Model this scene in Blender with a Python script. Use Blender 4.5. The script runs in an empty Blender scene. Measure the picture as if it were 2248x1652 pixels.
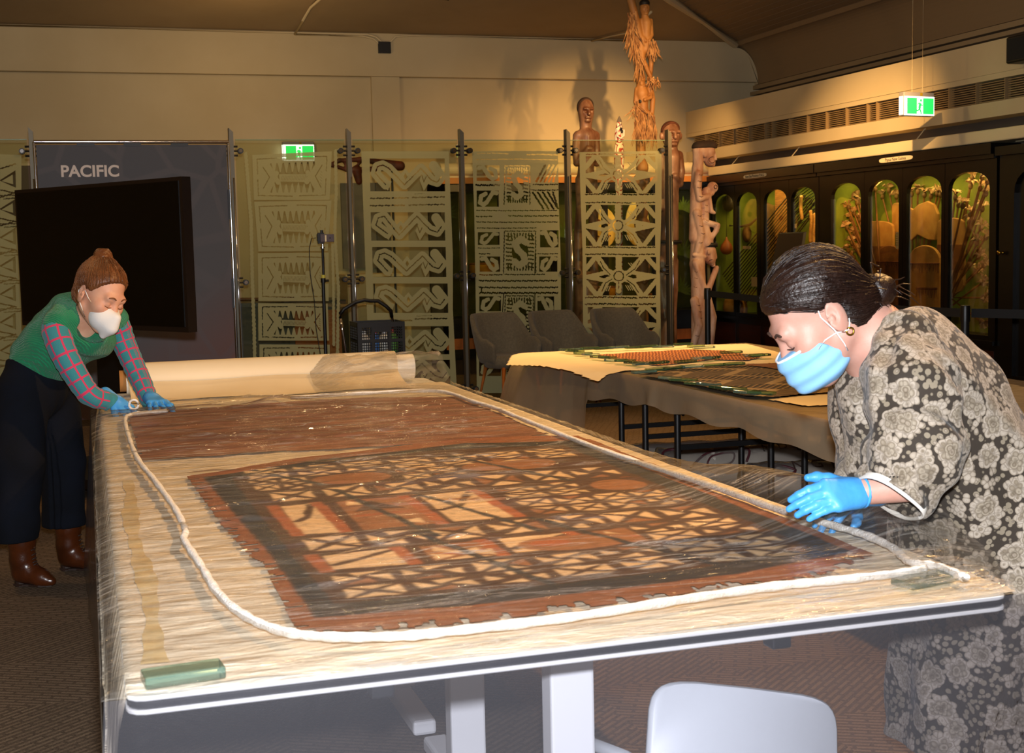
import bpy, math, random
import numpy as np
from mathutils import Vector, Matrix
R_ = math.radians
scn = bpy.context.scene
COL = scn.collection
rng = np.random.default_rng(7)
random.seed(7)

# ------------------------------------------------------------------ camera
CAMH = 1.45
FPX, CX, CY = 2960.0, 1124.0, 826.0
_p, _r, _y = R_(5.67), R_(-1.30), R_(17.38)
FW = np.array([math.sin(_y)*math.cos(_p), math.cos(_y)*math.cos(_p), -math.sin(_p)])
_R0 = np.array([math.cos(_y), -math.sin(_y), 0.0]); _U0 = np.cross(_R0, FW)
RT = _R0*math.cos(_r) + _U0*math.sin(_r)
UP = -_R0*math.sin(_r) + _U0*math.cos(_r)
CO = np.array([0, 0, CAMH])
cam = bpy.data.cameras.new('camera'); camo = bpy.data.objects.new('camera', cam); COL.objects.link(camo)
cam.sensor_fit = 'HORIZONTAL'; cam.sensor_width = 23.5; cam.lens = FPX*23.5/2248
cam.clip_start = 0.05; cam.clip_end = 60
cam.dof.use_dof = True; cam.dof.focus_distance = 5.2; cam.dof.aperture_fstop = 7.0
camo.matrix_world = Matrix(((RT[0], UP[0], -FW[0], 0), (RT[1], UP[1], -FW[1], 0), (RT[2], UP[2], -FW[2], CAMH), (0, 0, 0, 1)))
scn.camera = camo

def ray(x, y): return FW + RT*(x-CX)/FPX - UP*(y-CY)/FPX
def aty(x, y, Y): d = ray(x, y); return CO + d*Y/d[1]          # photo point met by the upright plane at distance Y
def atz(x, y, z): d = ray(x, y); return CO + d*(z-CAMH)/d[2]   # photo point on a level plane
def atx(x, y, X): d = ray(x, y); return CO + d*X/d[0]

# ------------------------------------------------------------------ world, exposure, lamps
scn.view_settings.view_transform = 'Standard'; scn.view_settings.look = 'None'
scn.view_settings.gamma = 1.0; scn.view_settings.use_curve_mapping = False
scn.view_settings.exposure = 0.0
scn.cycles.transparent_max_bounces = 24
scn.cycles.max_bounces = 7
scn.cycles.caustics_reflective = False; scn.cycles.caustics_refractive = False
scn.cycles.sample_clamp_indirect = 3.0
w = bpy.data.worlds.new('world'); scn.world = w; w.use_nodes = True
w.node_tree.nodes['Background'].inputs[0].default_value = (1.0, 0.72, 0.42, 1)
w.node_tree.nodes['Background'].inputs[1].default_value = 0.03

def lamp(name, kind, loc, target=None, energy=100, color=(1, 1, 1), size=.05, spot=60, blend=.5, sy=None):
    l = bpy.data.lights.new(name, kind); l.energy = energy; l.color = color
    if kind == 'SPOT': l.spot_size = R_(spot); l.spot_blend = blend; l.shadow_soft_size = size
    elif kind == 'POINT': l.shadow_soft_size = size
    elif kind == 'AREA':
        l.size = size
        if sy: l.shape = 'RECTANGLE'; l.size_y = sy
    o = bpy.data.objects.new(name, l); COL.objects.link(o); o.location = loc
    if target is not None:
        d = Vector(target)-Vector(loc); o.rotation_euler = d.to_track_quat('-Z', 'Y').to_euler()
    return o
WARM = (1.0, 0.56, 0.20)
WARM2 = (1.0, 0.66, 0.32)
lamp('camera_flash', 'SPOT', (0.02, 0.03, CAMH+.14), tuple(CO+FW*5+np.array([0, 0, .1])), 960, (.93, .96, 1.0), .035, 82, .35)
lamp('track_spot_table', 'SPOT', (3.4, 8.9, 3.6), (3.25, 6.9, .75), 330, WARM, .05, 62, .7)
lamp('track_spot_table_near', 'SPOT', (2.9, 3.4, 3.7), (1.0, 4.3, .75), 560, WARM, .05, 86, .8)
lamp('track_spot_figures', 'SPOT', (6.3, 7.0, 3.5), (5.3, 12.4, 1.9), 700, WARM, .05, 36, .7)
lamp('track_spot_wall', 'SPOT', (4.3, 6.5, 4.12), (5.75, 15, 2.3), 3000, WARM, .06, 19, 1.0)
lamp('track_spot_bulkhead', 'SPOT', (2.0, 4.5, 4.2), (7, 11.2, 2.28), 7500, WARM, .06, 13, 1.0)
lamp('track_spot_bulkhead_far', 'SPOT', (5.9, 13.9, 2.95), (7, 14.2, 2.3), 40, WARM, .05, 80, .9)
lamp('track_spot_floor', 'SPOT', (4.0, 7.9, 3.75), (3.1, 8.6, 0), 420, WARM, .06, 70, .9)
lamp('track_spot_dress', 'SPOT', (4.6, 4.6, 3.9), (2.05, 2.8, 1.15), 260, WARM, .05, 30, .9)
lamp('warm_fill_mid', 'POINT', (2.2, 9.3, 4.0), None, 95, WARM2, .15)  # added warm fill for the ambient level, no fixture there
lamp('warm_fill_left', 'POINT', (-1.8, 7.2, 3.9), None, 75, WARM2, .15)  # added fill to brighten the left side, unseen source
lamp('warm_fill_back', 'POINT', (1.6, 13.4, 3.0), None, 20, WARM2, .12)  # added fill for the space behind the screen
lamp('warm_fill_near', 'POINT', (1.0, 0.6, 3.8), None, 60, WARM2, .15)  # added fill over the near end, unseen source

# ------------------------------------------------------------------ helpers
def S(h, k=1.0):
    h = h.lstrip('#'); c = [int(h[i:i+2], 16)/255 for i in (0, 2, 4)]
    return tuple((x/12.92 if x <= .04045 else ((x+.055)/1.055)**2.4)*k for x in c) + (1.0,)

class NT:
    def __init__(s, m):
        m.use_nodes = True; s.t = m.node_tree; s.n = s.t.nodes; s.l = s.t.links
        s.out = s.n['Material Output']; s.p = s.n.get('Principled BSDF')
    def new(s, typ, **kw):
        nd = s.n.new(typ)
        for k, v in kw.items():
            if k.startswith('i_'):
                key = k[2:]; key = int(key) if key.isdigit() else key.replace('_', ' ')
                s.put(nd.inputs[key], v)
            else: setattr(nd, k, v)
        return nd
    def put(s, sock, v):
        if hasattr(v, 'is_output') or isinstance(v, bpy.types.NodeSocket): s.l.new(v, sock)
        else: sock.default_value = v
    def coord(s, which='Object', scale=(1, 1, 1), rot=(0, 0, 0)):
        tc = s.new('ShaderNodeTexCoord'); mp = s.new('ShaderNodeMapping')
        s.l.new(tc.outputs[which], mp.inputs[0]); mp.inputs['Scale'].default_value = scale; mp.inputs['Rotation'].default_value = rot
        return mp.outputs[0]
    def noise(s, vec, scale, detail=4, rough=.55, dist=0):
        nd = s.new('ShaderNodeTexNoise', i_Scale=scale, i_Detail=detail, i_Roughness=rough, i_Distortion=dist)
        s.l.new(vec, nd.inputs['Vector']); return nd.outputs['Fac']
    def ramp(s, fac, stops):
        nd = s.new('ShaderNodeValToRGB'); e = nd.color_ramp.elements
        while len(e) < len(stops): e.new(.5)
        for el, (p, c) in zip(e, stops): el.position = p; el.color = c
        s.l.new(fac, nd.inputs[0]); return nd.outputs[0]
    def mix(s, fac, a, b, mode='MIX'):
        nd = s.new('ShaderNodeMix', data_type='RGBA', blend_type=mode)
        s.put(nd.inputs[0], fac); s.put(nd.inputs[6], a); s.put(nd.inputs[7], b); return nd.outputs[2]
    def math(s, op, a, b=0.0):
        nd = s.new('ShaderNodeMath', operation=op); s.put(nd.inputs[0], a); s.put(nd.inputs[1], b); return nd.outputs[0]
    def bump(s, h, strength=.3, dist=.01):
        nd = s.new('ShaderNodeBump', i_Strength=strength, i_Distance=dist); s.l.new(h, nd.inputs['Height']); return nd.outputs[0]

def M(name, c, rough=.6, c2=None, scale=8., stretch=(1, 1, 1), metal=0., bump=0., bscale=None, bdist=.01, spec=.5, emit=None, es=0, sheen=0, lo=.35, hi=.65, coat=0):
    m = bpy.data.materials.new(name); n = NT(m); p = n.p
    p.inputs['Roughness'].default_value = rough; p.inputs['Metallic'].default_value = metal
    p.inputs['Specular IOR Level'].default_value = spec
    if coat: p.inputs['Coat Weight'].default_value = coat
    if sheen: p.inputs['Sheen Weight'].default_value = sheen
    c = S(c) if isinstance(c, str) else c
    p.inputs['Base Color'].default_value = c
    v = None
    if c2 is not None:
        c2 = S(c2) if isinstance(c2, str) else c2
        v = n.coord('Object', stretch)
        f = n.noise(v, scale)
        n.l.new(n.ramp(f, [(lo, c), (hi, c2)]), p.inputs['Base Color'])
    if bump:
        v = v or n.coord('Object', stretch)
        n.l.new(n.bump(n.noise(v, bscale or scale*4), bump, bdist), p.inputs['Normal'])
    if emit: p.inputs['Emission Color'].default_value = S(emit); p.inputs['Emission Strength'].default_value = es
    return m

def tag(o, label, cat, group=None):
    o['label'] = label; o['category'] = cat
    if group: o['group'] = group
    return o
LOC = {}
def thing(name, label, cat, loc=(0, 0, 0), group=None):
    o = bpy.data.objects.new(name, None); COL.objects.link(o); o.location = loc; o.empty_display_size = .05
    LOC[o] = np.array(loc, float); return tag(o, label, cat, group)
def copy_tree(o, loc, label=None, rotz=None):
    r = o.copy(); COL.objects.link(r); r.location = loc
    if label: r['label'] = label
    if rotz is not None: r.rotation_euler = (0, 0, rotz)
    for ch in o.children:
        c = ch.copy(); COL.objects.link(c); c.parent = r
        for g in ch.children:
            d = g.copy(); COL.objects.link(d); d.parent = c
    return r
def link_mesh(name, verts, faces, m, parent=None, smooth=False, loc=None, kind=None):
    """verts in world coordinates; origin at loc (or the parent's origin)."""
    org = np.zeros(3) if loc is None else np.array(loc, float)
    if parent is not None: org = LOC[parent]
    v = np.asarray(verts, np.float64).reshape(-1, 3) - org
    me = bpy.data.meshes.new(name)
    if isinstance(faces, np.ndarray):
        nf, k = faces.shape
        me.vertices.add(len(v)); me.vertices.foreach_set('co', v.astype(np.float32).ravel())
        me.loops.add(nf*k); me.loops.foreach_set('vertex_index', faces.astype(np.int32).ravel())
        me.polygons.add(nf); me.polygons.foreach_set('loop_start', np.arange(0, nf*k, k, dtype=np.int32))
        me.update(calc_edges=True); me.validate()
    else:
        me.from_pydata(v.tolist(), [], faces); me.update()
    if smooth: me.polygons.foreach_set('use_smooth', np.ones(len(me.polygons), bool))
    for mm in (m if isinstance(m, (list, tuple)) else [m]): me.materials.append(mm)
    o = bpy.data.objects.new(name, me); COL.objects.link(o)
    if parent is not None: o.parent = parent
    else: o.location = org
    LOC[o] = org
    if kind: o['kind'] = kind
    return o
def nrm(a): a = np.asarray(a, float); return a/max(np.linalg.norm(a), 1e-9)
def frame(d):
    d = nrm(d); a = np.array([0, 0, 1.]) if abs(d[2]) < .9 else np.array([1., 0, 0])
    s = nrm(np.cross(d, a)); return s, np.cross(s, d), d

class MB:
    def __init__(s): s.v = []; s.f = []; s.mi = []; s.cur = 0
    def add(s, V, F):
        b = len(s.v); s.v += [tuple(map(float, p)) for p in V]; s.f += [tuple(b+i for i in f) for f in F]; s.mi += [s.cur]*len(F); return s
    def box(s, lo, hi, rot=None, c=None):
        lo, hi = np.array(lo, float), np.array(hi, float)
        P = np.array([[(lo, hi)[i][0], (lo, hi)[j][1], (lo, hi)[k][2]] for i in (0, 1) for j in (0, 1) for k in (0, 1)])
        if rot is not None:
            c = (lo+hi)/2 if c is None else np.array(c, float); P = (P-c)@np.asarray(rot).T + c
        return s.add(P, [(0, 1, 3, 2), (4, 6, 7, 5), (0, 4, 5, 1), (2, 3, 7, 6), (0, 2, 6, 4), (1, 5, 7, 3)])
    def bbox(s, lo, hi, b=.01):
        """box with rounded vertical edges and chamfered top/bottom rims"""
        lo, hi = np.array(lo, float), np.array(hi, float)
        pts = []
        for cx, cy, a0 in ((hi[0]-b, hi[1]-b, 0), (lo[0]+b, hi[1]-b, 90), (lo[0]+b, lo[1]+b, 180), (hi[0]-b, lo[1]+b, 270)):
            for k in range(4):
                a = R_(a0+30*k); pts.append((cx, cy, math.cos(a), math.sin(a)))
        q = min(b, (hi[2]-lo[2])/2)*.5
        L = []
        for z, sh in ((lo[2], b-q), (lo[2]+q, b), (hi[2]-q, b), (hi[2], b-q)):
            L.append([(x+c*sh, y+sn*sh, z) for x, y, c, sn in pts])
        return s.loft(L, True)
    def loft(s, loops, caps=True, closed=True):
        n = len(loops[0]); V = [p for l in loops for p in l]; F = []
        for i in range(len(loops)-1):
            for j in range(n if closed else n-1):
                k = (j+1) % n; F.append((i*n+j, i*n+k, (i+1)*n+k, (i+1)*n+j))
        if caps: F.append(tuple(range(n-1, -1, -1))); F.append(tuple((len(loops)-1)*n+j for j in range(n)))
        return s.add(V, F)
    def cyl(s, p, q, r0, r1=None, n=12, caps=True):
        p, q = np.array(p, float), np.array(q, float); r1 = r0 if r1 is None else r1
        a, b, _ = frame(q-p)
        L = [[c+r*(a*math.cos(2*math.pi*j/n)+b*math.sin(2*math.pi*j/n)) for j in range(n)] for c, r in ((p, r0), (q, r1))]
        return s.loft(L, caps)
    def tube(s, pts, r, n=8, caps=True):
        P = [np.array(p, float) for p in pts]; rr = r if hasattr(r, '__len__') else [r]*len(P)
        L = []; a = None
        for i, p in enumerate(P):
            d = nrm(P[min(i+1, len(P)-1)]-P[max(i-1, 0)])
            if a is None: a, b, _ = frame(d)
            else:
                a = nrm(a-d*(a@d)); b = np.cross(d, a)
            L.append([p+rr[i]*(a*math.cos(2*math.pi*j/n)+b*math.sin(2*math.pi*j/n)) for j in range(n)])
        return s.loft(L, caps)
    def lathe(s, c, prof, n=20, axis=(0, 0, 1)):
        c = np.array(c, float); a, b, d = frame(axis)
        L = [[c+d*h+r*(a*math.cos(2*math.pi*j/n)+b*math.sin(2*math.pi*j/n)) for j in range(n)] for r, h in prof]
        return s.loft(L, True)
    def ball(s, c, r, n=14, m=8, R=None):
        c = np.array(c, float); r = np.array(r if hasattr(r, '__len__') else (r, r, r), float); L = []
        for i in range(m+1):
            t = math.pi*(i/m*.98+.01)
            ring = np.array([[math.sin(t)*math.cos(2*math.pi*j/n), math.sin(t)*math.sin(2*math.pi*j/n), -math.cos(t)] for j in range(n)])*r
            if R is not None: ring = ring@np.asarray(R).T
            L.append(ring+c)
        return s.loft(L, True)
    def prism(s, poly, off):
        """planar polygon (world points) extruded by the vector off"""
        P = [np.array(p, float) for p in poly]; n = len(P); o = np.array(off, float)
        V = P+[p+o for p in P]
        return s.add(V, [tuple(range(n)), tuple(range(2*n-1, n-1, -1))]+[(i, i+n, (i+1) % n+n, (i+1) % n) for i in range(n)])
    def build(s, name, m, parent=None, smooth=False, loc=None, kind=None, auto=None):
        o = link_mesh(name, s.v, s.f, m, parent, smooth, loc, kind)
        if any(s.mi): o.data.polygons.foreach_set('material_index', np.array(s.mi, np.int32))
        if auto is not None:
            o.data.polygons.foreach_set('use_smooth', np.ones(len(o.data.polygons), bool))
            o.data.set_sharp_from_angle(angle=R_(auto))
        return o
def bev(o, w=.004, seg=2):
    b = o.modifiers.new('bevel', 'BEVEL'); b.width = w; b.segments = seg; b.limit_method = 'ANGLE'; b.angle_limit = R_(40); return o
def struct(name, b, m, **k):
    o = b.build(name, m, **k); o['kind'] = 'structure'; return o

def rotm(rx=0, ry=0, rz=0): return np.array(Matrix.Rotation(R_(rz), 3, 'Z') @ Matrix.Rotation(R_(ry), 3, 'Y') @ Matrix.Rotation(R_(rx), 3, 'X'))

# smooth pseudo noise from sums of sines (numpy)
def snoise(x, y, seed, freq=1., n=7, ax=1., ay=1., ridge=False):
    r = np.random.default_rng(seed); o = np.zeros_like(x)
    for i in range(n):
        a = r.uniform(0, 2*math.pi); f = freq*r.uniform(.6, 1.9); ph = r.uniform(0, 6.28)
        t = np.sin(f*(math.cos(a)*x*ax+math.sin(a)*y*ay)+ph + .6*np.sin(f*.5*(math.sin(a)*x*ax-math.cos(a)*y*ay)+ph*2))
        o += (1-2*np.abs(t)) if ridge else t
    return o/n
def grid_mesh(name, X, Y, Z, m, parent=None, loc=None, smooth=True, keep=None, flip=False):
    """surface through the point arrays X, Y, Z; keep = mask of the cells to build"""
    nu, nv = X.shape; idx = np.arange(nu*nv).reshape(nu, nv)
    F = np.stack([idx[:-1, :-1], idx[1:, :-1], idx[1:, 1:], idx[:-1, 1:]], -1)
    F = F[keep] if keep is not None else F.reshape(-1, 4)
    if flip: F = F[:, ::-1]
    V = np.stack([X.ravel(), Y.ravel(), Z.ravel()], -1)
    if keep is not None:
        used, inv = np.unique(F.ravel(), return_inverse=True); V = V[used]; F = inv.reshape(-1, 4)
        o = link_mesh(name, V, F, m, parent, smooth, loc); o['_u'] = 0; del o['_u']; return o, used
    return link_mesh(name, V, F, m, parent, smooth, loc)

# ------------------------------------------------------------------ implicit bodies: smooth unions of round cones and ellipsoids, meshed with surface nets
class SD:
    def __init__(s, lo, hi, res):
        s.lo = np.array(lo, float); s.res = res
        s.n = np.ceil((np.array(hi)-s.lo)/res).astype(int)+1
        s.ax = [(s.lo[i]+np.arange(s.n[i])*res).astype(np.float32) for i in range(3)]
        s.D = np.full(s.n, 9., np.float32)
    def win(s, lo, hi):
        a = np.clip(np.floor((np.array(lo)-s.lo)/s.res).astype(int), 0, s.n); b = np.clip(np.ceil((np.array(hi)-s.lo)/s.res).astype(int)+1, 0, s.n)
        if (b <= a).any(): return None
        sl = tuple(slice(a[i], b[i]) for i in range(3))
        return sl, s.ax[0][sl[0]][:, None, None], s.ax[1][sl[1]][None, :, None], s.ax[2][sl[2]][None, None, :]
    def put(s, sl, d, k, sub):
        A = s.D[sl]
        if sub:
            d = -d; h = np.maximum(k-np.abs(A-d), 0)/max(k, 1e-6); s.D[sl] = np.maximum(A, d)+h*h*k*.25
        else:
            h = np.maximum(k-np.abs(A-d), 0)/max(k, 1e-6); s.D[sl] = np.minimum(A, d)-h*h*k*.25
    def cap(s, p, q, r0, r1=None, k=.02, sub=False):
        p, q = np.array(p, float), np.array(q, float); r1 = r0 if r1 is None else r1
        mg = max(r0, r1)+k+3*s.res
        wd = s.win(np.minimum(p, q)-mg, np.maximum(p, q)+mg)
        if wd is None: return s
        sl, X, Y, Z = wd; d = q-p; L2 = max(float(d@d), 1e-9)
        x, y, z = X-p[0], Y-p[1], Z-p[2]
        t = np.clip((x*d[0]+y*d[1]+z*d[2])/L2, 0, 1)
        D = np.sqrt((x-t*d[0])**2+(y-t*d[1])**2+(z-t*d[2])**2)-(r0+(r1-r0)*t)
        s.put(sl, D, k, sub); return s
    def chain(s, pts, rad, k=.02):
        for i in range(len(pts)-1): s.cap(pts[i], pts[i+1], rad[i], rad[i+1], k)
        return s
    def ell(s, c, r, R=None, k=.02, sub=False):
        c = np.array(c, float); r = np.array(r, float); mg = r.max()+k+3*s.res
        wd = s.win(c-mg, c+mg)
        if wd is None: return s
        sl, X, Y, Z = wd; x, y, z = X-c[0], Y-c[1], Z-c[2]
        if R is not None:
            R = np.asarray(R, float)
            x, y, z = (x*R[0, i]+y*R[1, i]+z*R[2, i] for i in range(3))
        a = np.sqrt((x/r[0])**2+(y/r[1])**2+(z/r[2])**2); b = np.sqrt((x/r[0]**2)**2+(y/r[1]**2)**2+(z/r[2]**2)**2)+1e-6
        s.put(sl, a*(a-1)/b, k, sub); return s
    def half(s, p, n, k=.005):
        """keep only the side of the plane the normal n points away from"""
        n = nrm(n); p = np.array(p, float)
        D = (s.ax[0][:, None, None]-p[0])*n[0]+(s.ax[1][None, :, None]-p[1])*n[1]+(s.ax[2][None, None, :]-p[2])*n[2]
        h = np.maximum(k-np.abs(s.D-D), 0)/max(k, 1e-6); s.D = (np.maximum(s.D, D)+h*h*k*.25).astype(np.float32); return s
    def warp(s, fn):
        s.D = (s.D+fn(s.ax[0][:, None, None], s.ax[1][None, :, None], s.ax[2][None, None, :])).astype(np.float32); return s
    def mesh(s):
        D = s.D; D[0] = D[-1] = 9; D[:, 0] = D[:, -1] = 9; D[:, :, 0] = D[:, :, -1] = 9
        ins = D < 0
        c = ins[:-1, :-1, :-1].astype(np.int8)
        for dx, dy, dz in ((1, 0, 0), (0, 1, 0), (0, 0, 1), (1, 1, 0), (1, 0, 1), (0, 1, 1), (1, 1, 1)):
            c += ins[dx:D.shape[0]-1+dx, dy:D.shape[1]-1+dy, dz:D.shape[2]-1+dz]
        act = np.argwhere((c > 0) & (c < 8))
        idx = np.full(c.shape, -1, np.int32); idx[act[:, 0], act[:, 1], act[:, 2]] = np.arange(len(act))
        acc = np.zeros((len(act), 3)); cnt = np.zeros(len(act))
        cor = [(a, b, e) for a in (0, 1) for b in (0, 1) for e in (0, 1)]
        val = {o: D[act[:, 0]+o[0], act[:, 1]+o[1], act[:, 2]+o[2]] for o in cor}
        for o in cor:
            for ax in range(3):
                if o[ax]: continue
                o2 = tuple(1 if i == ax else o[i] for i in range(3)); a, b = val[o], val[o2]
                mk = (a < 0) != (b < 0); t = np.where(mk, a/np.where(mk, a-b, 1), 0)
                P = np.zeros((len(act), 3)); P[:] = o; P[:, ax] = t
                acc[mk] += P[mk]; cnt[mk] += 1
        V = (act+acc/np.maximum(cnt, 1)[:, None])*s.res+s.lo
        Q = []
        for ax in range(3):
            b, e = [i for i in range(3) if i != ax]
            sl0 = [slice(None)]*3; sl1 = [slice(None)]*3; sl0[ax] = slice(None, -1); sl1[ax] = slice(1, None)
            cr = ins[tuple(sl0)] != ins[tuple(sl1)]; pos = np.argwhere(cr)
            pos = pos[(pos[:, b] > 0) & (pos[:, e] > 0) & (pos[:, b] < c.shape[b]) & (pos[:, e] < c.shape[e])]
            fl = ins[pos[:, 0], pos[:, 1], pos[:, 2]]
            def at(db, de):
                q = pos.copy(); q[:, b] += db; q[:, e] += de; return idx[q[:, 0], q[:, 1], q[:, 2]]
            q = np.stack([at(-1, -1), at(0, -1), at(0, 0), at(-1, 0)], -1)
            if ax == 1: fl = ~fl
            q[~fl] = q[~fl][:, ::-1]; Q.append(q)
        Q = np.concatenate(Q); Q = Q[(Q >= 0).all(1)]
        return V, Q
    def build(s, name, m, parent=None, loc=None):
        V, Q = s.mesh(); return link_mesh(name, V, Q, m, parent, True, loc)

# ------------------------------------------------------------------ bitmaps drawn with brush strokes, turned into thin flat geometry
class Ras:
    def __init__(s, w, h): s.a = np.zeros((h, w), np.int8); s.w = w; s.h = h
    def poly(s, P, v=1):
        P = np.array(P, float); x0, y0 = np.floor(P.min(0)).astype(int); x1, y1 = np.ceil(P.max(0)).astype(int)+1
        x0, y0 = max(x0, 0), max(y0, 0); x1, y1 = min(x1, s.w), min(y1, s.h)
        if x1 <= x0 or y1 <= y0: return s
        X, Y = np.meshgrid(np.arange(x0, x1)+.5, np.arange(y0, y1)+.5); I = np.zeros(X.shape, bool)
        for (ax, ay), (bx, by) in zip(P, np.roll(P, -1, 0)):
            if ay == by: continue
            I ^= ((ay > Y) != (by > Y)) & (X < (bx-ax)*(Y-ay)/(by-ay)+ax)
        s.a[y0:y1, x0:x1][I] = v; return s
    def line(s, P, wd, v=1, jit=0):
        for (ax, ay), (bx, by) in zip(P[:-1], P[1:]):
            r = wd/2; x0, x1 = int(max(min(ax, bx)-r-2, 0)), int(min(max(ax, bx)+r+3, s.w)); y0, y1 = int(max(min(ay, by)-r-2, 0)), int(min(max(ay, by)+r+3, s.h))
            if x1 <= x0 or y1 <= y0: continue
            X, Y = np.meshgrid(np.arange(x0, x1)+.5, np.arange(y0, y1)+.5); dx, dy = bx-ax, by-ay
            t = np.clip(((X-ax)*dx+(Y-ay)*dy)/max(dx*dx+dy*dy, 1e-6), 0, 1)
            rr = r*(1+jit*(np.sin(X*.31+Y*.17+ax)+np.sin(X*.13-Y*.23+by)))
            s.a[y0:y1, x0:x1][(X-ax-t*dx)**2+(Y-ay-t*dy)**2 < rr**2] = v
        return s
    def disc(s, x, y, r, v=1): return s.line([(x, y), (x+.01, y)], 2*r, v)
    def rect(s, x0, y0, x1, y1, v=1): s.a[max(int(y0), 0):max(int(y1), 0), max(int(x0), 0):max(int(x1), 0)] = v; return s
    def quads(s, to3, v=1):
        """maximal runs of value v, merged down the rows, as quads through to3(x, y)"""
        open_, out = {}, []
        for y in range(s.h+1):
            cur = {}
            if y < s.h:
                row = np.concatenate([[0], (s.a[y] == v).astype(np.int8), [0]]); d = np.diff(row)
                for x0, x1 in zip(np.where(d == 1)[0], np.where(d == -1)[0]):
                    cur[(x0, x1)] = open_.get((x0, x1), y)
            for k, y0 in open_.items():
                if k not in cur: out.append((k[0], y0, k[1], y))
            open_ = cur
        q = np.array(out, float)
        if len(q) == 0: return np.zeros((0, 3)), np.zeros((0, 4), int)
        xs = np.stack([q[:, 0], q[:, 2], q[:, 2], q[:, 0]], 1).ravel(); ys = np.stack([q[:, 3], q[:, 3], q[:, 1], q[:, 1]], 1).ravel()
        V = to3(xs, ys); return V, np.arange(len(V)).reshape(-1, 4)
# ================================================================== the room
m_wall = M('cream_wall_paint', '#cdbd98', .85, '#c4b38d', 1.2, bump=.05, bscale=60)
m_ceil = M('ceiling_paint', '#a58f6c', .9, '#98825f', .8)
m_trim = M('cream_trim_paint', '#d8c7a0', .6)
m_shelf = M('cream_ledge_paint', '#e6d5ac', .45)
m_recess = M('grey_recess', '#5a5148', .8)
m_grille = M('grille_dark', '#4a3a28', .6); m_slat = M('grille_slat', '#8d7550', .5)
m_black = M('black_lacquer', '#070505', .30, '#0c0806', 3, (1, 1, 6), spec=.45)
m_blackm = M('black_satin', '#0b0b0d', .45)
m_redwood = M('dark_red_panel', '#3d140b', .4, '#2a0d07', 4, (1, 1, 8))
m_green = M('green_felt', '#7d8a26', .9, '#66761c', 5, bump=.15, bscale=80)
m_steel = M('brushed_steel', '#9a968c', .32, metal=1, bump=.04, bscale=60, stretch=(1, 1, .1))
m_chrome = M('chrome', '#d9d9dc', .12, metal=1)
m_brass = M('brass', '#b8902f', .25, metal=1)

# carpet: rows of short dashes in a woven brown ground
m_floor = bpy.data.materials.new('carpet'); n = NT(m_floor)
v = n.coord('Object', (1, 1, 1))
br = n.new('ShaderNodeTexBrick', offset=.5, squash=1.0); n.l.new(n.coord('Object', (1, 1, 1), (0, 0, R_(28))), br.inputs['Vector'])
for k, x in (('Scale', 9.0), ('Mortar Size', .06), ('Mortar Smooth', .2), ('Brick Width', .9), ('Row Height', .22), ('Bias', 0.0)): br.inputs[k].default_value = x
br.inputs['Color1'].default_value = S('#7f6b58'); br.inputs['Color2'].default_value = S('#715e4c'); br.inputs['Mortar'].default_value = S('#4a3c30')
br2 = n.new('ShaderNodeTexBrick', offset=.5); n.l.new(n.coord('Object', (1, 1, 1), (0, 0, R_(-40))), br2.inputs['Vector'])
for k, x in (('Scale', 9.0), ('Mortar Size', .06), ('Brick Width', .9), ('Row Height', .22)): br2.inputs[k].default_value = x
br2.inputs['Color1'].default_value = S('#7b6854'); br2.inputs['Color2'].default_value = S('#695746'); br2.inputs['Mortar'].default_value = S('#46392e')
ck = n.new('ShaderNodeTexChecker', i_Scale=2.0); n.l.new(v, ck.inputs['Vector'])
col = n.mix(ck.outputs['Fac'], br.outputs['Color'], br2.outputs['Color'])
col = n.mix(.35, col, n.ramp(n.noise(v, 160, 3), [(.3, S('#3a2f26')), (.7, S('#94806a'))]))
n.l.new(col, n.p.inputs['Base Color']); n.p.inputs['Roughness'].default_value = .95; n.p.inputs['Specular IOR Level'].default_value = .1
n.l.new(n.bump(n.noise(v, 220, 2), .5, .004), n.p.inputs['Normal'])

struct('floor', MB().box((-7, -3, -.1), (9.2, 15.4, 0)), m_floor)
YB = 15.0
struct('wall_back', MB().box((-7, YB+.10, 0), (9.2, YB+.3, 3.345)), m_wall)
up = MB(); arc = [(7.62+.30*math.sin(a), 3.30+.43*math.cos(a)) for a in np.linspace(0, math.pi/2, 12)]
poly = [(-7, 3.325), (-7, 3.80), (7.45, 3.80)]+[(x, z) for x, z in arc]+[(7.92, 3.325)]
up.prism([(x, YB, z) for x, z in poly], (0, .3, 0))
struct('trim_1', up, m_wall)
struct('trim_2', MB().box((3.145, YB+.05, 0), (3.465, YB+.11, 3.33)), m_wall)
struct('wall_right', MB().box((9, -3, 0), (9.2, 15.4, 3.4)), m_wall)
struct('wall_left', MB().box((-7.2, -3, 0), (-7, 15.4, 6.2)), m_wall)
struct('wall_front', MB().box((-7.2, -3.2, 0), (9.2, -3, 6.5)), m_wall)
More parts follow.
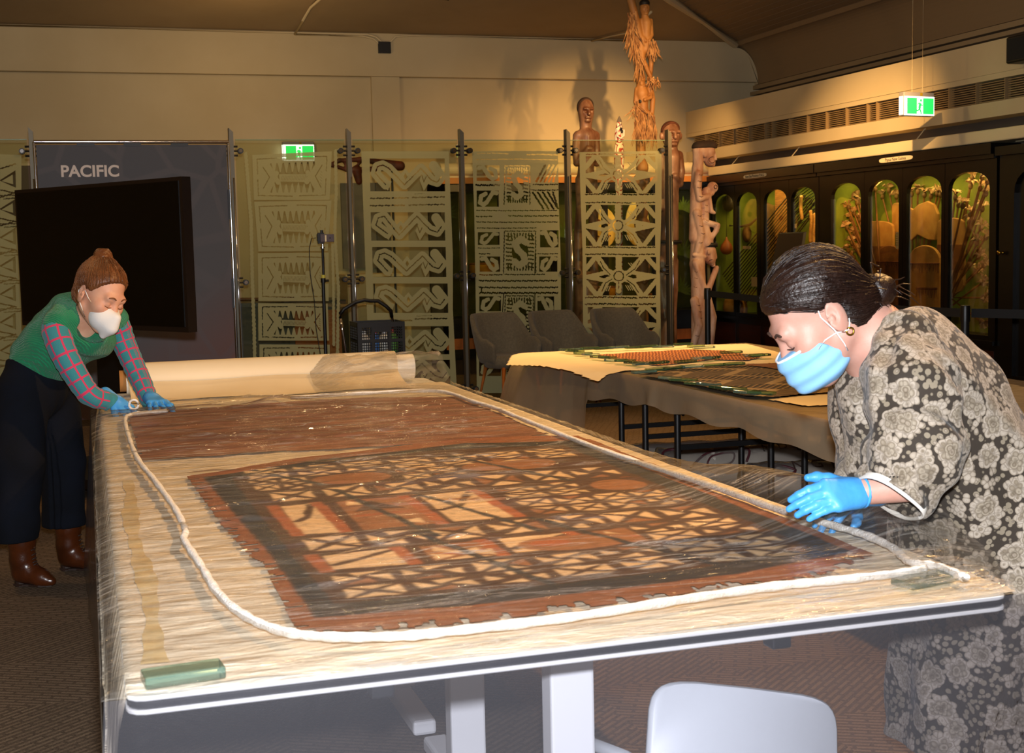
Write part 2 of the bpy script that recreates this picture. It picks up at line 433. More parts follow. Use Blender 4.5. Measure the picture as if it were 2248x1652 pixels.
# hipped ceiling: a slope over the back wall, a boarded slope over the right wall, meeting on a hip
SL = .14; XH, ZH = 7.60, 3.79
cb = MB(); cb.add([(-7.2, YB+.3, ZH-.04), (XH+.3, YB+.3, ZH-.04), (XH-18, YB-18, ZH+SL*18), (-7.2, YB-18, ZH+SL*18)], [(0, 1, 2, 3)])
cb.add([(-7.2, YB+.3, ZH+.06), (XH+.3, YB+.3, ZH+.06), (XH-18, YB-18, ZH+.1+SL*18), (-7.2, YB-18, ZH+.1+SL*18)], [(3, 2, 1, 0)])
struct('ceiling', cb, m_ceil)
m_board = bpy.data.materials.new('ceiling_boards'); n = NT(m_board)
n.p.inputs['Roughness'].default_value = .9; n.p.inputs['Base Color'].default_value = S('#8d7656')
cr = MB(); N = 46                                                    # boards with grooves, running along the hall
prof = []
for i in range(N):
    x0 = XH-.12*i; z0 = ZH+SL*.12*i
    prof += [(x0, z0), (x0-.006, z0+.012), (x0-.014, z0+.012), (x0-.02, z0+.0)]
cove = [(7.92-.0*i, 3.30) for i in (0,)]+[(7.62+.30*math.sin(a), 3.30+.45*math.cos(a)) for a in np.linspace(math.pi/2, .05, 14)]
line = [(9.0, 3.30)]+cove+prof
V = []; F = []
for x, z in line:
    yfar = YB+.2 if x >= XH else YB-(XH-x)
    V += [(x, yfar, z), (x, -3, z)]
for i in range(len(line)-1): F.append((2*i, 2*i+1, 2*i+3, 2*i+2))
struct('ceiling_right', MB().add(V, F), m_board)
hp = MB(); hp.tube([(XH-t, YB-t-.02, ZH+SL*t-.03) for t in (0, 1.5, 3, 6)], .045, 8); struct('trim_3', hp, m_trim)
# eave mouldings above the right bulkhead
struct('trim_4', MB().box((7.86, 4, 3.17), (8.0, 15.1, 3.21)).box((7.90, 4, 3.24), (8.0, 15.1, 3.29)).box((7.95, 4, 3.05), (8.3, 15.1, 3.12)), m_ceil)
# right bulkhead with the long air grille let into it
BX = 7.0
bk = MB().box((BX, 4, 2.66), (BX+.3, 15.1, 2.965)).box((BX, 4, 2.365), (BX+.3, 15.1, 2.485)).box((BX+.12, 4, 2.485), (BX+.3, 15.1, 2.66))
for zz in (2.705,): bk.box((BX-.008, 4, zz), (BX, 15.1, zz+.006))
struct('trim_5', bk, m_wall)
g = thing('air_grille', 'long slotted air grille let into the cream bulkhead over the cases', 'grille', (BX+.06, 4, 2.57))
MB().box((BX+.10, 4, 2.487), (BX+.115, 15.05, 2.658)).build('backing', m_grille, g)
seg0 = None; yy = 14.95; k = 0
while yy > 6.6:
    wd = .365 if k not in (5, 11) else .16
    if seg0 is None or wd != .365:
        b = MB()
        for q in range(9): b.box((BX+.03, yy-wd+.006, 2.492+q*.0185), (BX+.06, yy-.006, 2.492+q*.0185+.008))
        b.box((BX+.005, yy-wd, 2.487), (BX+.06, yy-wd+.008, 2.658))
        o = b.build('louvre_panel', m_slat, g)
        if wd == .365 and seg0 is None: seg0 = (o, yy)
    else:
        o = seg0[0].copy(); COL.objects.link(o); o.parent = g; o.location = (0, yy-seg0[1], 0)
    yy -= wd; k += 1
struct('trim_6', MB().box((7.22, 4, 2.14), (7.3, 15.1, 2.37)), m_recess)
led = MB(); led.box((6.95, 4, 2.165), (7.22, 14.4, 2.265)); bev(struct('trim_7', led, m_shelf), .012, 3)
b = MB()
for y in (13.9, 12.55, 10.35, 8.9): b.tube([(7.1, y, 2.37), (7.0, y-.01, 2.265)], .006, 5)
struct('trim_8', b, m_trim)
# the ledge over the back cases, rounded like a duct, and its lit underside
lb = MB(); lb.lathe((3.75, 14.46, 2.262), [(.0, 0), (.068, .002), (.068, 3.24), (.0, 3.242)], 20, (1, 0, 0)); lb.box((3.75, 14.46, 2.13), (7.0, 15.05, 2.25))
struct('trim_9', lb, m_shelf)
struct('baseboard_back', MB().box((-7, YB+.07, 0), (3.75, YB+.1, .12)), m_trim)
# small conduit, junction and hooks under the ceiling
cd = MB()
cd.tube([(-1.0, YB-.02, 3.775), (2.3, YB-.02, 3.775), (3.10, YB-.02, 3.775), (3.2, YB-.02, 3.75), (3.28, YB-.02, 3.68), (3.285, YB-.02, 3.59)], .012, 6)
cd.tube([(2.3, YB-.02, 3.755), (3.05, YB-.02, 3.755), (3.17, YB-.02, 3.73), (3.25, YB-.02, 3.66), (3.255, YB-.02, 3.59)], .011, 6)
cd.tube([(6.2, YB-.02, 3.775), (3.6, YB-.02, 3.775), (3.42, YB-.02, 3.76), (3.33, YB-.02, 3.67), (3.32, YB-.02, 3.59)], .011, 6)
cd.tube([(2.3, YB-.02, 3.76), (2.32, YB-1.0, ZH+SL*1.0-.05), (2.9, YB-4.0, ZH+SL*4-.06)], .014, 6)
cd.tube([(5.75, YB-.02, 3.765), (6.05, YB-.35, ZH+.02), (6.0, YB-1.2, ZH+SL*1.2-.05)], .014, 6)
tag(cd.build('cable_conduit', m_trim, smooth=True, loc=(2.3, YB-.02, 3.77)), 'thin cream conduit running under the ceiling along the back wall', 'pipe')
jb = thing('cable_box', 'small dark cable opening high on the back wall where conduits dive in', 'box', (3.29, YB-.03, 3.63))
MB().box((3.22, YB-.035, 3.575), (3.36, YB-.002, 3.70)).build('plate', m_blackm, jb)
for i, (px, py) in enumerate(((358, 28), (968, 42))):
    p = aty(px, py, YB-1.4); z = ZH+SL*1.4
    b = MB().tube([(p[0], YB-1.4, z), (p[0], YB-1.4, z-.05), (p[0]+.09, YB-1.4, z-.06)], .007, 5)
    tag(b.build('ceiling_hook', m_blackm, loc=(p[0], YB-1.4, z)), ['small bent hook in the ceiling toward its left end', 'small bent hook in the ceiling above the conduit box'][i], 'hook', 'ceiling hooks')
sp = thing('loudspeaker', 'small black box speaker on the bulkhead at the right edge of the picture', 'speaker', atx(2240, 105, 6.9))
p = LOC[sp]; MB().bbox((p[0]-.06, p[1]-.42, p[2]-.11), (p[0]+.1, p[1]+.10, p[2]+.09), .02).build('body', m_blackm, sp)
MB().box((p[0]-.066, p[1]-.38, p[2]-.09), (p[0]-.06, p[1]+.07, p[2]+.07)).build('grille', M('speaker_cloth', '#111113', .9), sp)

# ================================================================== display cases
def glass_mat(name, tint, refl=1.0, rough=.02, base=.0, ior=1.45):
    m = bpy.data.materials.new(name); n = NT(m); n.n.remove(n.p)
    tr = n.new('ShaderNodeBsdfTransparent'); tr.inputs[0].default_value = tint
    gl = n.new('ShaderNodeBsdfGlossy'); gl.inputs['Roughness'].default_value = rough
    fr = n.new('ShaderNodeFresnel'); fr.inputs[0].default_value = ior
    mx = n.new('ShaderNodeMixShader'); n.l.new(n.math('ADD', n.math('MULTIPLY', fr.outputs[0], refl), base), mx.inputs[0])
    n.l.new(tr.outputs[0], mx.inputs[1]); n.l.new(gl.outputs[0], mx.inputs[2]); n.l.new(mx.outputs[0], n.out.inputs[0]); return m
m_pane = glass_mat('case_glass', (.95, .90, .78, 1), .22)

def arch_door(b, y0, y1, ya, yb, z0, z1, za, zs, zt, x0, x1):
    """door leaf y0..y1, z0..z1 with an arched opening ya..yb, za up to springing zs and crown zt"""
    b.box((x0, y0, z0), (x1, ya, z1)); b.box((x0, yb, z0), (x1, y1, z1)); b.box((x0, ya, z0), (x1, yb, za))
    yc, hw = (ya+yb)/2, (yb-ya)/2
    P = [(yc+hw*math.cos(t), zs+(zt-zs)*max(math.sin(t), 0)**.8) for t in np.linspace(math.pi, 0, 15)]
    for (ya_, za_), (yb_, zb_) in zip(P[:-1], P[1:]):
        b.add([(x0, ya_, za_), (x0, yb_, zb_), (x0, yb_, z1), (x0, ya_, z1), (x1, ya_, za_), (x1, yb_, zb_), (x1, yb_, z1), (x1, ya_, z1)],
              [(0, 1, 2, 3), (7, 6, 5, 4), (0, 4, 5, 1), (1, 5, 6, 2), (2, 6, 7, 3), (3, 7, 4, 0)])
    return [(yb, za)]+[(ya, za)]+P
def text_obj(name, s, size, m, parent=None, loc=(0, 0, 0), rot=(0, 0, 0), ext=.001, align='CENTER', bold=0):
    cu = bpy.data.curves.new(name, 'FONT'); cu.body = s; cu.size = size; cu.extrude = ext; cu.align_x = align; cu.align_y = 'CENTER'; cu.offset = bold
    t = bpy.data.objects.new('tmp', cu); COL.objects.link(t)
    dg = bpy.context.evaluated_depsgraph_get(); me = bpy.data.meshes.new_from_object(t.evaluated_get(dg)); bpy.data.objects.remove(t)
    me.materials.clear(); me.materials.append(m); me.name = name
    o = bpy.data.objects.new(name, me); COL.objects.link(o); o.rotation_euler = rot
    if parent is not None:
        o.parent = parent; o.location = np.array(loc)-LOC[parent]
    else: o.location = loc
    return o
m_cream = M('cream_card', '#e6d8b4', .7)
m_ink = M('ink', '#2a2118', .7)
CZ = 2.13
def case(y0, y1, openings, label, plate=None, lamp_e=14, felt=True):
    t = thing('display_case', label, 'case', (7.3, (y0+y1)/2, 0))
    c = MB(); c.box((7.6, y0, 0), (7.64, y1, CZ)); c.box((7.04, y0, 0), (7.6, y0+.03, CZ)); c.box((7.04, y1-.03, 0), (7.6, y1, CZ)); c.box((7.04, y0, 2.03), (7.6, y1, 2.06)); c.box((7.04, y0, .52), (7.6, y1, .56))
    c.build('carcass', m_black, t)
    if felt: MB().box((7.575, y0+.03, .56), (7.598, y1-.03, 2.03)).build('back_panel', m_green, t)
    MB().box((7.04, y1-.034, .56), (7.6, y1-.031, 2.03)).build('end_panel', m_green, t)
    MB().box((6.93, y0+.005, 2.07), (7.62, y1-.005, 2.155)).box((6.96, y0+.005, 2.035), (7.05, y1-.005, 2.07)).build('cornice', m_black, t)
    b = MB(); b.box((7.02, y0, 0), (7.05, y1, .56)); b.box((6.96, y0, 0), (7.03, y1, .09)); b.box((6.965, y0, .53), (7.03, y1, .565)); b.build('plinth', m_black, t)
    nn = len(openings)
    if openings:
        e = [y0]+[(openings[i][1]+openings[i+1][0])/2 for i in range(nn-1)]+[y1]
        for i, (a, bb) in enumerate(openings):
            d = MB(); P = arch_door(d, e[i]+.003, e[i+1]-.003, a, bb, .565, 2.035, .605, 1.80, 1.945, 6.99, 7.03)
            dr = d.build('door', m_black, t); 
            pv = MB(); pv.prism([(7.012, y, z) for y, z in P], (.005, 0, 0)); pv.build('pane', m_pane, dr)
            MB().box((7.014, e[i]+.05, .13), (7.021, e[i+1]-.05, .48)).build('base_panel', m_redwood, t)
    if plate:
        s, ya, yb, z = plate
        pl = MB(); hw = (yb-ya)/2; pl.prism([(6.926, (ya+yb)/2+hw*math.copysign(abs(math.cos(q))**.35, math.cos(q)), z+.021*math.copysign(abs(math.sin(q))**.6, math.sin(q))) for q in np.linspace(0, 2*math.pi, 24, endpoint=False)], (.006, 0, 0))
        po = pl.build('name_plate', m_cream, t); LOC[po] = LOC[t]
        text_obj('lettering', s, .042, m_ink, po, (6.925, (ya+yb)/2, z), (R_(90), 0, R_(-90)), .0005)
    lamp('case_lamp', 'AREA', (7.30, (y0+y1)/2, 2.02), (7.38, (y0+y1)/2, 0), lamp_e, (1, .78, .30), y1-y0-.3, sy=.12) if lamp_e else None
    return t
CASE_R = case(9.22, 11.97, [(9.31, 9.86), (9.955, 10.47), (10.59, 11.09), (11.215, 11.75)], 'black glazed case holding tan aprons and shell-headed sticks', ('Papua New Guinea', 10.29, 10.81, 2.112), 17)
CASE_L = case(11.98, 14.45, [(12.05, 12.54), (12.62, 13.13), (13.285, 13.77), (13.85, 14.37)], 'black glazed case holding a gourd and slanting arrow bundles', ('New Sea Province P.N.G.', 12.95, 13.47, 2.105), 11)
t = thing('black_cupboard', 'blind black cupboard with brass knob at right end of the case row', 'cupboard', (7.3, 8.2, 0))
MB().box((7.03, 7.0, 0), (7.64, 9.21, 2.12)).box((6.95, 6.98, 2.05), (7.64, 9.2, 2.12)).build('body', m_black, t)
d = MB(); arch_door(d, 7.9, 9.2, 8.15, 9.02, .15, 2.05, .3, 1.75, 1.97, 7.0, 7.03); dr = d.build('door', m_black, t)
MB().lathe((6.995, 9.15, 1.28), [(0, -.045), (.018, -.04), (.02, -.03), (.010, -.02), (.010, 0), (.016, .002), (0, .004)], 14, (1, 0, 0)).build('knob', m_brass, dr, smooth=True)
b = MB(); pts = [(7.25+.13*math.cos(a), 8.9, 2.155+.085*max(0, math.sin(a))) for a in np.linspace(0, math.pi, 9)]
b.prism([(x, 9.18, z) for x, _, z in pts], (0, -2.0, 0)); tag(bev(b.build('padded_ledge', m_shelf, loc=(7.25, 8.2, 2.155), auto=40), .01), 'pale rounded bolster on top of the blind black cupboard', 'bolster')

# ---- things in the right case (crop of the photo 1800..2200 x 360..760, 4.13 px each)
def inside(px, py, X, ym):
    p = atx(px, py, X)
    if p[1] > ym:
        p = aty(px, py, ym)
        if p[0] < 7.06: p = atx(px, py, 7.06)
    return p
def c2(cx, cy, X): return inside(1800+cx/4.13, 360+cy/4.13, X, 11.90)
def c3(cx, cy, X): return inside(1560+cx/4.588, 400+cy/4.588, X, 14.36)
m_tan = M('tan_barkcloth', '#b98a45', .85, '#a67635', 9, bump=.2, bscale=60)
m_tan2 = M('brown_barkcloth_band', '#8a5524', .9, '#6f4119', 12, bump=.3, bscale=70)
m_fringe = M('red_brown_fringe', '#6a3016', .9, '#4b210f', 20)
def apron(outline, X, bands, label, th=.03, fringe=None, m=None):
    P = [c2(x, y, X) for x, y in outline]; cen = np.mean(P, 0)
    t = thing('woven_apron', label, 'apron', cen, 'tan aprons in the right case')
    b = MB(); b.prism(P, (th, 0, 0)); bev(b.build('cloth', m or m_tan, t), .008)
    for (x0, y0, x1, y1) in bands:
        q = [c2(x0, y0, X-.004), c2(x1, y0, X-.004), c2(x1, y1, X-.004), c2(x0, y1, X-.004)]
        MB().prism(q, (.012, 0, 0)).build('band', m_tan2, t)
    for (x0, x1, y) in (fringe or []):
        b = MB()
        for x in np.arange(x0, x1, 9.0):
            a = c2(x, y, X-.006); e = c2(x+rng.uniform(-5, 5), y+rng.uniform(35, 95), X-.010); b.tube([a, (a+e)/2, e], [.004, .003, .002], 4)
        a = c2(x0, y, X-.006); e = c2(x1, y, X-.006); b.tube([a, e], .007, 5)
        b.build('fringe', m_fringe, t, kind='stuff')
def dome(x0, x1, yt, yb, h, flat=.5):
    n_ = 14; return [(x1, yb)]+[((x0+x1)/2+(x1-x0)/2*math.cos(a), yt+h-h*math.sin(a)**flat) for a in np.linspace(0, math.pi, n_)]+[(x0, yb)]
apron(dome(380, 660, 515, 1060, 90), 7.44, [(380, 745, 655, 940)], 'tan apron with rounded top behind the second case door')
apron(dome(505, 745, 735, 1330, 150, .8), 7.36, [(560, 1085, 740, 1110)], 'brown apron with fringed brow low behind the second case door', fringe=[(510, 740, 885)], m=m_tan2)
apron(dome(800, 1085, 735, 1330, 170, .8), 7.34, [(870, 1115, 1060, 1140)], 'domed tan apron with red fringe low behind the third case door', fringe=[(805, 1080, 900), (880, 1060, 1125)])
hum = [(795, 390), (840, 410), (890, 365), (970, 335), (1030, 365), (1065, 450), (1060, 560), (1040, 690), (985, 690), (930, 665), (880, 640), (830, 690), (795, 700)]
apron(hum, 7.45, [], 'tan double-humped apron high behind the third case door')
apron([(x, y) for x, y in dome(1060, 1300, 485, 1100, 80)]+[(1075, 1150), (1130, 1180), (1200, 1185), (1270, 1150)], 7.40, [(1060, 730, 1297, 960)], 'long tan apron with dark middle between third and fourth case doors')
apron(dome(650, 735, 350, 640, 60), 7.48, [], 'narrow tan apron peeping out beside the second door stile')
m_stick = M('arrow_shaft', '#8a5a22', .6, '#6b4216', 14, (1, 1, 1)); m_shell = M('shell_petals', '#d9b98a', .5, '#9a6b3a', 30)
m_pod = M('seed_pod', '#7a5a25', .6, '#5a4018', 16)
def shell_stick(hx, hy, bx, by, X, label, group, r=.010):
    h, e = c2(hx, hy, X), c2(bx, by, X+.05)
    t = thing('shell_headed_stick', label, 'stick', e, group)
    MB().tube([e, (h+e)/2+np.array([0, .004, 0]), h], [r, r, r*.8], 6).build('shaft', m_stick, t)
    d = nrm(h-e); a, b_, _ = frame(d); f = MB()
    for k in range(7):
        q = k*2*math.pi/7+rng.uniform(-.2, .2); o = a*math.cos(q)+b_*math.sin(q); L = rng.uniform(.05, .085)
        s = np.cross(o, d)*.016; p0 = h-d*.01; p1 = h+o*L*.55+d*.03; p2 = h+o*L+d*rng.uniform(-.01, .05)
        f.add([p0, p1+s, p2, p1-s, p1+d*.006], [(0, 1, 4), (1, 2, 4), (2, 3, 4), (3, 0, 4), (3, 2, 1, 0)])
    f.build('shell_flower', m_shell, t)
    MB().ball(h-d*.03, (.022, .022, .03), 8, 6).build('seed_pod', m_pod, t, True)
LFAN = 'shell-headed stick in the sheaf fanning left behind the first apron case doors'
RFAN = 'shell-headed stick in the sheaf fanning right behind the last apron case door'
TFAN = 'shell-headed stick in the upright row behind the double-humped apron'
for hx, hy in ((250, 370), (300, 420), (340, 275), (270, 470), (330, 330), (235, 555), (300, 600), (350, 480), (280, 690), (240, 760), (330, 650), (290, 830), (255, 900), (340, 760), (200, 850), (265, 1010), (430, 250), (500, 200), (330, 1030)):
    shell_stick(hx, hy, 560+rng.uniform(-40, 40), 1200+rng.uniform(-60, 40), rng.uniform(7.25, 7.5), LFAN, 'sticks fanning left')
for hx, hy in ((1370, 170), (1460, 190), (1515, 240), (1530, 130), (1480, 90), (1390, 90), (1300, 350), (1370, 430), (1480, 380), (1470, 555), (1435, 690), (1360, 500), (1520, 640), (1450, 820), (1500, 900), (1430, 950), (1490, 1060), (1500, 1210), (1230, 270), (1480, 1440), (1260, 340)):
    shell_stick(hx, hy, 1150+rng.uniform(-50, 50), 1250+rng.uniform(-60, 40), rng.uniform(7.25, 7.5), RFAN, 'sticks fanning right')
for hx in (560, 620, 690, 830, 890, 950, 1010, 1070, 1100):
    shell_stick(hx, rng.uniform(190, 300), 850+(hx-850)*.35, 1000, 7.53, TFAN, 'sticks standing at the back')
def card(P, label, lines=0, m=m_cream):
    t = thing('label_card', label, 'card', np.mean(P, 0)); MB().prism(P, (.006, 0, 0)).build('board', m, t)
    if lines:
        P = np.array(P); b = MB()
        for k in range(lines):
            f = .1+.8*k/lines; a = P[0]+(P[3]-P[0])*f; e = P[1]+(P[2]-P[1])*f
            a, e = a+(e-a)*.12, a+(e-a)*rng.uniform(.7, .9); o = np.array([-.002, 0, 0]); h = np.array([0, 0, .0035])
            b.prism([a+o, e+o, e+o-h, a+o-h], (.002, 0, 0))
        b.build('print', m_ink, t)
card([c2(300, 915, 7.12), c2(366, 915, 7.12), c2(366, 1140, 7.12), c2(300, 1140, 7.12)], 'tall printed text card low behind the first apron case door', 14)
card([c2(688, 615, 7.1), c2(712, 615, 7.1), c2(712, 768, 7.1), c2(688, 768, 7.1)], 'narrow pale card beside the stile of the second case door', 6)

# ---- things in the left case
m_gourd = M('gourd', '#b0622a', .45, '#9a4f20', 5); m_bund = M('dark_arrow', '#2e2114', .6, '#4a3820', 12)
m_bark = M('bark_panel', '#b57a2e', .8, '#8f5a1e', 6, (1, 1, 12), bump=.4, bscale=20)
p = c3(155, 655, 7.13); p[1] = min(p[1], 14.30); t = thing('hanging_gourd', 'round orange gourd hanging behind the first door of the arrow case', 'gourd', p)
MB().lathe(p, [(0, -.085), (.04, -.078), (.068, -.045), (.073, -.01), (.062, .03), (.034, .065), (.015, .095), (.009, .12), (0, .122)], 18).build('body', m_gourd, t, True)
MB().tube([p+np.array([0, 0, .12]), (p[0], p[1], 2.03)], .004, 5).build('cord', m_ink, t)
for i in range(15):
    x0, y0 = 120+i*14, 930+i*24; a = c3(x0, y0, 7.3+.008*i); e = c3(x0+690+i*6, y0-820-i*14+rng.uniform(-20, 20), 7.34+.006*i)
    t = thing('long_arrow', 'dark arrow lying slantwise in the bundle behind the arrow case doors', 'arrow', a, 'slanting arrows')
    MB().tube([a, (a+e)/2, e], [.007, .008, .006], 6).build('shaft', m_bund, t); MB().cyl(e, e+(e-a)*.05, .010, .001, 6).build('point', m_bund, t)
for i in range(12):
    a = c3(840, 120+i*30, 7.45); e = c3(1075, 60+i*34-120, 7.45)
    tag(MB().tube([a, e], .006, 5).build('green_reed', M('reed', '#3f5a18', .6) if i == 0 else bpy.data.materials['reed'], loc=a), 'green slanting reed behind the last door of the arrow case', 'reed', 'slanting green reeds')
P = [c3(648, 65, 7.46), c3(775, 65, 7.46), c3(775, 900, 7.46), c3(648, 900, 7.46)]
tag(MB().prism(P, (.03, 0, 0)).build('bark_sheet', m_bark, loc=P[0]), 'tall orange-brown bark sheet behind the third door of the arrow case', 'bark')
P = [c3(545, 200, 7.5), c3(640, 240, 7.5), c3(640, 900, 7.5), c3(545, 900, 7.5)]
tag(MB().prism(P, (.02, 0, 0)).build('net_bag', M('ochre_net', '#8e6a2a', .9, '#6f4f1c', 12, bump=.4), loc=P[0]), 'ochre string bag hanging flat left of the bark sheet', 'bag')
m_str = M('shell_string', '#e0b060', .5, '#b8853c', 40)
for (x, y0, y1, lb) in ((915, 150, 370, 'single pale shell string high behind the last arrow case door'), (1010, 300, 600, 'thick pale shell string at left of a hanging pair'), (1045, 330, 640, 'thick pale shell string at right of a hanging pair')):
    t = thing('shell_string', lb, 'string', c3(x, y0, 7.35), 'hanging shell strings'); b = MB()
    for y in np.arange(y0, y1, 16): b.ball(c3(x+6*math.sin(y*.02), y, 7.35), (.02, .02, .024), 7, 5)
    b.build('shells', m_str, t, True)
p = c3(300, 1270, 7.3); t = thing('round_basket', 'ring-rimmed round basket on the floor of the arrow case', 'basket', p); b = MB()
b.tube([p+np.array([0, .105*math.cos(a), .105*math.sin(a)]) for a in np.linspace(0, 2*math.pi, 22)], .012, 6, False); b.build('rim', m_tan, t, True)
MB().lathe(p, [(0, .06), (.09, .05), (.1, 0), (.085, 0), (.075, .035), (0, .045)], 16, (1, 0, 0)).build('bowl', m_tan2, t, True)
p = c3(190, 1270, 7.28); p[2] = .66; t = thing('small_pot', 'small tan pot beside the round basket in the arrow case', 'pot', p)
MB().lathe(p-np.array([0, 0, .1]), [(0, 0), (.05, 0), (.075, .06), (.07, .12), (.055, .16), (.05, .17), (.045, .16), (0, .06)], 16).build('body', m_tan, t, True)
p = c3(365, 520, 7.45); t = thing('hooked_tool', 'dark hooked wooden tool with hanging skull-like pouch in the arrow case', 'tool', p)
MB().tube([c3(190, 435, 7.42), c3(300, 445, 7.42), c3(390, 430, 7.42), c3(470, 360, 7.42)], [.012, .014, .018, .01], 7).build('handle', m_bund, t, True)
MB().ball(p, (.05, .07, .10), 12, 8).build('pouch', M('pouch', '#6e4a20', .8, '#523415', 15), t, True)
for i, (x0, y0, x1, y1, lb) in enumerate(((410, 955, 473, 1050, 'pale square card low behind the second arrow case door'), (818, 418, 858, 462, 'small pale card behind the fourth arrow case door'), (325, 640, 398, 672, 'tiny slip card under the hanging pouch'))):
    card([c3(x0, y0, 7.15), c3(x1, y0, 7.15), c3(x1, y1, 7.15), c3(x0, y1, 7.15)], lb)
p = c3(180, 210, 7.45); MB().tube([p+np.array([0, 0, .09]), (p[0], p[1], 2.03)], .004, 5).build('hook_wire', m_ink, CASE_L); tag(MB().ball(p, (.07, .1, .1), 12, 8).build('dark_basket', m_bund, loc=p, smooth=True), 'dark round basket hanging high behind the first arrow case door', 'basket')

# ---- the cases along the back wall, behind the glass screen
t = thing('back_case', 'long black glazed case under the rounded ledge on the back wall', 'case', (5.4, 14.7, 0))
MB().box((3.75, 15.02, 0), (7.0, 15.06, 2.13)).box((3.75, 14.45, 0), (7.0, 14.5, .62)).box((3.75, 14.45, 2.02), (7.0, 15.05, 2.1)).box((3.75, 14.5, .58), (7.0, 15.05, .62)).box((3.75, 14.45, 0), (3.8, 15.05, 2.1)).build('carcass', m_black, t)
for i in range(6): MB().box((3.79+i*.62, 14.44, .62), (3.85+i*.62, 14.5, 2.02)).build('stile', m_black, t)
MB().box((3.8, 14.99, .62), (7.0, 15.015, 2.02)).build('back_panel', M('dark_felt', '#3c4516', .9, '#2a300f', 3), t)
MB().box((3.8, 14.47, .62), (7.0, 14.474, 2.02)).build('pane', m_pane, t)
MB().box((3.77, 14.435, .28), (7.0, 14.45, .40)).build('orange_rail', M('orange_wood', '#b5622a', .5, '#9c4f1f', 4, (8, 1, 1)), t)
MB().box((3.76, 14.40, 2.105), (7.0, 14.45, 2.17)).build('glow_coloured_rail', M('rail_glow_colour', '#d98a3e', .5), t)  # warm light along this rail is put into its orange colour
lamp('case_lamp', 'AREA', (5.6, 14.66, 2.0), (5.6, 14.9, 0), 8, (1, .74, .30), 2.6, sy=.12)
m_shield = M('cream_shield', '#e4cf94', .8, '#caa85e', 6); m_yel = M('yellow_basket', '#c9962f', .8, '#a87320', 12, bump=.3)
for (px, py, w_, h_, lb) in ((1325, 500, .17, .30, 'cream painted oval shield left of the slim post in the back case'), (1400, 490, .15, .34, 'cream painted oval shield right of the slim post in the back case')):
    p = aty(px, py, 14.86); t = thing('painted_shield', lb, 'shield', p, 'cream shields in the back case')
    b = MB(); b.prism([(p[0]+w_*math.cos(a), p[1], p[2]+h_*math.sin(a)*.8) for a in np.linspace(0, 2*math.pi, 22, endpoint=False)], (0, .03, 0)); bev(b.build('board', m_shield, t), .01)
    for s in (-1, 1): MB().ball(p+np.array([s*w_*.4, -.005, h_*.25]), (.03, .01, .03), 9, 6).build('painted_eye', m_fringe, t)
    MB().tube([p+np.array([-w_*.5, -.005, -h_*.3]), p+np.array([0, -.005, -h_*.42]), p+np.array([w_*.5, -.005, -h_*.3])], .010, 5).build('painted_mouth', m_fringe, t)
for (px, py, r_, lb) in ((1325, 640, .15, 'yellow round basket low in the back case'), (1420, 655, .13, 'second yellow basket low in the back case beside the tall pole'), (1060, 590, .16, 'brown carved bowl in the back case behind the S panel')):
    p = aty(px, py, 14.8); t = thing('coil_basket', lb, 'basket', p, 'baskets in the back case')
    MB().lathe(p-np.array([0, 0, r_*.6]), [(0, 0), (r_*.7, 0), (r_, r_*.5), (r_*.95, r_*.95), (r_*.85, r_), (r_*.8, r_*.5), (0, .02)], 18).build('body', m_yel, t, True)
    b = MB(); b.tube([p+np.array([r_*.9*math.cos(a), r_*.9*math.sin(a), r_*.36]) for a in np.linspace(0, 2*math.pi, 18)], .012, 5); b.build('rim', m_tan2, t, True)
m_leaf = M('green_leaf_spray', '#4d6a1e', .6, '#2d4212', 9)
for j, (px, py) in enumerate(((1500, 460), (1500, 560), (1495, 640), (975, 470), (970, 560), (1240, 520))):
    p = aty(px, py, 14.82); t = thing('leaf_spray', ['palm spray high in the back case right of the screen', 'palm spray at mid height in the back case right of the screen', 'palm spray low in the back case right of the screen', 'palm spray high in the back case behind the zigzag panel', 'palm spray low in the back case behind the zigzag panel', 'palm spray in the back case between the S panel and the star panel'][j], 'leaves', p, 'palm sprays in the back case')
    for k in range(11):
        a = -.3+k*.32; L = rng.uniform(.12, .2); e = p+np.array([L*math.cos(a), -.02, L*math.sin(a)]); s = np.array([-math.sin(a), 0, math.cos(a)])*.016; mid = (p+e)/2
        MB().prism([p-s*.4, mid-s, e, mid+s, p+s*.4], (0, .004, 0)).build('leaf', m_leaf, t)
# ================================================================== glass screen with frosted designs
GY = 11.8
m_glass = glass_mat('screen_glass', (.90, .93, .84, 1), .55, .01, .012)
m_edge = M('glass_edge', '#7d9a7c', .2, spec=.7)
m_frost = bpy.data.materials.new('frosted_film'); n = NT(m_frost); n.n.remove(n.p)
df = n.new('ShaderNodeBsdfDiffuse'); df.inputs[0].default_value = S('#cdcc9b'); tl = n.new('ShaderNodeBsdfTranslucent'); tl.inputs[0].default_value = S('#cfc893')
mx = n.new('ShaderNodeMixShader', i_0=.45); n.l.new(df.outputs[0], mx.inputs[1]); n.l.new(tl.outputs[0], mx.inputs[2])
tp = n.new('ShaderNodeBsdfTransparent'); mx2 = n.new('ShaderNodeMixShader', i_0=.88); n.l.new(tp.outputs[0], mx2.inputs[1]); n.l.new(mx.outputs[0], mx2.inputs[2]); n.l.new(mx2.outputs[0], n.out.inputs[0])

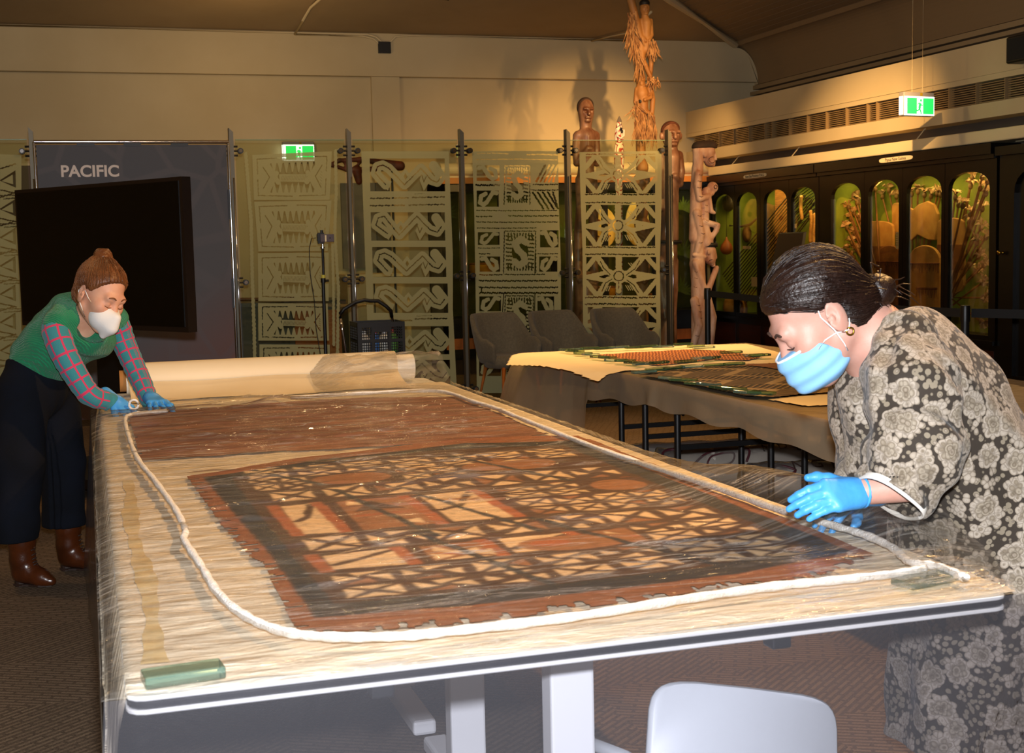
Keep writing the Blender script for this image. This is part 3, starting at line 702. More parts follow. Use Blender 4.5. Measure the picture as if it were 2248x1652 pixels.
def crop_to3(x0, y0, x1, y1, w, h, Y, off=-.008):
    c = [aty(px, py, Y) for px, py in ((x0, y0), (x1, y0), (x0, y1), (x1, y1))]
    def f(xs, ys):
        u = (np.asarray(xs)/w)[:, None]; v_ = (np.asarray(ys)/h)[:, None]
        P = c[0]*(1-u)*(1-v_)+c[1]*u*(1-v_)+c[2]*(1-u)*v_+c[3]*u*v_; P[:, 1] = Y+off; return P
    return f
def bil(q, u, v): q = [np.array(p, float) for p in q]; return q[0]*(1-u)*(1-v)+q[1]*u*(1-v)+q[2]*u*v+q[3]*(1-u)*v
def pan_teeth():
    r = Ras(793, 2060)
    r.line([(62, 120), (85, 420), (100, 600), (108, 1000), (122, 1400), (135, 2040)], 24, 1, .12); r.line([(712, 100), (718, 400), (706, 700), (735, 1100), (728, 1500), (720, 2040)], 22, 1, .12)
    r.line([(690, 760), (697, 1100), (700, 1500)], 20, 1, .1)
    boxes = [((108, 130), (686, 104), (668, 452), (120, 452)), ((122, 464), (683, 455), (655, 818), (152, 822)), ((148, 835), (662, 830), (662, 1182), (152, 1182)), ((150, 1197), (655, 1200), (665, 1470), (152, 1470)), ((160, 1497), (670, 1500), (672, 1770), (160, 1770)), ((160, 1790), (670, 1790), (672, 2050), (160, 2050))]
    for q in boxes:
        B = lambda u, v: bil(q, u, v)
        r.poly([B(0, 0), B(1, 0), B(1, 1), B(0, 1)])
        for a, b in (((.06, .1), (.42, .09)), ((.55, .08), (.94, .1)), ((.06, .9), (.5, .92)), ((.6, .91), (.94, .9)), ((.06, .1), (.06, .42)), ((.06, .55), (.06, .9)), ((.94, .12), (.94, .4)), ((.94, .55), (.94, .88))): r.line([B(*a), B(*b)], 7, 0, .3)
        r.poly([B(.15, .2), B(.88, .2), B(.72, .5), B(.88, .84), B(.15, .84), B(.30, .5)], 0)
        for k in range(9):
            u = .19+k*.078
            r.poly([B(u-.033, .18), B(u+.033, .18), B(u+.008, .40+.02*(k % 2)), B(u-.006, .40)]); r.poly([B(u-.033, .86), B(u+.033, .86), B(u+.006, .66-.02*(k % 3)), B(u-.008, .66)])
        r.poly([B(.33, .44), B(.69, .46), B(.68, .62), B(.34, .60)])
        for k in range(16): u = .355+k*.02; r.line([B(u, .58), B(u+.018, .48)], 3, 0)
        r.line([B(.17, .86), B(.30, .42)], 34); r.line([B(.17, .18), B(.32, .62)], 34); r.line([B(.86, .86), B(.70, .42)], 34); r.line([B(.86, .18), B(.69, .62)], 34)
        r.poly([B(.1, .3), B(.2, .5), B(.1, .75)]); r.poly([B(.92, .3), B(.8, .5), B(.92, .75)])
        r.line([B(.13, .28), B(.21, .5), B(.13, .74)], 7, 0, .2); r.line([B(.88, .28), B(.80, .5), B(.88, .74)], 7, 0, .2)
        for k in range(5): r.line([B(.865, .4+.06*k), B(.885, .43+.06*k)], 3, 0)
    return r
def pan_zig():
    r = Ras(721, 1660)
    r.poly([(38, 65), (612, 65), (640, 740), (640, 1100), (668, 1655), (110, 1655), (75, 1180), (60, 700), (45, 300)])
    cells = [(112, 325, 92, 585), (462, 648, 98, 585), (690, 888, 108, 592), (930, 1125, 112, 605), (1213, 1400, 120, 612), (1437, 1608, 128, 620)]
    for i, (ya, yb, xa, xb) in enumerate(cells):
        r.poly([(xa, ya), (xb, ya), (xb+4, yb), (xa+4, yb)], 0); H = yb-ya; W = xb-xa
        Q = lambda u, v: (xa+u*W, ya+v*H)
        if i % 2 == 0 or i == 3: P = [(.21, .80), (.075, .45), (.10, .25), (.17, .20), (.25, .30), (.46, .80), (.68, .30), (.82, .66), (.90, .72), (.955, .55), (.85, .22)]; dm = .72; tv = .47
        else: P = [(.22, .75), (.07, .45), (.10, .2), (.18, .14), (.38, .80), (.62, .14), (.80, .62), (.90, .70), (.955, .5), (.88, .2)]; dm = .66; tv = .40
        r.line([Q(*p) for p in P], 62); r.poly([Q(dm-.06, .65), Q(dm, 1.0), Q(dm+.08, .68), Q(dm, .30)]); r.poly([Q(tv-.10, .60), Q(tv, .30), Q(tv+.10, .60), Q(tv, .85)])
        r.poly([Q(.09, .62), Q(.24, .98), Q(.29, .70)])
        r.line([Q(*p) for p in P[:-1]], 7, 0, .3); r.poly([Q(tv-.02, .55), Q(tv, .44), Q(tv+.03, .56), Q(tv, .66)], 0)
        r.line([Q(dm-.03, .5), Q(dm, .72), Q(dm+.03, .55)], 6, 0)
        r.rect(xa-6, ya-14, xb, ya) if i in (0,) else None
    for y, a, b in ((372, 96, 340), (366, 370, 585), (420, 96, 318), (415, 348, 580), (1165, 392, 604), (1178, 120, 365), (343, 388, 450), (1146, 400, 495)): r.line([(a, y), (b, y-4)], 8 if y not in (343, 1146) else 4, 0, .4)
    return r
def pan_s():
    r = Ras(807, 2130); r.poly([(22, 85), (400, 80), (745, 82), (752, 500), (770, 1000), (775, 2120), (62, 2120), (50, 1200), (40, 600)])
    def s_in(x0, y0, x1, y1, fl=1):
        r.rect(x0, y0, x1, y1, 0); W, H = x1-x0, y1-y0; P = [(.9, .16), (.72, .12), (.62, .35), (.45, .72), (.30, .88), (.15, .75), (.2, .35), (.4, .2)] if fl > 0 else [(.1, .16), (.28, .12), (.38, .35), (.55, .72), (.70, .88), (.85, .75), (.8, .35), (.6, .2)]
        r.line([(x0+u*W, y0+v*H) for u, v in P], .26*H, 1, .05)
    def spiky(x0, y0, x1, y1):
        W, H = x1-x0, y1-y0; cx, cy = (x0+x1)/2, (y0+y1)/2
        r.poly([(cx+.30*W*math.cos(a), cy+.32*H*math.sin(a)) for a in np.linspace(0, 6.28, 18)], 0)
        for k in range(9):
            x = x0+W*(.08+.105*k); r.line([(x, y0+4), (x+8*math.sin(k), y0+H*.18)], 12, 0, .25); r.line([(x, y1-4), (x-8*math.sin(k*2), y1-H*.18)], 12, 0, .25)
            y = y0+H*(.08+.105*k); r.line([(x0+4, y), (x0+W*.2, y+6)], 12, 0, .25); r.line([(x1-4, y), (x1-W*.2, y-6)], 12, 0, .25)
        P = [(.72, .25), (.52, .16), (.32, .28), (.42, .45), (.62, .58), (.68, .76), (.48, .86), (.30, .76)]
        r.line([(x0+u*W, y0+v*H) for u, v in P], .24*W, 1, .05)
        for a, b in (((x0-14, y0-16), (x0-22, y1+20)), ((x1+14, y0-14), (x1+16, y1+14)), ((x0-14, y0-16), (x1+10, y0-16))): r.line([a, b], 8, 0, .4)
    def diag(x0, y0, x1, y1, sgn):
        for k in range(5):
            a = x0+(x1-x0)*k/5
            P = [(a, y1), (a+(x1-x0)*.42, y0)] if sgn > 0 else [(a, y0), (a+(x1-x0)*.42, y1)]
            r.line([(min(p[0], x1), p[1]) for p in P], 16, 0, .2)
    for y, x0, x1, w_ in ((102, 70, 330, 7), (112, 480, 740, 9), (152, 60, 735, 7)): r.line([(x0, y), ((x0+x1)/2, y-4), (x1, y+3)], w_, 0, .5)
    s_in(60, 200, 250, 330, -1); s_in(60, 410, 245, 545); spiky(310, 220, 490, 510); diag(560, 200, 740, 335, 1); diag(530, 425, 745, 560, -1)
    s_in(70, 758, 250, 865); s_in(85, 962, 255, 1090, -1); spiky(305, 765, 540, 1080); s_in(592, 742, 750, 885, -1); s_in(585, 962, 740, 1090)
    s_in(82, 1298, 262, 1425); spiky(312, 1310, 520, 1600); s_in(570, 1298, 712, 1435, -1); s_in(85, 1500, 262, 1640, -1); s_in(580, 1500, 720, 1640)
    s_in(80, 1850, 262, 1975); spiky(312, 1905, 520, 2080); s_in(570, 1850, 712, 1975, -1)
    for y, x0, x1, w_ in ((363, 55, 248, 14), (358, 535, 740, 9), (405, 520, 748, 9), (575, 60, 740, 8), (625, 60, 185, 9), (620, 330, 750, 10), (672, 60, 740, 8), (722, 65, 560, 7), (890, 72, 250, 6), (938, 80, 168, 8), (938, 575, 740, 7), (1115, 80, 270, 9), (1112, 290, 630, 9), (1165, 82, 735, 12), (1222, 80, 740, 12), (1268, 85, 740, 14), (1440, 80, 275, 7), (1450, 550, 720, 6), (1480, 75, 280, 6), (1690, 80, 740, 10), (1740, 80, 740, 12), (1790, 80, 740, 9)): r.line([(x0, y), ((x0*2+x1)/3, y+3), (x1, y)], w_, 0, .4)
    r.line([(100, 1222), (100, 1265)], 10, 0); r.line([(550, 940), (548, 1110)], 8, 0); r.line([(285, 1270), (275, 1440)], 8, 0); r.line([(548, 1275), (545, 1440)], 8, 0); r.line([(545, 1490), (540, 1640)], 8, 0)
    return r
def pan_star():
    r = Ras(807, 2130); r.poly([(42, 90), (400, 85), (735, 80), (735, 500), (720, 1000), (735, 2120), (78, 2120), (68, 900), (50, 400)])
    for (ya, yb, xa, xb) in ((125, 432, 95, 680), (530, 872, 96, 680), (965, 1290, 100, 688), (1390, 1690, 112, 690), (1790, 2090, 112, 690)):
        H, W = yb-ya, xb-xa; r.rect(xa, ya, xb, yb, 0); cx, cy = xa+.46*W, (ya+yb)/2
        Q = lambda u, v: (xa+u*W, ya+v*H)
        for P, w_ in (([(.46, .5), (.46, .0)], 52), ([(.46, .5), (.46, .88)], 46), ([(.46, .5), (.30, .38), (.16, .02)], 50), ([(.46, .5), (.62, .40), (.80, .02)], 50), ([(.46, .5), (.30, .60), (.18, .98)], 50), ([(.46, .5), (.64, .62), (.78, .98)], 50),
                      ([(0, .30), (.13, .0)], 40), ([(0, .66), (.14, .98)], 40), ([(1, .28), (.86, .0)], 40), ([(1, .62), (.84, .98)], 40), ([(.30, .40), (0, .52), (.30, .62)], 34), ([(.64, .40), (.98, .50), (.66, .62)], 34)): r.line([Q(*p) for p in P], w_, 1, .05)
        r.disc(*Q(.14, .5), 26); r.disc(*Q(.76, .5), 28); r.disc(cx, cy, 64)
        r.line([(cx+40*math.cos(a), cy+40*math.sin(a)) for a in np.linspace(0, 6.28, 20)], 9, 0, .3); r.disc(cx, cy, 30)
        for P in ([(.46, .66), (.46, .84)], [(.34, .46), (.24, .28), (.2, .12)], [(.57, .47), (.70, .30), (.76, .1)], [(.36, .58), (.27, .68), (.22, .9)], [(.58, .6), (.68, .74), (.74, .92)]): r.line([Q(*p) for p in P], 7, 0, .3)
        for k in range(3): r.line([Q(.60+.035*k, .16), Q(.65+.035*k, .26)], 7); r.line([Q(.28+.03*k, .76), Q(.25+.03*k, .88)], 7); r.line([Q(.56+.03*k, .74), Q(.60+.03*k, .86)], 7)
    for y, w_ in ((110, 8), (442, 10), (512, 9), (886, 9), (945, 9), (1308, 12), (1365, 12), (1710, 10), (1770, 10)): r.line([(95, y), (260, y-5)], w_, 0, .4); r.line([(280, y-3), (520, y+3)], w_, 0, .4); r.line([(545, y), (675, y-3)], w_, 0, .4)
    return r
def pan_left():
    r = Ras(264, 1900); r.rect(0, 0, 265, 1900, 0); r.poly([(-10, 60), (155, 65), (160, 900), (165, 1900), (-10, 1900)])
    for y in range(190, 1900, 205):
        r.poly([(0, y+55), (112, y-15), (115, y+110), (0, y+60)], 0); r.poly([(12, y+62), (92, y+15), (95, y+85)], 1 if y % 410 else 0)
        r.line([(0, y+125), (120, y+150)], 9, 0, .3); r.line([(0, y+165), (160, y+163)], 8, 0, .3); r.line([(0, y-25), (110, y-60)], 10, 0, .3); r.line([(30, y+190), (160, y+180)], 9, 0, .3)
    r.rect(155, 0, 265, 1900, 0); return r
PX = [-.372, 1.232, 2.243, 3.262, 4.272, 5.283]
m_postbar = M('dull_steel_bar', '#6a655a', .5, metal=.8, bump=.04, bscale=60)
CLAMPZ = (2.278, 1.161, .131)
def screen_panel(x0, x1, ras, crop, label):
    t = thing('glass_screen', label, 'screen', ((x0+x1)/2, GY, 0), 'frosted glass screen panels')
    MB().box((x0, GY-.005, .03), (x1, GY+.005, 2.37)).build('pane', m_glass, t)
    MB().box((x0, GY-.006, 2.37), (x1, GY+.006, 2.376)).build('top_edge', m_edge, t)
    if ras:
        V, F = ras.quads(crop_to3(*crop, GY)); link_mesh('frosted_design', V, F, m_frost, t)
screen_panel(-1.8, PX[0]-.035, pan_left(), (0, 320, 80, 895, 264, 1900), 'frosted glass panel with slanting stripes at the left edge of the picture')
screen_panel(PX[1]+.035, PX[2]-.035, pan_teeth(), (520, 300, 760, 300+2060/3.304, 793, 2060), 'glass panel frosted with toothed bow shapes beside the grey banner')
screen_panel(PX[2]+.035, PX[3]-.035, pan_zig(), (780, 310, 1020, 310+1660/3.004, 721, 1660), 'glass panel frosted with thick zigzag bands behind the crate')
screen_panel(PX[3]+.035, PX[4]-.035, pan_s(), (1030, 310, 1240, 310+2130/3.842, 807, 2130), 'glass panel frosted with S curls and spiky squares behind the grey chairs')
screen_panel(PX[4]+.035, PX[5]-.035, pan_star(), (1260, 310, 1470, 310+2130/3.842, 807, 2130), 'glass panel frosted with rows of stars in front of the carved figures')
for i, x in enumerate(PX):
    t = thing('steel_post', ['steel flat-bar post left of the grey banner', 'steel flat-bar post at the right edge of the grey banner', 'steel flat-bar post behind the black crate', 'steel flat-bar post between the zigzag and S panels', 'steel flat-bar post between the S and star panels', 'steel flat-bar post ending the screen beside the tall carved figure'][i], 'post', (x, GY, 0), 'posts of the glass screen')
    b = MB(); b.prism([(x-.018, GY-.045, 0), (x+.018, GY-.045, 0), (x+.018, GY-.045, 2.435), (x-.018, GY-.045, 2.47)], (0, .08, 0)); b.build('bar', m_postbar, t)
    MB().cyl((x+.004, GY-.075, 0), (x+.004, GY-.075, 2.05), .007, n=10).build('rod', m_chrome, t, True)
    MB().box((x-.05, GY-.09, 0), (x+.05, GY+.07, .012)).build('base_plate', m_steel, t)
    for z in CLAMPZ:
        for sd in (-1, 1):
            if (i == 5 and sd > 0): continue
            b = MB(); b.cyl((x, GY-.02, z), (x+sd*.075, GY-.02, z), .008, n=8)
            for dz in (.038, -.038): b.cyl((x, GY-.02, z+dz), (x+sd*.052, GY-.02, z+dz), .009, n=8)
            b.cyl((x+sd*.075, GY-.045, z), (x+sd*.075, GY+.02, z), .024, n=14); b.build('clamp', m_blackm, t, auto=35)
            MB().cyl((x+sd*.075, GY-.052, z), (x+sd*.075, GY-.044, z), .015, n=12).build('bolt_head', m_chrome, t)

# grey banner panel with lettering
m_ban = bpy.data.materials.new('banner_print'); n = NT(m_ban); v = n.coord('Object')
sx = n.new('ShaderNodeSeparateXYZ'); n.l.new(v, sx.inputs[0])
g1 = n.math('ADD', n.math('MULTIPLY', sx.outputs[2], -.42), n.math('MULTIPLY', sx.outputs[0], .30))
base = n.ramp(n.math('ADD', g1, .95), [(.25, S('#3b3d49')), (.62, S('#4b4a52')), (.95, S('#6a4640'))])
vo = n.new('ShaderNodeTexVoronoi', feature='DISTANCE_TO_EDGE', i_Scale=2.2); n.l.new(v, vo.inputs['Vector'])
edge = n.ramp(vo.outputs['Distance'], [(.03, (1, 1, 1, 1)), (.06, (0, 0, 0, 1))])
vs = n.new('ShaderNodeTexVoronoi', i_Scale=2.2); n.l.new(v, vs.inputs['Vector'])
col = n.mix(n.math('MULTIPLY', edge, .35), base, S('#57525a')); n.l.new(col, n.p.inputs['Base Color']); n.p.inputs['Roughness'].default_value = .55
t = thing('banner_panel', 'dark grey banner panel in a chrome frame lettered PACIFIC', 'banner', (.42, 11.72, 0))
MB().box((-.335, 11.715, .06), (1.185, 11.735, 2.325)).build('printed_panel', m_ban, t)
b = MB(); b.cyl((-.35, 11.72, 2.35), (1.205, 11.72, 2.35), .016, n=12); b.cyl((1.20, 11.72, 0), (1.20, 11.72, 2.35), .012, n=10); b.cyl((-.35, 11.72, 0), (-.35, 11.72, 2.35), .012, n=10); b.box((-.4, 11.55, 0), (-.3, 11.9, .02)); b.box((1.15, 11.55, 0), (1.25, 11.9, .02)); b.build('frame', m_chrome, t, auto=40)
b = MB()
for x in (.05, .42, .8): MB().box((x-.07, 11.71, 2.315), (x+.07, 11.74, 2.34)).build('clip', m_blackm, t)
for z in (1.95, 1.2): MB().box((1.18, 11.70, z-.25), (1.195, 11.74, z)).build('edge_clip', m_blackm, t)
p0, p1 = aty(133, 382, 11.712), aty(262, 381, 11.712)
lt = text_obj('lettering', 'PACIFIC', .130, M('pale_lettering', '#d6d0d2', .6), t, ((p0[0]+p1[0])/2, 11.712, 2.107), (R_(90), 0, 0), .001, bold=.0035)

# television on a wheeled stand, turned in front of the banner
A = CO+ray(32, 420)*8.75; Bq = CO+ray(398, 387)*7.55; C = CO+ray(413, 733)*7.50
A[2] = Bq[2]; ex = nrm((Bq-A)*np.array([1, 1, 0])); L = np.linalg.norm((Bq-A)[:2]); H = Bq[2]-C[2]; nrmv = np.array([ex[1], -ex[0], 0.])
c0 = np.array([A[0], A[1], C[2]])
t = thing('television', 'large black flat television on a stand in front of the grey banner', 'television', (c0+ex*L/2)*np.array([1, 1, 0]))
def slab(b, u0, u1, z0, z1, d0, d1):
    P = [c0+ex*u+np.array([0, 0, z]) + nrmv*d for u in (u0, u1) for z in (z0, z1) for d in (d0, d1)]
    return b.add(P, [(0, 1, 3, 2), (4, 6, 7, 5), (0, 4, 5, 1), (2, 3, 7, 6), (0, 2, 6, 4), (1, 5, 7, 3)])
slab(MB(), 0, L, 0, H, -.06, 0).build('housing', M('tv_housing', '#1c1310', .35), t)
slab(MB(), .022, L-.03, .03, H-.022, 0, .004).build('screen', M('tv_screen', '#020202', .30, spec=.35), t)
b = MB(); slab(b, L*.42, L*.58, -C[2]+.1, H*.5, -.14, -.06); slab(b, L*.3, L*.7, H*.35, H*.55, -.09, -.055); b.build('column', m_blackm, t)
b = MB(); slab(b, L*.2, L*.8, -C[2]+.06, -C[2]+.12, -.4, .3); slab(b, L*.36, L*.64, -C[2]+.12, -C[2]+.55, -.3, -.14); b.build('base', m_blackm, t)
for u in (.24, .76):
    for d in (-.36, .26):
        q = c0+ex*L*u+nrmv*d; MB().cyl((q[0]-.02, q[1], .032), (q[0]+.02, q[1], .032), .031, n=12).build('castor', m_blackm, t)

# ---- exit signs
m_lit = M('lit_white', '#f4fff8', .4, emit='#f2fff6', es=1.7); m_litg = M('lit_green', '#28d768', .4, emit='#22dc5e', es=1.1); m_house = M('sign_housing', '#8f8d90', .5)
def exit_sign(c, w_, h_, yaw, label, ztop):
    t = thing('exit_sign', label, 'sign', c, 'exit signs'); Rm = rotm(rz=yaw); c = np.array(c)
    def bx(lo, hi, nm, m):
        b = MB(); b.box(c+np.array(lo), c+np.array(hi), Rm, c); return b.build(nm, m, t)
    bev(bx((-w_/2, -.03, -h_/2), (w_/2, .03, h_/2+.035), 'housing', m_house), .008)
    bx((-w_/2+.004, -.034, -h_/2+.004), (w_/2-.004, -.03, h_/2), 'lit_face', m_lit)
    bx((-w_/2-.003, -.022, -h_/2+.01), (-w_/2, .022, h_/2), 'lit_side', m_lit)
    bx((-w_/2+.032, -.0352, -h_/2+.016), (-.028, -.034, h_/2-.012), 'green_field', m_litg); bx((.038, -.0352, -h_/2+.016), (w_/2-.012, -.034, h_/2-.012), 'green_field', m_litg)
    s = h_; b = MB()
    def st(P, wd):
        for (x0, z0), (x1, z1) in zip(P[:-1], P[1:]):
            d = nrm([x1-x0, 0, z1-z0]); q = np.array([-d[2], 0, d[0]])*wd/2
            V = [c+Rm@(np.array([x, -.0356, z])+o) for x, z, o in ((x0, z0, q), (x0, z0, -q), (x1, z1, -q), (x1, z1, q))]; b.add(V, [(0, 1, 2, 3)])
    st([(.008, s*.16), (-.002, -s*.10)], s*.17); st([(-.002, -s*.1), (-.012, -s*.22), (-.035, -s*.22)], s*.085); st([(.0, -s*.1), (.014, -s*.3), (.018, -s*.4)], s*.085)
    st([(.01, s*.15), (-.012, s*.16), (-.02, s*.05)], s*.055); st([(.01, s*.14), (.02, s*.05), (.034, s*.05)], s*.055)
    b.add([c+Rm@np.array([.014+s*.075*math.cos(a), -.0356, s*.3+s*.075*math.sin(a)]) for a in np.linspace(0, 6.28, 10)[:-1]], [tuple(range(9))]); b.build('running_figure', m_litg, t)
    b = MB()
    for x, k in ((-.05, 1), (.06, 1)) if ztop else ():
        q = c+Rm@np.array([x, 0, h_/2+.035]); b.tube([q, (q[0]+.004, q[1], (q[2]+ztop)/2), (q[0], q[1], ztop)], .0016, 5)
    if ztop: b.build('hanging_wire', m_trim, t)
    bx((.01, -.032, h_/2+.006), (.035, -.03, h_/2+.03), 'yellow_tag', M('yellow_tag', '#a08a10', .6))
pc = aty(2012, 234, 9.6); exit_sign(pc, .325, .155, 9, 'lit green running-man exit sign hanging before the right bulkhead', ZH+SL*(YB-9.6)*.75)
pc = aty(655, 336, YB+.055); exit_sign(pc, .348, .18, 0, 'lit green exit sign on the back wall behind the toothed glass panel', None)

# ---- behind the screen at the left: wall signs, carved prow, counter and boards
P0 = aty(759, 421, YB+.085); P1 = aty(783, 456, YB+.085)
t = thing('red_sign', 'small red fire sign on the wall behind the glass screen', 'sign', (P0+P1)/2)
MB().box((P0[0], YB+.085, P1[2]), (P1[0], YB+.097, P0[2])).build('board', M('sign_red', '#c8191c', .5), t)
MB().box((P0[0]+.03, YB+.082, P1[2]+.03), (P0[0]+.04, YB+.086, P0[2]-.04)).box((P0[0]+.02, YB+.082, P1[2]+.012), (P1[0]-.02, YB+.086, P1[2]+.022)).build('white_print', m_cream, t)
t = thing('carved_prow', 'dark red carved canoe prow lying behind the top of the second glass panel', 'carving', aty(790, 360, 14.0))
sd = SD(aty(720, 350, 14.0)-np.array([.1, .2, .35]), aty(900, 340, 14.0)+np.array([.1, .2, .12]), .009)
q = lambda x, y: aty(x, y, 14.0)
sd.chain([q(728, 361), q(745, 352), q(790, 350), q(880, 362)], [.022, .02, .026, .04], .02).chain([q(728, 362), q(760, 372), q(800, 372), q(880, 366)], [.022, .02, .025, .04], .02).cap(q(756, 355), q(762, 371), .014).cap(q(778, 370), q(795, 352), .014)
sd.cap(q(783, 374), q(788, 398), .05, .035, .02); sd.build('hull', M('red_carved_wood', '#6b2c1c', .6, '#3f1a10', 12), t)
t = thing('lit_stand', 'thin wire stand carrying the carved prow behind the screen', 'stand', (aty(860, 365, 14.0)[0], 14.0, 0)); x = aty(860, 365, 14.0)[0]
b = MB(); b.cyl((x, 14.0, 0), (x, 14.0, 2.27), .012); b.box((x-.18, 13.85, 0), (x+.18, 14.15, .02)); b.build('frame', m_blackm, t)
t = thing('service_counter', 'low grey counter with orange wood end behind the toothed glass panel', 'counter', (1.7, 14.2, 0))
MB().box((1.15, 13.9, 0), (2.5, 14.6, .86)).build('body', M('counter_grey', '#55544f', .6), t); MB().box((1.1, 13.85, .86), (2.55, 14.65, .90)).build('top', M('counter_top', '#33312e', .35), t)
MB().box((2.02, 13.885, .0), (2.5, 13.9, .8)).build('orange_front', M('counter_orange', '#b46a2a', .5, '#9d5720', 4, (1, 1, 9)), t)
b = MB(); b.tube([(1.05, 13.7, .96), (1.3, 13.66, .95), (1.7, 13.62, .94), (2.0, 13.65, .94)], .018, 8); b.build('rail', M('rail_wood', '#5d3418', .5), t, True)
t = thing('pale_cabinet', 'pale boxy cabinet behind the zigzag glass panel', 'cabinet', (2.95, 14.3, 0))
MB().box((2.62, 14.1, 0), (3.2, 14.7, 1.12)).build('body', M('pale_cabinet', '#b5a27c', .6), t); MB().box((2.6, 14.08, 1.12), (3.22, 14.72, 1.15)).build('top', m_trim, t); MB().box((2.9, 14.09, .1), (2.91, 14.1, 1.05)).build('door_gap', m_blackm, t)
t = thing('grey_pinboard', 'grey board with dark frame on the wall behind the zigzag glass panel', 'board', (3.1, YB+.07, 1.6))
MB().box((2.75, YB+.0, 1.2), (3.14, YB+.04, 2.15)).build('board', M('pinboard', '#6f6d68', .8), t); MB().box((3.14, YB-.02, .2), (3.3, YB+.04, 2.15)).build('frame', M('door_grey', '#3d3c3a', .5), t)
t = thing('wall_board', 'grey board hanging on the wall left of the grey banner', 'board', (-1.0, YB+.07, 1.6)); MB().box((-1.3, YB+.04, 1.75), (-.42, YB+.08, 2.36)).build('board', M('pin2', '#6a5f58', .8), t); MB().box((-1.32, YB+.05, 2.36), (-.40, YB+.085, 2.385)).build('rail', m_trim, t)

# ---- tall carved figures
m_wood = M('carved_wood', '#5a3726', .40, '#a07a63', 9, (1, 1, .35), bump=.35, bscale=26, lo=.36, hi=.72)
m_woodc = M('pale_carved_wood', '#a06f55', .55, '#dcbda6', 9, (1, 1, .4), bump=.3, bscale=28, lo=.36, hi=.72)
m_hairc = M('carved_hair', '#20130b', .8, '#342015', 14); m_pole = M('yellow_pole_wood', '#7c5027', .6, '#a0723f', 6, (1, 1, .4), bump=.2, bscale=30)
m_raf = M('raffia', '#b48a5c', .8, '#6e4526', 40, (1, 1, .3)); m_blk = M('black_paint', '#15110f', .6)
class Fig:
    """carving built from chains of round cones; points are read off a photo crop and stand at distance Y"""
    def __init__(s, x0, y0, sc, Y): s.x0, s.y0, s.sc, s.Y = x0, y0, sc, Y; s.k = 1/(sc*FPX/(Y*1.035))
    def p(s, x, y, dy=0): return aty(s.x0+x/s.sc, s.y0+y/s.sc, s.Y) + np.array([0, dy*s.k, 0])
    def sd(s, x0, y0, x1, y1, dep=170, res=.0085):
        a, b = s.p(x0, y1, -dep), s.p(x1, y0, dep); return SD(np.minimum(a, b)-.02, np.maximum(a, b)+.02, res)
    def ch(s, sd, pts, rad, k=10): sd.chain([s.p(*q) for q in pts], [r*s.k for r in rad], k*s.k); return s
    def el(s, sd, c, r, k=8, sub=False): sd.ell(s.p(*c), np.array(r)*s.k, None, k*s.k, sub); return s
def face_front(f, sd, cx, cy, w_, h_, dy):
    f.ch(sd, [(cx, cy-h_*.25, dy-w_*.15), (cx, cy+h_*.18, dy-w_*.3)], [w_*.17, w_*.27], 3); f.ch(sd, [(cx-w_*.6, cy-h_*.28, dy-w_*.05), (cx+w_*.6, cy-h_*.28, dy-w_*.05)], [w_*.2, w_*.2], 4)
    f.ch(sd, [(cx-w_*.3, cy+h_*.45, dy), (cx+w_*.3, cy+h_*.45, dy)], [w_*.2, w_*.2], 3); f.ch(sd, [(cx-w_*.2, cy+h_*.72, dy+w_*.15), (cx+w_*.2, cy+h_*.72, dy+w_*.15)], [w_*.25, w_*.25], 4)
    for s in (-1, 1): f.el(sd, (cx+s*w_*.42, cy-h_*.05, dy-w_*.12), (w_*.26, w_*.3, h_*.14), 3, True)
# figure with clasped hands (photo crop 1200..1640 x 180..780, 2.752)
f = Fig(1200, 180, 2.752, 12.5); zf = lambda F: (lambda p: np.array([p[0], p[1], 0]))(F.p(240, 400))
t = thing('carved_figure', 'tall carved figure with long oval face and clasped hands behind the screen', 'figure', zf(f), 'tall carved figures'); sd = f.sd(140, 90, 345, 1930)
f.el(sd, (238, 178, 0), (49, 52, 80)); f.ch(sd, [(238, 225, 5), (238, 290, 8)], [40, 36]); f.ch(sd, [(192, 322, 0), (240, 312, 0), (290, 322, 0)], [30, 36, 30], 12)
f.ch(sd, [(240, 330, 0), (240, 430, 0), (238, 500, 0), (238, 570, 0)], [56, 52, 46, 56], 12)
for s in (-1, 1):
    f.ch(sd, [(240+s*58, 325, 0), (240+s*64, 420, 5), (240+s*60, 490, -5), (240+s*8, 405, -52)], [24, 22, 20, 17], 6); f.ch(sd, [(240+s*34, 590, 0), (240+s*38, 760, -20), (240+s*44, 920, 12), (240+s*48, 1150, 0), (240+s*50, 1195, -40)], [34, 32, 28, 26, 20], 8)
f.ch(sd, [(240, 1215, 0), (240, 1905, 0)], [74, 80]); f.ch(sd, [(235, 440, -50), (235, 330, -52)], [7, 7], 4); face_front(f, sd, 238, 185, 42, 72, -44); sd.half((0, 0, .002), (0, 0, -1)); sd.build('body', m_wood, t)
sd = f.sd(170, 85, 310, 200); f.el(sd, (238, 152, 8), (54, 58, 62)); sd.half(f.p(238, 138, 0), f.p(238, 190, -50)-f.p(238, 150, 0)); sd.build('carved_hair', m_hairc, t)
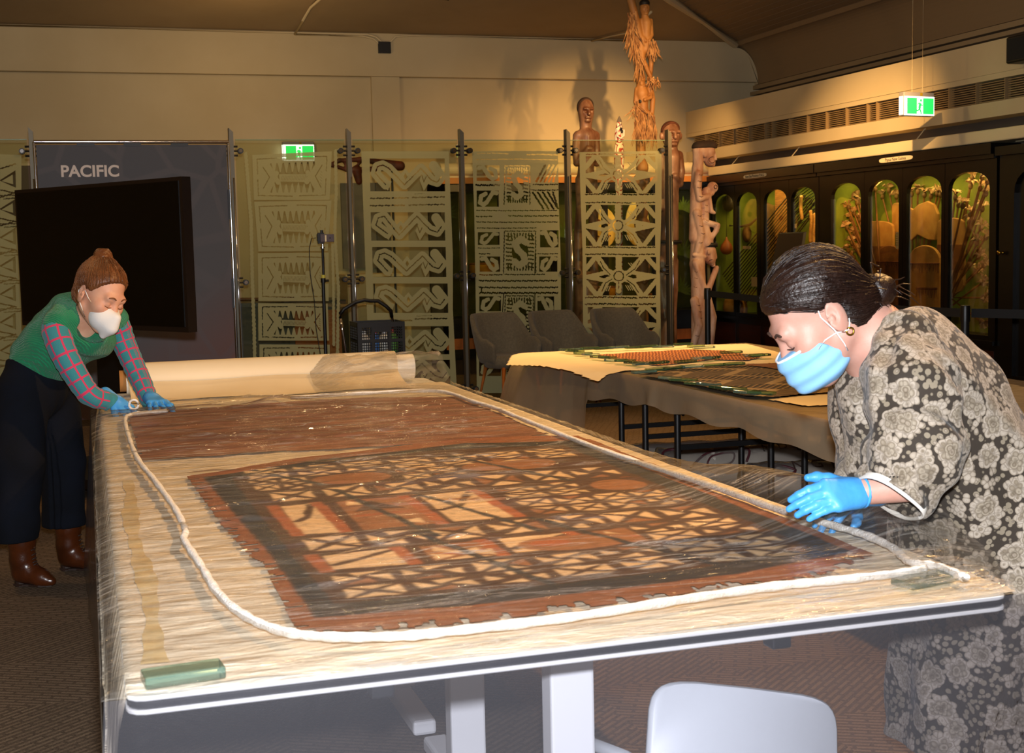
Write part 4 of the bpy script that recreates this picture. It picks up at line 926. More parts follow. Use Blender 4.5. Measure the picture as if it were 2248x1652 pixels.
# slim painted post
f = Fig(1200, 180, 2.752, 12.9); t = thing('painted_post', 'slim pointed post painted in red and white loops behind the screen', 'post', (f.p(438, 400)*np.array([1, 1, 0])))
m_loop = bpy.data.materials.new('loop_paint'); n = NT(m_loop); v = n.coord('Object', (1, 1, .6)); wv = n.new('ShaderNodeTexVoronoi', feature='F1', i_Scale=13.0); n.l.new(v, wv.inputs['Vector'])
n.l.new(n.ramp(n.math('SINE', n.math('MULTIPLY', wv.outputs['Distance'], 22)), [(.4, S('#efe3d2')), (.55, S('#a8301f'))]), n.p.inputs['Base Color'])
b = MB(); b.loft([[f.p(438+r*math.cos(a)*(1 if y > 240 else .8), y, r*.7*math.sin(a)) for a in np.linspace(0, 6.28, 12, endpoint=False)] for y, r in ((208, 2), (240, 14), (290, 25), (350, 28), (362, 16), (380, 28), (430, 32), (520, 28), (540, 20), (1650, 22), (1868, 24))]); b.build('shaft', m_loop, t, auto=50)
MB().loft([[f.p(438+r*math.cos(a), y, r*.7*math.sin(a)-3) for a in np.linspace(0, 6.28, 12, endpoint=False)] for y, r in ((206, 2), (222, 10), (242, 16))]).build('grey_tip', M('grey_tip', '#6a6058', .8), t)
for y, x in ((286, 442), (300, 447)): MB().ball(f.p(x, y, -20), (.014, .012, .018), 10, 6).build('painted_mouth', m_blk, t, True)
MB().tube([f.p(418, 285, -24), f.p(420, 330, -26), f.p(438, 342, -28), f.p(456, 325, -26), f.p(458, 290, -24)], .010, 6).build('white_loop', M('white_paint', '#efe6da', .7), t)
# ancestor pole reaching the ceiling (crop 1330..1520 x 0..320, 5.163)
f = Fig(1330, 0, 5.163, 12.6); t = thing('ancestor_pole', 'very tall carved ancestor pole of stacked figures with straw skirts', 'pole', f.p(410, 900)*np.array([1, 1, 0]), None)
sd = f.sd(215, -330, 600, 4470, 230, .0105)
f.ch(sd, [(270, -300, 0), (285, 0, 0), (345, 250, 0), (395, 480, 0), (400, 640, 0)], [60, 46, 46, 50, 52], 10)
f.el(sd, (440, 95, 0), (58, 62, 90)); f.ch(sd, [(440, 190, 0), (455, 260, 0), (455, 430, 0), (450, 560, 0)], [44, 62, 52, 58], 12); face_front(f, sd, 440, 105, 48, 80, -55)
for s in (-1, 1): f.ch(sd, [(455+s*55, 230, 0), (455+s*62, 400, -10), (450+s*20, 470, -60)], [24, 22, 18], 6)
f.ch(sd, [(480, 560, 0), (510, 680, -10), (505, 860, 0)], [36, 30, 24], 8); f.ch(sd, [(400, 640, 0), (430, 740, -40), (490, 870, -30), (520, 930, 0)], [34, 30, 26, 26], 8)
f.ch(sd, [(370, 600, 0), (360, 820, 0)], [40, 40]); f.el(sd, (388, 890, -10), (58, 66, 92)); face_front(f, sd, 385, 900, 50, 84, -70)
f.ch(sd, [(400, 980, 0), (405, 1060, 0), (415, 1150, 0), (420, 1260, 0)], [60, 78, 64, 66], 14); f.ch(sd, [(350, 1010, 0), (335, 1150, 0), (345, 1260, -40)], [28, 26, 22], 6)
f.ch(sd, [(470, 1010, 0), (505, 1050, -10), (490, 1110, -50), (410, 1140, -80)], [28, 26, 24, 20], 6); f.ch(sd, [(500, 940, 0), (530, 1130, 0), (520, 1300, 0)], [34, 32, 28], 8)
f.ch(sd, [(375, 1260, 0), (350, 1400, -20), (360, 1560, 0)], [38, 32, 30], 8); f.ch(sd, [(445, 1260, -20), (510, 1340, -40), (515, 1480, 0)], [36, 32, 30], 8)
f.ch(sd, [(425, 1260, 30), (400, 1652, 10), (410, 2600, 0), (420, 4450, 0)], [62, 56, 66, 76], 14)
for y in (1900, 2400, 2900): f.el(sd, (405, y, -30), (70, 60, 90)); f.ch(sd, [(340, y+110, 0), (345, y+250, -40), (400, y+290, -80)], [26, 24, 20], 6); f.ch(sd, [(475, y+110, 0), (470, y+250, -40), (410, y+300, -80)], [26, 24, 20], 6)
sd.half((0, 0, .002), (0, 0, -1)); sd.build('carved_pole', m_pole, t)
MB().ball(f.p(440, 40, 5), np.array([62, 66, 52])*f.k, 14, 8).build('black_hair', m_blk, t, True); MB().ball(f.p(390, 1150, -30), np.array([36, 30, 40])*f.k, 10, 8).build('black_hollow', m_blk, t, True)
for nm, (xa, xb, y0, y1, L, num) in {'a': (300, 530, 1270, 1440, 270, 130), 'b': (225, 320, 130, 420, 260, 60), 'c': (260, 340, 380, 520, 230, 36), 'd': (470, 540, 450, 560, 200, 34), 'e': (450, 570, 880, 950, 90, 26), 'g': (320, 380, 640, 760, 200, 20), 'h': (270, 340, 1150, 1250, 150, 16)}.items():
    b = MB()
    for k in range(num):
        x, y = rng.uniform(xa, xb), rng.uniform(y0, y1); d = rng.uniform(-95, -40); LL = L*rng.uniform(.5, 1.1); dx = rng.normal()*38
        b.tube([f.p(x, y, d), f.p(x+dx*.4, y+LL*.5, d-25), f.p(x+dx, y+LL, d-15)], [9*f.k, 8*f.k, 2*f.k], 4)
    b.build('straw_skirt', m_raf, t, kind='stuff')
# figure with hair cap and bent arm behind the screen end
f = Fig(1200, 180, 2.752, 12.45); t = thing('carved_figure', 'broad-headed carved figure with red-brown hair cap half behind the last post', 'figure', f.p(745, 400)*np.array([1, 1, 0]), 'tall carved figures')
sd = f.sd(640, 225, 850, 1930); f.el(sd, (752, 322, 0), (58, 60, 82)); f.ch(sd, [(752, 390, 0), (752, 430, 0)], [40, 42]); f.ch(sd, [(712, 445, 0), (752, 435, 0), (790, 445, 0)], [32, 38, 32], 12)
f.ch(sd, [(750, 460, 0), (745, 700, 0), (742, 940, 0)], [58, 54, 58], 12); f.ch(sd, [(800, 440, 0), (812, 540, 0), (795, 615, -20), (752, 570, -56)], [26, 25, 23, 18], 6); f.ch(sd, [(698, 440, 0), (690, 640, 0), (690, 760, -10)], [26, 24, 20], 6)
for s in (-1, 1): f.el(sd, (752+s*58, 325, 5), (11, 14, 24), 4)
face_front(f, sd, 752, 325, 48, 76, -52); f.el(sd, (738, 1040, -8), (50, 56, 66)); f.ch(sd, [(742, 940, 10), (730, 1200, 10), (730, 1905, 10)], [56, 60, 70], 10)
f.ch(sd, [(770, 1080, 0), (765, 1250, -10), (750, 1400, -30)], [28, 26, 24], 6); f.ch(sd, [(695, 1080, 0), (690, 1260, 0), (705, 1420, -30)], [28, 26, 24], 6); sd.half((0, 0, .002), (0, 0, -1)); sd.build('body', m_wood, t)
sd = f.sd(680, 225, 830, 330); f.el(sd, (752, 296, 6), (63, 66, 64)); sd.half(f.p(752, 285, 0), f.p(752, 340, -40)-f.p(752, 300, 0)); sd.build('hair_cap', M('redbrown_hair', '#5a2a18', .8, '#44200f', 14), t)
MB().tube([f.p(742+62*math.cos(a), 965, 62*math.sin(a)) for a in np.linspace(0, 2*math.pi, 20)], 12*f.k, 6).build('dark_belt', m_blk, t, True)
# mother and child figure standing clear of the screen (crop 1500..1600 x 300..760, 3.59)
f = Fig(1500, 300, 3.59, 11.55); t = thing('carved_figure', 'pale carved profile figure holding a child, standing clear right of the screen', 'figure', f.p(110, 900)*np.array([1, 1, 0]), 'tall carved figures')
sd = f.sd(-10, 15, 330, 2150, 150, .0095)
f.ch(sd, [(122, 110, 0), (200, 105, 0)], [52, 54], 12); f.ch(sd, [(188, 130, 0), (206, 196, 0)], [60, 44], 12); f.ch(sd, [(225, 222, 0), (238, 228, 0)], [18, 13], 8); f.ch(sd, [(246, 120, 0), (256, 178, 0)], [9, 12], 6); f.ch(sd, [(245, 200, 0), (247, 215, 0)], [9, 9], 3)
f.ch(sd, [(118, 130, 0), (115, 260, 0)], [46, 44], 10); f.ch(sd, [(110, 250, 0), (100, 420, 0), (98, 620, 0), (90, 800, 0)], [46, 46, 50, 48], 10)
f.ch(sd, [(100, 290, -38), (92, 380, -46), (105, 490, -48), (160, 480, -40), (222, 445, -20)], [30, 28, 28, 24, 18], 5)
f.el(sd, (228, 400, -5), (48, 40, 48)); f.ch(sd, [(180, 430, 0), (165, 520, 0), (165, 650, 0)], [36, 42, 40], 8); f.ch(sd, [(190, 480, -36), (205, 590, -40), (228, 600, -40)], [18, 18, 14], 4); f.ch(sd, [(150, 670, -38), (250, 700, -40), (245, 740, -36), (190, 825, -30)], [24, 26, 22, 20], 4)
f.ch(sd, [(90, 600, -38), (120, 770, -44), (92, 900, -40)], [34, 34, 24], 5); f.ch(sd, [(66, 930, -42), (155, 945, -42)], [18, 15], 4)
f.ch(sd, [(150, 690, 0), (180, 830, 0)], [50, 60], 10); f.ch(sd, [(205, 900, 0), (210, 960, 0)], [56, 50], 10); f.ch(sd, [(225, 985, 0), (235, 1010, 0)], [32, 20], 8); f.ch(sd, [(252, 900, 0), (258, 955, 0)], [10, 11], 5)
f.ch(sd, [(115, 850, 10), (110, 1000, 0), (125, 1240, 0)], [56, 62, 60], 12); f.ch(sd, [(80, 990, -40), (150, 1215, -48), (175, 1210, -46), (240, 1050, -36), (250, 1030, -34)], [30, 28, 26, 24, 18], 5)
f.ch(sd, [(120, 1200, 8), (130, 2135, 8)], [58, 66], 12); f.ch(sd, [(70, 1290, -44), (100, 1480, -52), (62, 1640, -46), (70, 2000, -46)], [36, 34, 28, 26], 5); f.ch(sd, [(185, 1280, -30), (225, 1420, -30), (205, 1650, -30)], [30, 28, 24], 5)
f.el(sd, (153, 140, -46), (18, 14, 30), 4); f.el(sd, (153, 140, -58), (8, 8, 16), 3, True); f.el(sd, (180, 910, -52), (14, 10, 24), 4)
sd.half((0, 0, .002), (0, 0, -1)); sd.build('body', m_woodc, t)
sd = f.sd(50, 10, 290, 130, 110, .008); f.ch(sd, [(118, 88, 0), (215, 80, 0)], [56, 56], 10); sd.half(f.p(170, 92, 0), (0, 0, -1)); sd.build('hair_cap', m_hairc, t)
MB().loft([[f.p(205+62*math.cos(a), y, 58*math.sin(a)) for a in np.linspace(0, 6.28, 18, endpoint=False)] for y in (835, 868)]).build('dark_band', m_blk, t, True)
b = MB()
for x, y, w_ in ((110, 300, 1), (100, 350, 1), (96, 400, 1), (110, 470, 1), (100, 620, 1), (112, 700, 1), (125, 760, 1), (108, 830, 1), (150, 540, .7), (150, 590, .7), (160, 660, .7), (225, 690, .7), (70, 1060, .8), (70, 1110, .8), (65, 1180, .8), (90, 1320, 1), (100, 1370, 1), (105, 1420, 1), (95, 1480, 1), (80, 1560, 1)):
    b.tube([f.p(x-16*w_, y, -78), f.p(x, y+6, -84), f.p(x+14*w_, y+4, -78)], 2.2*f.k, 4)
for cx, cy in ((205, 185), (200, 990)): b.tube([f.p(cx+24*math.cos(a), cy+24*math.sin(a), -62+abs(math.cos(a))*8) for a in np.linspace(.5, 5.0, 10)], 2.5*f.k, 4)
b.tube([f.p(236+12*math.cos(a), 396+15*math.sin(a), -48) for a in np.linspace(0, 6.28, 12)], 3*f.k, 4)
b.build('incised_line', M('incised', '#5b2f1f', .8), t, kind='stuff')

# ---- barrier posts with belt, and the slanted info panel
def barrier(px, py, label):
    p = atz(px, py, 1.0); t = thing('barrier_post', label, 'barrier', (p[0], p[1], 0), 'belt barrier posts')
    MB().cyl((p[0], p[1], .03), (p[0], p[1], .93), .026, n=16).build('pole', m_blackm, t, auto=40)
    MB().lathe((p[0], p[1], 0), [(0, 0), (.17, 0), (.17, .012), (.08, .03), (.03, .04), (0, .04)], 24).build('base', m_blackm, t, auto=40)
    MB().lathe((p[0], p[1], .90), [(0, 0), (.031, 0), (.031, .085), (.028, .1), (0, .1)], 16).build('head', M('barrier_head', '#050506', .4), t, auto=40); return p
a = barrier(1553, 632, 'black belt barrier post beside the pale profile figure'); e = barrier(2119, 670, 'black belt barrier post behind the woman in floral dress')
b = MB()
for k in range(12):
    u0, u1 = k/12, (k+1)/12; s0, s1 = -.02*math.sin(math.pi*u0), -.02*math.sin(math.pi*u1); d = nrm(np.array([e[1]-a[1], -(e[0]-a[0]), 0])*np.array([1, 1, 0]))*.003
    q = [a+(e-a)*u0+np.array([0, 0, s0-.075]), a+(e-a)*u1+np.array([0, 0, s1-.075]), a+(e-a)*u1+np.array([0, 0, s1-.02]), a+(e-a)*u0+np.array([0, 0, s0-.02])]
    b.prism(q, d)
tag(b.build('barrier_belt', M('belt_web', '#08080a', .8), loc=(a+e)/2), 'black belt stretched between the two barrier posts', 'belt')
e2 = e+np.array([.9, -1.2, 0]); b = MB(); d0 = np.array([.003, 0, 0])
b.prism([e+np.array([.03, -.02, -.075]), e2+np.array([0, 0, -.09]), e2+np.array([0, 0, -.035]), e+np.array([.03, -.02, -.02])], d0); tag(b.build('barrier_belt', M('belt_web2', '#08080a', .8), loc=e), 'black belt running on from the right barrier post', 'belt')
p = [atx(x, y, 6.2) for x, y in ((1709, 513), (1764, 511), (1774, 585), (1714, 585))]; cen = np.mean(p, 0); t = thing('info_panel', 'black angled info panel standing before the glazed cases', 'panel', (cen[0], cen[1], 0))
cen = np.mean(p, 0); b = MB(); q = [np.array([p[0][0], p[0][1], p[0][2]]), np.array([p[1][0], p[1][1], p[1][2]]), np.array([p[2][0]-.1, p[2][1], p[2][2]]), np.array([p[3][0]-.1, p[3][1], p[3][2]])]; b.prism(q, (.03, 0, .01)); b.build('board', m_blackm, t)
MB().box((cen[0]-.0, cen[1]-.04, .02), (cen[0]+.04, cen[1]+.04, cen[2]-.1)).build('stem', m_blackm, t); MB().box((cen[0]-.2, cen[1]-.2, 0), (cen[0]+.2, cen[1]+.2, .02)).build('foot', m_blackm, t)

# ---- phone on a tripod
Y = 10.6; p = aty(708, 540, Y); x0 = p[0]; t = thing('phone_tripod', 'slim black tripod pole before the toothed glass panel', 'tripod', (x0, Y, 0))
MB().cyl((x0-.005, Y, .30), (x0-.005, Y, 1.20), .014, n=12).build('lower_pole', m_blackm, t, auto=40); MB().cyl((x0, Y, 1.18), (x0, Y, 1.44), .010, n=12).build('upper_pole', m_blackm, t, auto=40)
MB().cyl((x0-.004, Y, 1.17), (x0-.004, Y, 1.205), .02, n=12).cyl((x0, Y, 1.185), (x0+.04, Y, 1.185), .009, n=8).build('collar', m_blackm, t, auto=40); MB().cyl((x0-.003, Y, 1.205), (x0-.003, Y, 1.23), .017, n=12).build('yellow_ring', M('yellow_ring', '#c8bf4a', .5), t, auto=40)
b = MB(); b.cyl((x0+.002, Y, 1.44), (x0+.002, Y, 1.49), .009, n=10); b.cyl((x0, Y, 1.437), (x0, Y, 1.45), .02, n=12); b.build('chrome_neck', m_chrome, t, auto=40)
MB().box((x0-.035, Y-.02, 1.475), (x0+.012, Y+.02, 1.56)).box((x0-.04, Y-.022, 1.495), (x0-.015, Y+.022, 1.55)).cyl((x0-.002, Y, 1.55), (x0-.002, Y, 1.58), .012).build('phone_clamp', m_blackm, t)
for a in (90, 210, 330):
    MB().tube([(x0-.005, Y, .45), (x0-.005+.30*math.cos(R_(a)), Y+.30*math.sin(R_(a)), .012)], .010, 8).build('leg', m_blackm, t, True)
t = thing('phone', 'small phone clamped sideways on the tripod', 'phone', (x0+.04, Y-.03, 1.52)); bev(MB().box((x0-.02, Y-.036, 1.487), (x0+.088, Y-.026, 1.548)).build('body', M('phone_back', '#5a5058', .3), t), .003)
MB().cyl((x0+.055, Y-.038, 1.518), (x0+.055, Y-.036, 1.518), .006, n=10).build('lens', m_blk, t); MB().box((x0+.015, Y-.039, 1.49), (x0+.027, Y-.036, 1.54)).build('clamp_glint', M('glint_colour', '#e8d9b0', .4), t)  # pale strip painted in for the glint on the clamp
q = [aty(px, py, Y-.03) for px, py in ((693, 522), (684, 523), (679, 545), (681, 600), (690, 660), (694, 720), (703, 775), (706, 800))]
tag(MB().tube(q, .0035, 6).build('charging_cable', m_blackm, loc=q[0], smooth=True), 'thin black cable hanging from the phone beside the tripod pole', 'cable')

# ---- folding trolley with a crate of bottles
Y = 10.45; g = lambda x, y, d=0: aty(x, y, Y+d)
t = thing('folding_trolley', 'folding trolley with black looped grip and silver rails behind the paper roll', 'trolley', (g(820, 780)[0], Y, 0))
zb = g(760, 783)
MB().tube([(g(762, 800)[0], Y-.1, .1), g(761, 783), g(752, 725), g(747, 695)], .011, 8).build('rail', m_chrome, t, True); MB().tube([(g(872, 800)[0], Y+.24, .1), g(866, 740, .2), g(863, 708, .15), g(860, 692, .1)], .011, 8).build('rail', m_chrome, t, True)
MB().tube([g(747, 697), g(747, 688), g(755, 678), g(780, 663), g(800, 658), g(812, 660), g(830, 660), g(848, 672), g(858, 682), g(860, 694, .1)], .015, 10).build('grip', m_blackm, t, True)
MB().box((g(765, 800)[0], Y-.15, .08), (g(890, 800)[0], Y+.25, .12)).build('platform', m_blackm, t)
for sx in (0, 1): MB().cyl((g(765+100*sx, 800)[0], Y-.1, .07), (g(765+100*sx, 800)[0]+.03, Y-.1, .07), .07, n=16).build('wheel', m_blackm, t)
m_crate = M('crate_plastic', '#120d0a', .45)
def crate(x0, x1, y0, y1, z0, z1, label):
    t = thing('folding_crate', label, 'crate', ((x0+x1)/2, (y0+y1)/2, z0), 'black folding crates')
    MB().box((x0, y0, z0), (x1, y1, z0+.012)).build('floor_grid', m_crate, t)
    for nm, A_, B_, th in (('side', (x0, y0), (x1, y0), (0, .012)), ('side', (x0, y1-.012), (x1, y1-.012), (0, .012)), ('side', (x0, y0), (x0, y1), (.012, 0)), ('side', (x1-.012, y0), (x1-.012, y1), (.012, 0))):
        b = MB(); A_, B_ = np.array(A_), np.array(B_)
        def pc(u0, u1, v0, v1, o=0):
            a, e = A_+(B_-A_)*u0, A_+(B_-A_)*u1; b.box((min(a[0], e[0])-o*(th[1] > 0)*0, min(a[1], e[1])-o*(th[1] > 0), z0+(z1-z0)*v0), (max(a[0], e[0])+th[0], max(a[1], e[1])+th[1], z0+(z1-z0)*v1))
        pc(0, 1, .86, 1, .008); pc(0, 1, 0, .08, .004); pc(0, 1, .44, .52, .004)
        for u in (0, .29, .645, .94): pc(u, u+.06 if u else .09, 0, .9, .006)
        for k in range(1, 22): pc(k/22-.006, k/22+.006, .05, .9)
        for v_ in np.arange(.12, .86, .075): pc(0, 1, v_, v_+.022)
        b.build(nm, m_crate, t)
    MB().box((x0+(x1-x0)*.3, y0-.014, z0+(z1-z0)*.72), (x0+(x1-x0)*.68, y0-.004, z0+(z1-z0)*.86)).build('latch', m_crate, t); return t
xa, xb, zt_, zm = g(783, 715)[0], g(887, 715)[0], g(800, 708)[2], g(800, 785)[2]
crate(xa, xb, Y-.02, Y+.30, .12, zm-.005, 'black folding crate under the crate of bottles'); crate(xa, xb, Y-.02, Y+.30, zm, zt_, 'black grid-sided folding crate of bottles on the trolley')
for i, (u, v, c_, lb) in enumerate(((.2, .3, '#d7cfc2', 'white bottle at left inside the black crate'), (.45, .5, '#3f78c4', 'blue bottle in the middle of the black crate'), (.62, .25, '#e2dccb', 'pale tub right of the blue bottle in the black crate'), (.82, .5, '#5b9a3d', 'green bottle at right inside the black crate'))):
    px, py = xa+(xb-xa)*u, Y+.02+.24*v; t = thing('bottle', lb, 'bottle', (px, py, zm+.013), 'bottles in the crate')
    MB().lathe((px, py, zm+.013), [(0, 0), (.042, 0), (.045, .01), (.045, .13), (.03, .16), (.016, .17), (0, .172)], 14).build('body', M('bottle_%d' % i, c_, .35), t, True); MB().cyl((px, py, zm+.18), (px, py, zm+.205), .018, n=12).build('cap', M('cap_%d' % i, '#c8402e' if i % 2 else '#dfe4ea', .4), t)

# ---- three upholstered tub chairs
m_fab = M('taupe_fabric', '#6c6350', .9, '#5f5747', 60, bump=.2, bscale=300, sheen=.15); m_beech = M('orange_beech', '#b5692a', .45, '#9e5820', 5, (8, 8, .6))
def chair(x, y, rz, label):
    t = thing('tub_chair', label, 'chair', (x, y, 0), 'grey tub chairs'); V = []; na = 45
    loops = []
    for i in range(na):
        a = R_(-122+244*i/(na-1)); s = abs(math.degrees(a))
        top = .84 if s < 48 else .84-(.84-.635)*min(1, ((s-48)/34))**.8 if s < 82 else .635-.05*max(0, (s-100)/22)
        ro, lean = .285, .055*math.cos(a)
        groove = .006*abs(math.sin((a*.95+.1)*9)) if s < 62 else .006
        def pt(r, z, fl): 
            zz = (z-.40)/.44; rr = r*(.82+.20*min(zz, 1)**.7)
            sq = 1/max(abs(math.cos(a))**3+abs(math.sin(a))**3, .3)**(1/3)
            return np.array([math.sin(a)*rr*sq, (math.cos(a)*rr*.95*sq+lean*zz*1.6), z])
        th = .045
        loops.append([pt(ro, .40, 0), pt(ro, .52, 0), pt(ro, (.52+top)/2, 0), pt(ro, top-.02, 0), pt(ro-.012, top-.004, 0), pt(ro-th*.5, top, 0), pt(ro-th+.008, top-.006, 0), pt(ro-th-.0, top-.025, 0)+0, pt(ro-th+groove-.006, (.52+top)/2, 0), pt(ro-th+groove-.006, .47, 0), pt(ro-th, .42, 0)])
    Rz = rotm(rz=rz); b = MB(); b.loft([[Rz@p+np.array([x, y, 0]) for p in l] for l in loops]); o = b.build('backrest', m_fab, t, True)
    sm = o.modifiers.new('sub', 'SUBSURF'); sm.levels = 1; sm.render_levels = 1
    b = MB(); b.loft([[Rz@np.array([r*math.cos(q)*1.0, r*math.sin(q)*.98-.02, z])+np.array([x, y, 0]) for q in np.linspace(0, 6.28, 28, endpoint=False)] for r, z in ((.16, .375), (.22, .385), (.235, .42), (.24, .46), (.225, .485), (.15, .495))]); b.build('seat', m_fab, t, True)
    for sx in (-1, 1):
        for sy in (-1, 1):
            b = MB(); b.tube([Rz@np.array([sx*.15, sy*.15-.01, .39])+np.array([x, y, 0]), Rz@np.array([sx*.215, sy*.215-.01, 0])+np.array([x, y, 0])], [.02, .012], 10); b.build('leg', m_beech, t, True)
for i, (px, rz) in enumerate(((1117, 14), (1243, 12), (1378, 10))):
    p = aty(px, 760, 11.12-.0*i); chair(p[0], 11.12, rz, ['grey-brown tub chair with orange legs at left of the three', 'middle grey-brown tub chair of the three in the row', 'right-hand grey-brown tub chair of the three below the star panel'][i])
# ================================================================== the long draped table in front
TX0, TX1, TY0, TY1, TZ = .025, 1.675, 2.15, 6.92, .75
m_white = M('white_laminate', '#e9e7e2', .4); m_core = M('dark_table_core', '#17161a', .35); m_wleg = M('white_leg', '#f6f6f6', .45)
yy = TY0; W6 = (TY1-TY0)/6
for i in range(6):
    y0, y1 = yy, yy+W6-.004; yy += W6; xc = .875; yc = y0+.32
    t = thing('pedestal_table', ['white-edged pedestal table at the near end of the draped row', 'white-edged pedestal table next to the near end of the draped row', 'white-edged pedestal table in the draped row beneath the patterned barkcloth', 'white-edged pedestal table in the draped row where the two barkcloths meet', 'white-edged pedestal table in the draped row beneath the plain barkcloth', 'white-edged pedestal table under the paper roll at the far end'][i], 'table', ((TX0+TX1)/2, yc, 0), 'tables of the draped row')
    MB().bbox((TX0, y0, TZ-.008), (TX1, y1, TZ), .03 if i in (0, 5) else .004).build('top_face', m_white, t, auto=40)
    MB().bbox((TX0+.002, y0+.002, TZ-.022), (TX1-.002, y1-.002, TZ-.008), .03 if i in (0, 5) else .004).build('core', m_core, t, auto=40)
    MB().bbox((TX0, y0, TZ-.030), (TX1, y1, TZ-.022), .03 if i in (0, 5) else .004).build('bottom_face', m_white, t, auto=40)
    bev(MB().box((xc-.046, yc-.03, .07), (xc+.046, yc+.03, TZ-.03)).build('column', m_wleg, t), .006)
    bev(MB().box((xc-.035, yc-.34, .025), (xc+.035, yc+.34, .07)).build('foot', m_wleg, t), .01); MB().box((xc-.3, yc-.03, TZ-.06), (xc+.3, yc+.03, TZ-.03)).build('bracket', m_wleg, t)
    if i == 0:
        for x in (.44, 1.19): bev(MB().box((x-.02, y0+.02, TZ-.058), (x+.02, y0+.06, TZ-.03)).build('latch', m_blackm, t), .004)
# pale chair pushed under the near end, seen through the hanging film
t = thing('shell_chair', 'pale grey rounded chair tipped under the near end behind the hanging film', 'chair', (1.25, 2.75, 0)); m_shellc = M('pale_shell', '#e2e6ea', .4)
Rc = rotm(rx=-20, ry=13); c0 = aty(1640, 1668, 2.55); b = MB(); sh = []
for k in range(32):
    a = 2*math.pi*k/32; sh.append((.235*math.copysign(abs(math.cos(a))**.35, math.cos(a)), .155*math.copysign(abs(math.sin(a))**.35, math.sin(a))))
b.loft([[c0+Rc@np.array([x*s, d+.25*x*x, z*s]) for x, z in sh] for s, d in ((.97, -.012), (1, -.004), (1, .004), (.97, .012))]); b.build('backrest', m_shellc, t, auto=50)
b = MB(); b.loft([[c0+np.array([x*1.05+.02, z*1.0+.24, -.19+h+.05*abs(z)]) for x, z in sh] for h in (0, .014)]); b.build('seat', m_shellc, t, auto=50)
for s in (-1, 1):
    MB().tube([c0+np.array([s*.12, .06, -.19]), c0+np.array([s*.16-.02, -.02, -.25]), c0+np.array([s*.19-.03, -.06, -.41])], .013, 8).build('leg', m_shellc, t, True); MB().tube([c0+np.array([s*.12, .40, -.19]), c0+np.array([s*.17, .50, -.41])], .013, 8).build('leg', m_shellc, t, True)
    MB().tube([c0+np.array([s*.16, .0, -.04]), c0+np.array([s*.22-.04, .06, .02]), c0+np.array([s*.25-.05, .2, .01]), c0+np.array([s*.2, .34, -.06])], .017, 8).build('arm', m_shellc, t, True)
if 0: t = thing('bundle', 'grey padded bundle on the floor beneath the draped table', 'bundle', (.55, 3.2, 0)); 
def tis_z(x, y):   # gathered tissue: cross ridges, strongest at the left side
    a = .0075*np.clip(1.25-(x-TX0)*1.3, .22, 1.1)
    return TZ+.004+a*(.5+snoise(x, y, 3, 26, 8, .35, 1.5, True))+.003*snoise(x, y, 5, 60, 6, .3, 1.6, True)*a/.0075
# tissue sheet over the whole top, turned down at the sides
m_tis = M('cream_tissue', '#efe3cf', .75, '#e6d6bc', 3, bump=.7, bscale=11, stretch=(.45, 2.0, 1), spec=.3, bdist=.02)
xs = np.concatenate([[-.010, -.006, .0, .006], np.linspace(.012, 1.688, 110), [1.694, 1.698]]); ys = np.linspace(2.166, 6.62, 330)
X, Y = np.meshgrid(xs, ys, indexing='ij'); Z = tis_z(X, Y)
dl = np.clip((TX0-X)/.03, 0, 1); Z = Z-dl**1.5*.22*(X < TX0); X2 = X+np.where(X < TX0, .004*snoise(X, Y, 9, 20, 5), 0); Z = np.where(Y < 2.18, Z-.003, Z)
t = tag(grid_mesh('tissue_sheet', X2, Y, Z, m_tis, loc=(.85, 4.3, TZ)), 'wrinkled cream tissue sheet covering the long table under the barkcloths', 'sheet')
ys = np.linspace(2.30, 4.2, 120); us = np.linspace(-1, 1, 7); U, Y = np.meshgrid(us, ys, indexing='ij'); X = .083+.018*U*(1+.25*np.sin(Y*9)+.15*np.sin(Y*31))+.006*np.sin(Y*5)
tag(grid_mesh('yellow_tape', X, Y, tis_z(X, Y)+.0015, M('aged_tape', '#e6d2a6', .5, '#d9bd86', 20), loc=(.083, 3.2, TZ)), 'yellowed tape strip running along the left side of the tissue', 'tape')
# plain brown barkcloth
m_bark1 = M('plain_barkcloth', '#74432d', .85, '#b07a5c', 3.0, (.55, 3.0, 1), bump=.5, bscale=9, lo=.38, hi=.70)
xs = np.linspace(.10, 1.62, 150); ys = np.linspace(4.50, 6.08, 160); X, Y = np.meshgrid(xs, ys, indexing='ij')
Z = TZ+.013+.003*snoise(X, Y, 21, 14, 7, .5, 2, True)
e = .018*snoise(X, Y, 23, 40, 6); far = 5.93+.10*np.clip((X-.2)/.5, 0, 1)-.14*np.clip((X-1.2)/.3, 0, 1)
keep = ((X > .135+e) & (X < 1.565+e-.03*np.clip((5.2-Y), 0, 1)) & (Y > 4.545+e*1.2+.03*np.sin(X*4)) & (Y < far+e))[:-1, :-1]
o, _ = grid_mesh('plain_barkcloth', X, Y, Z, m_bark1, loc=(.85, 5.3, TZ), keep=keep); tag(o, 'plain reddish-brown barkcloth spread at the far half of the long table', 'barkcloth')
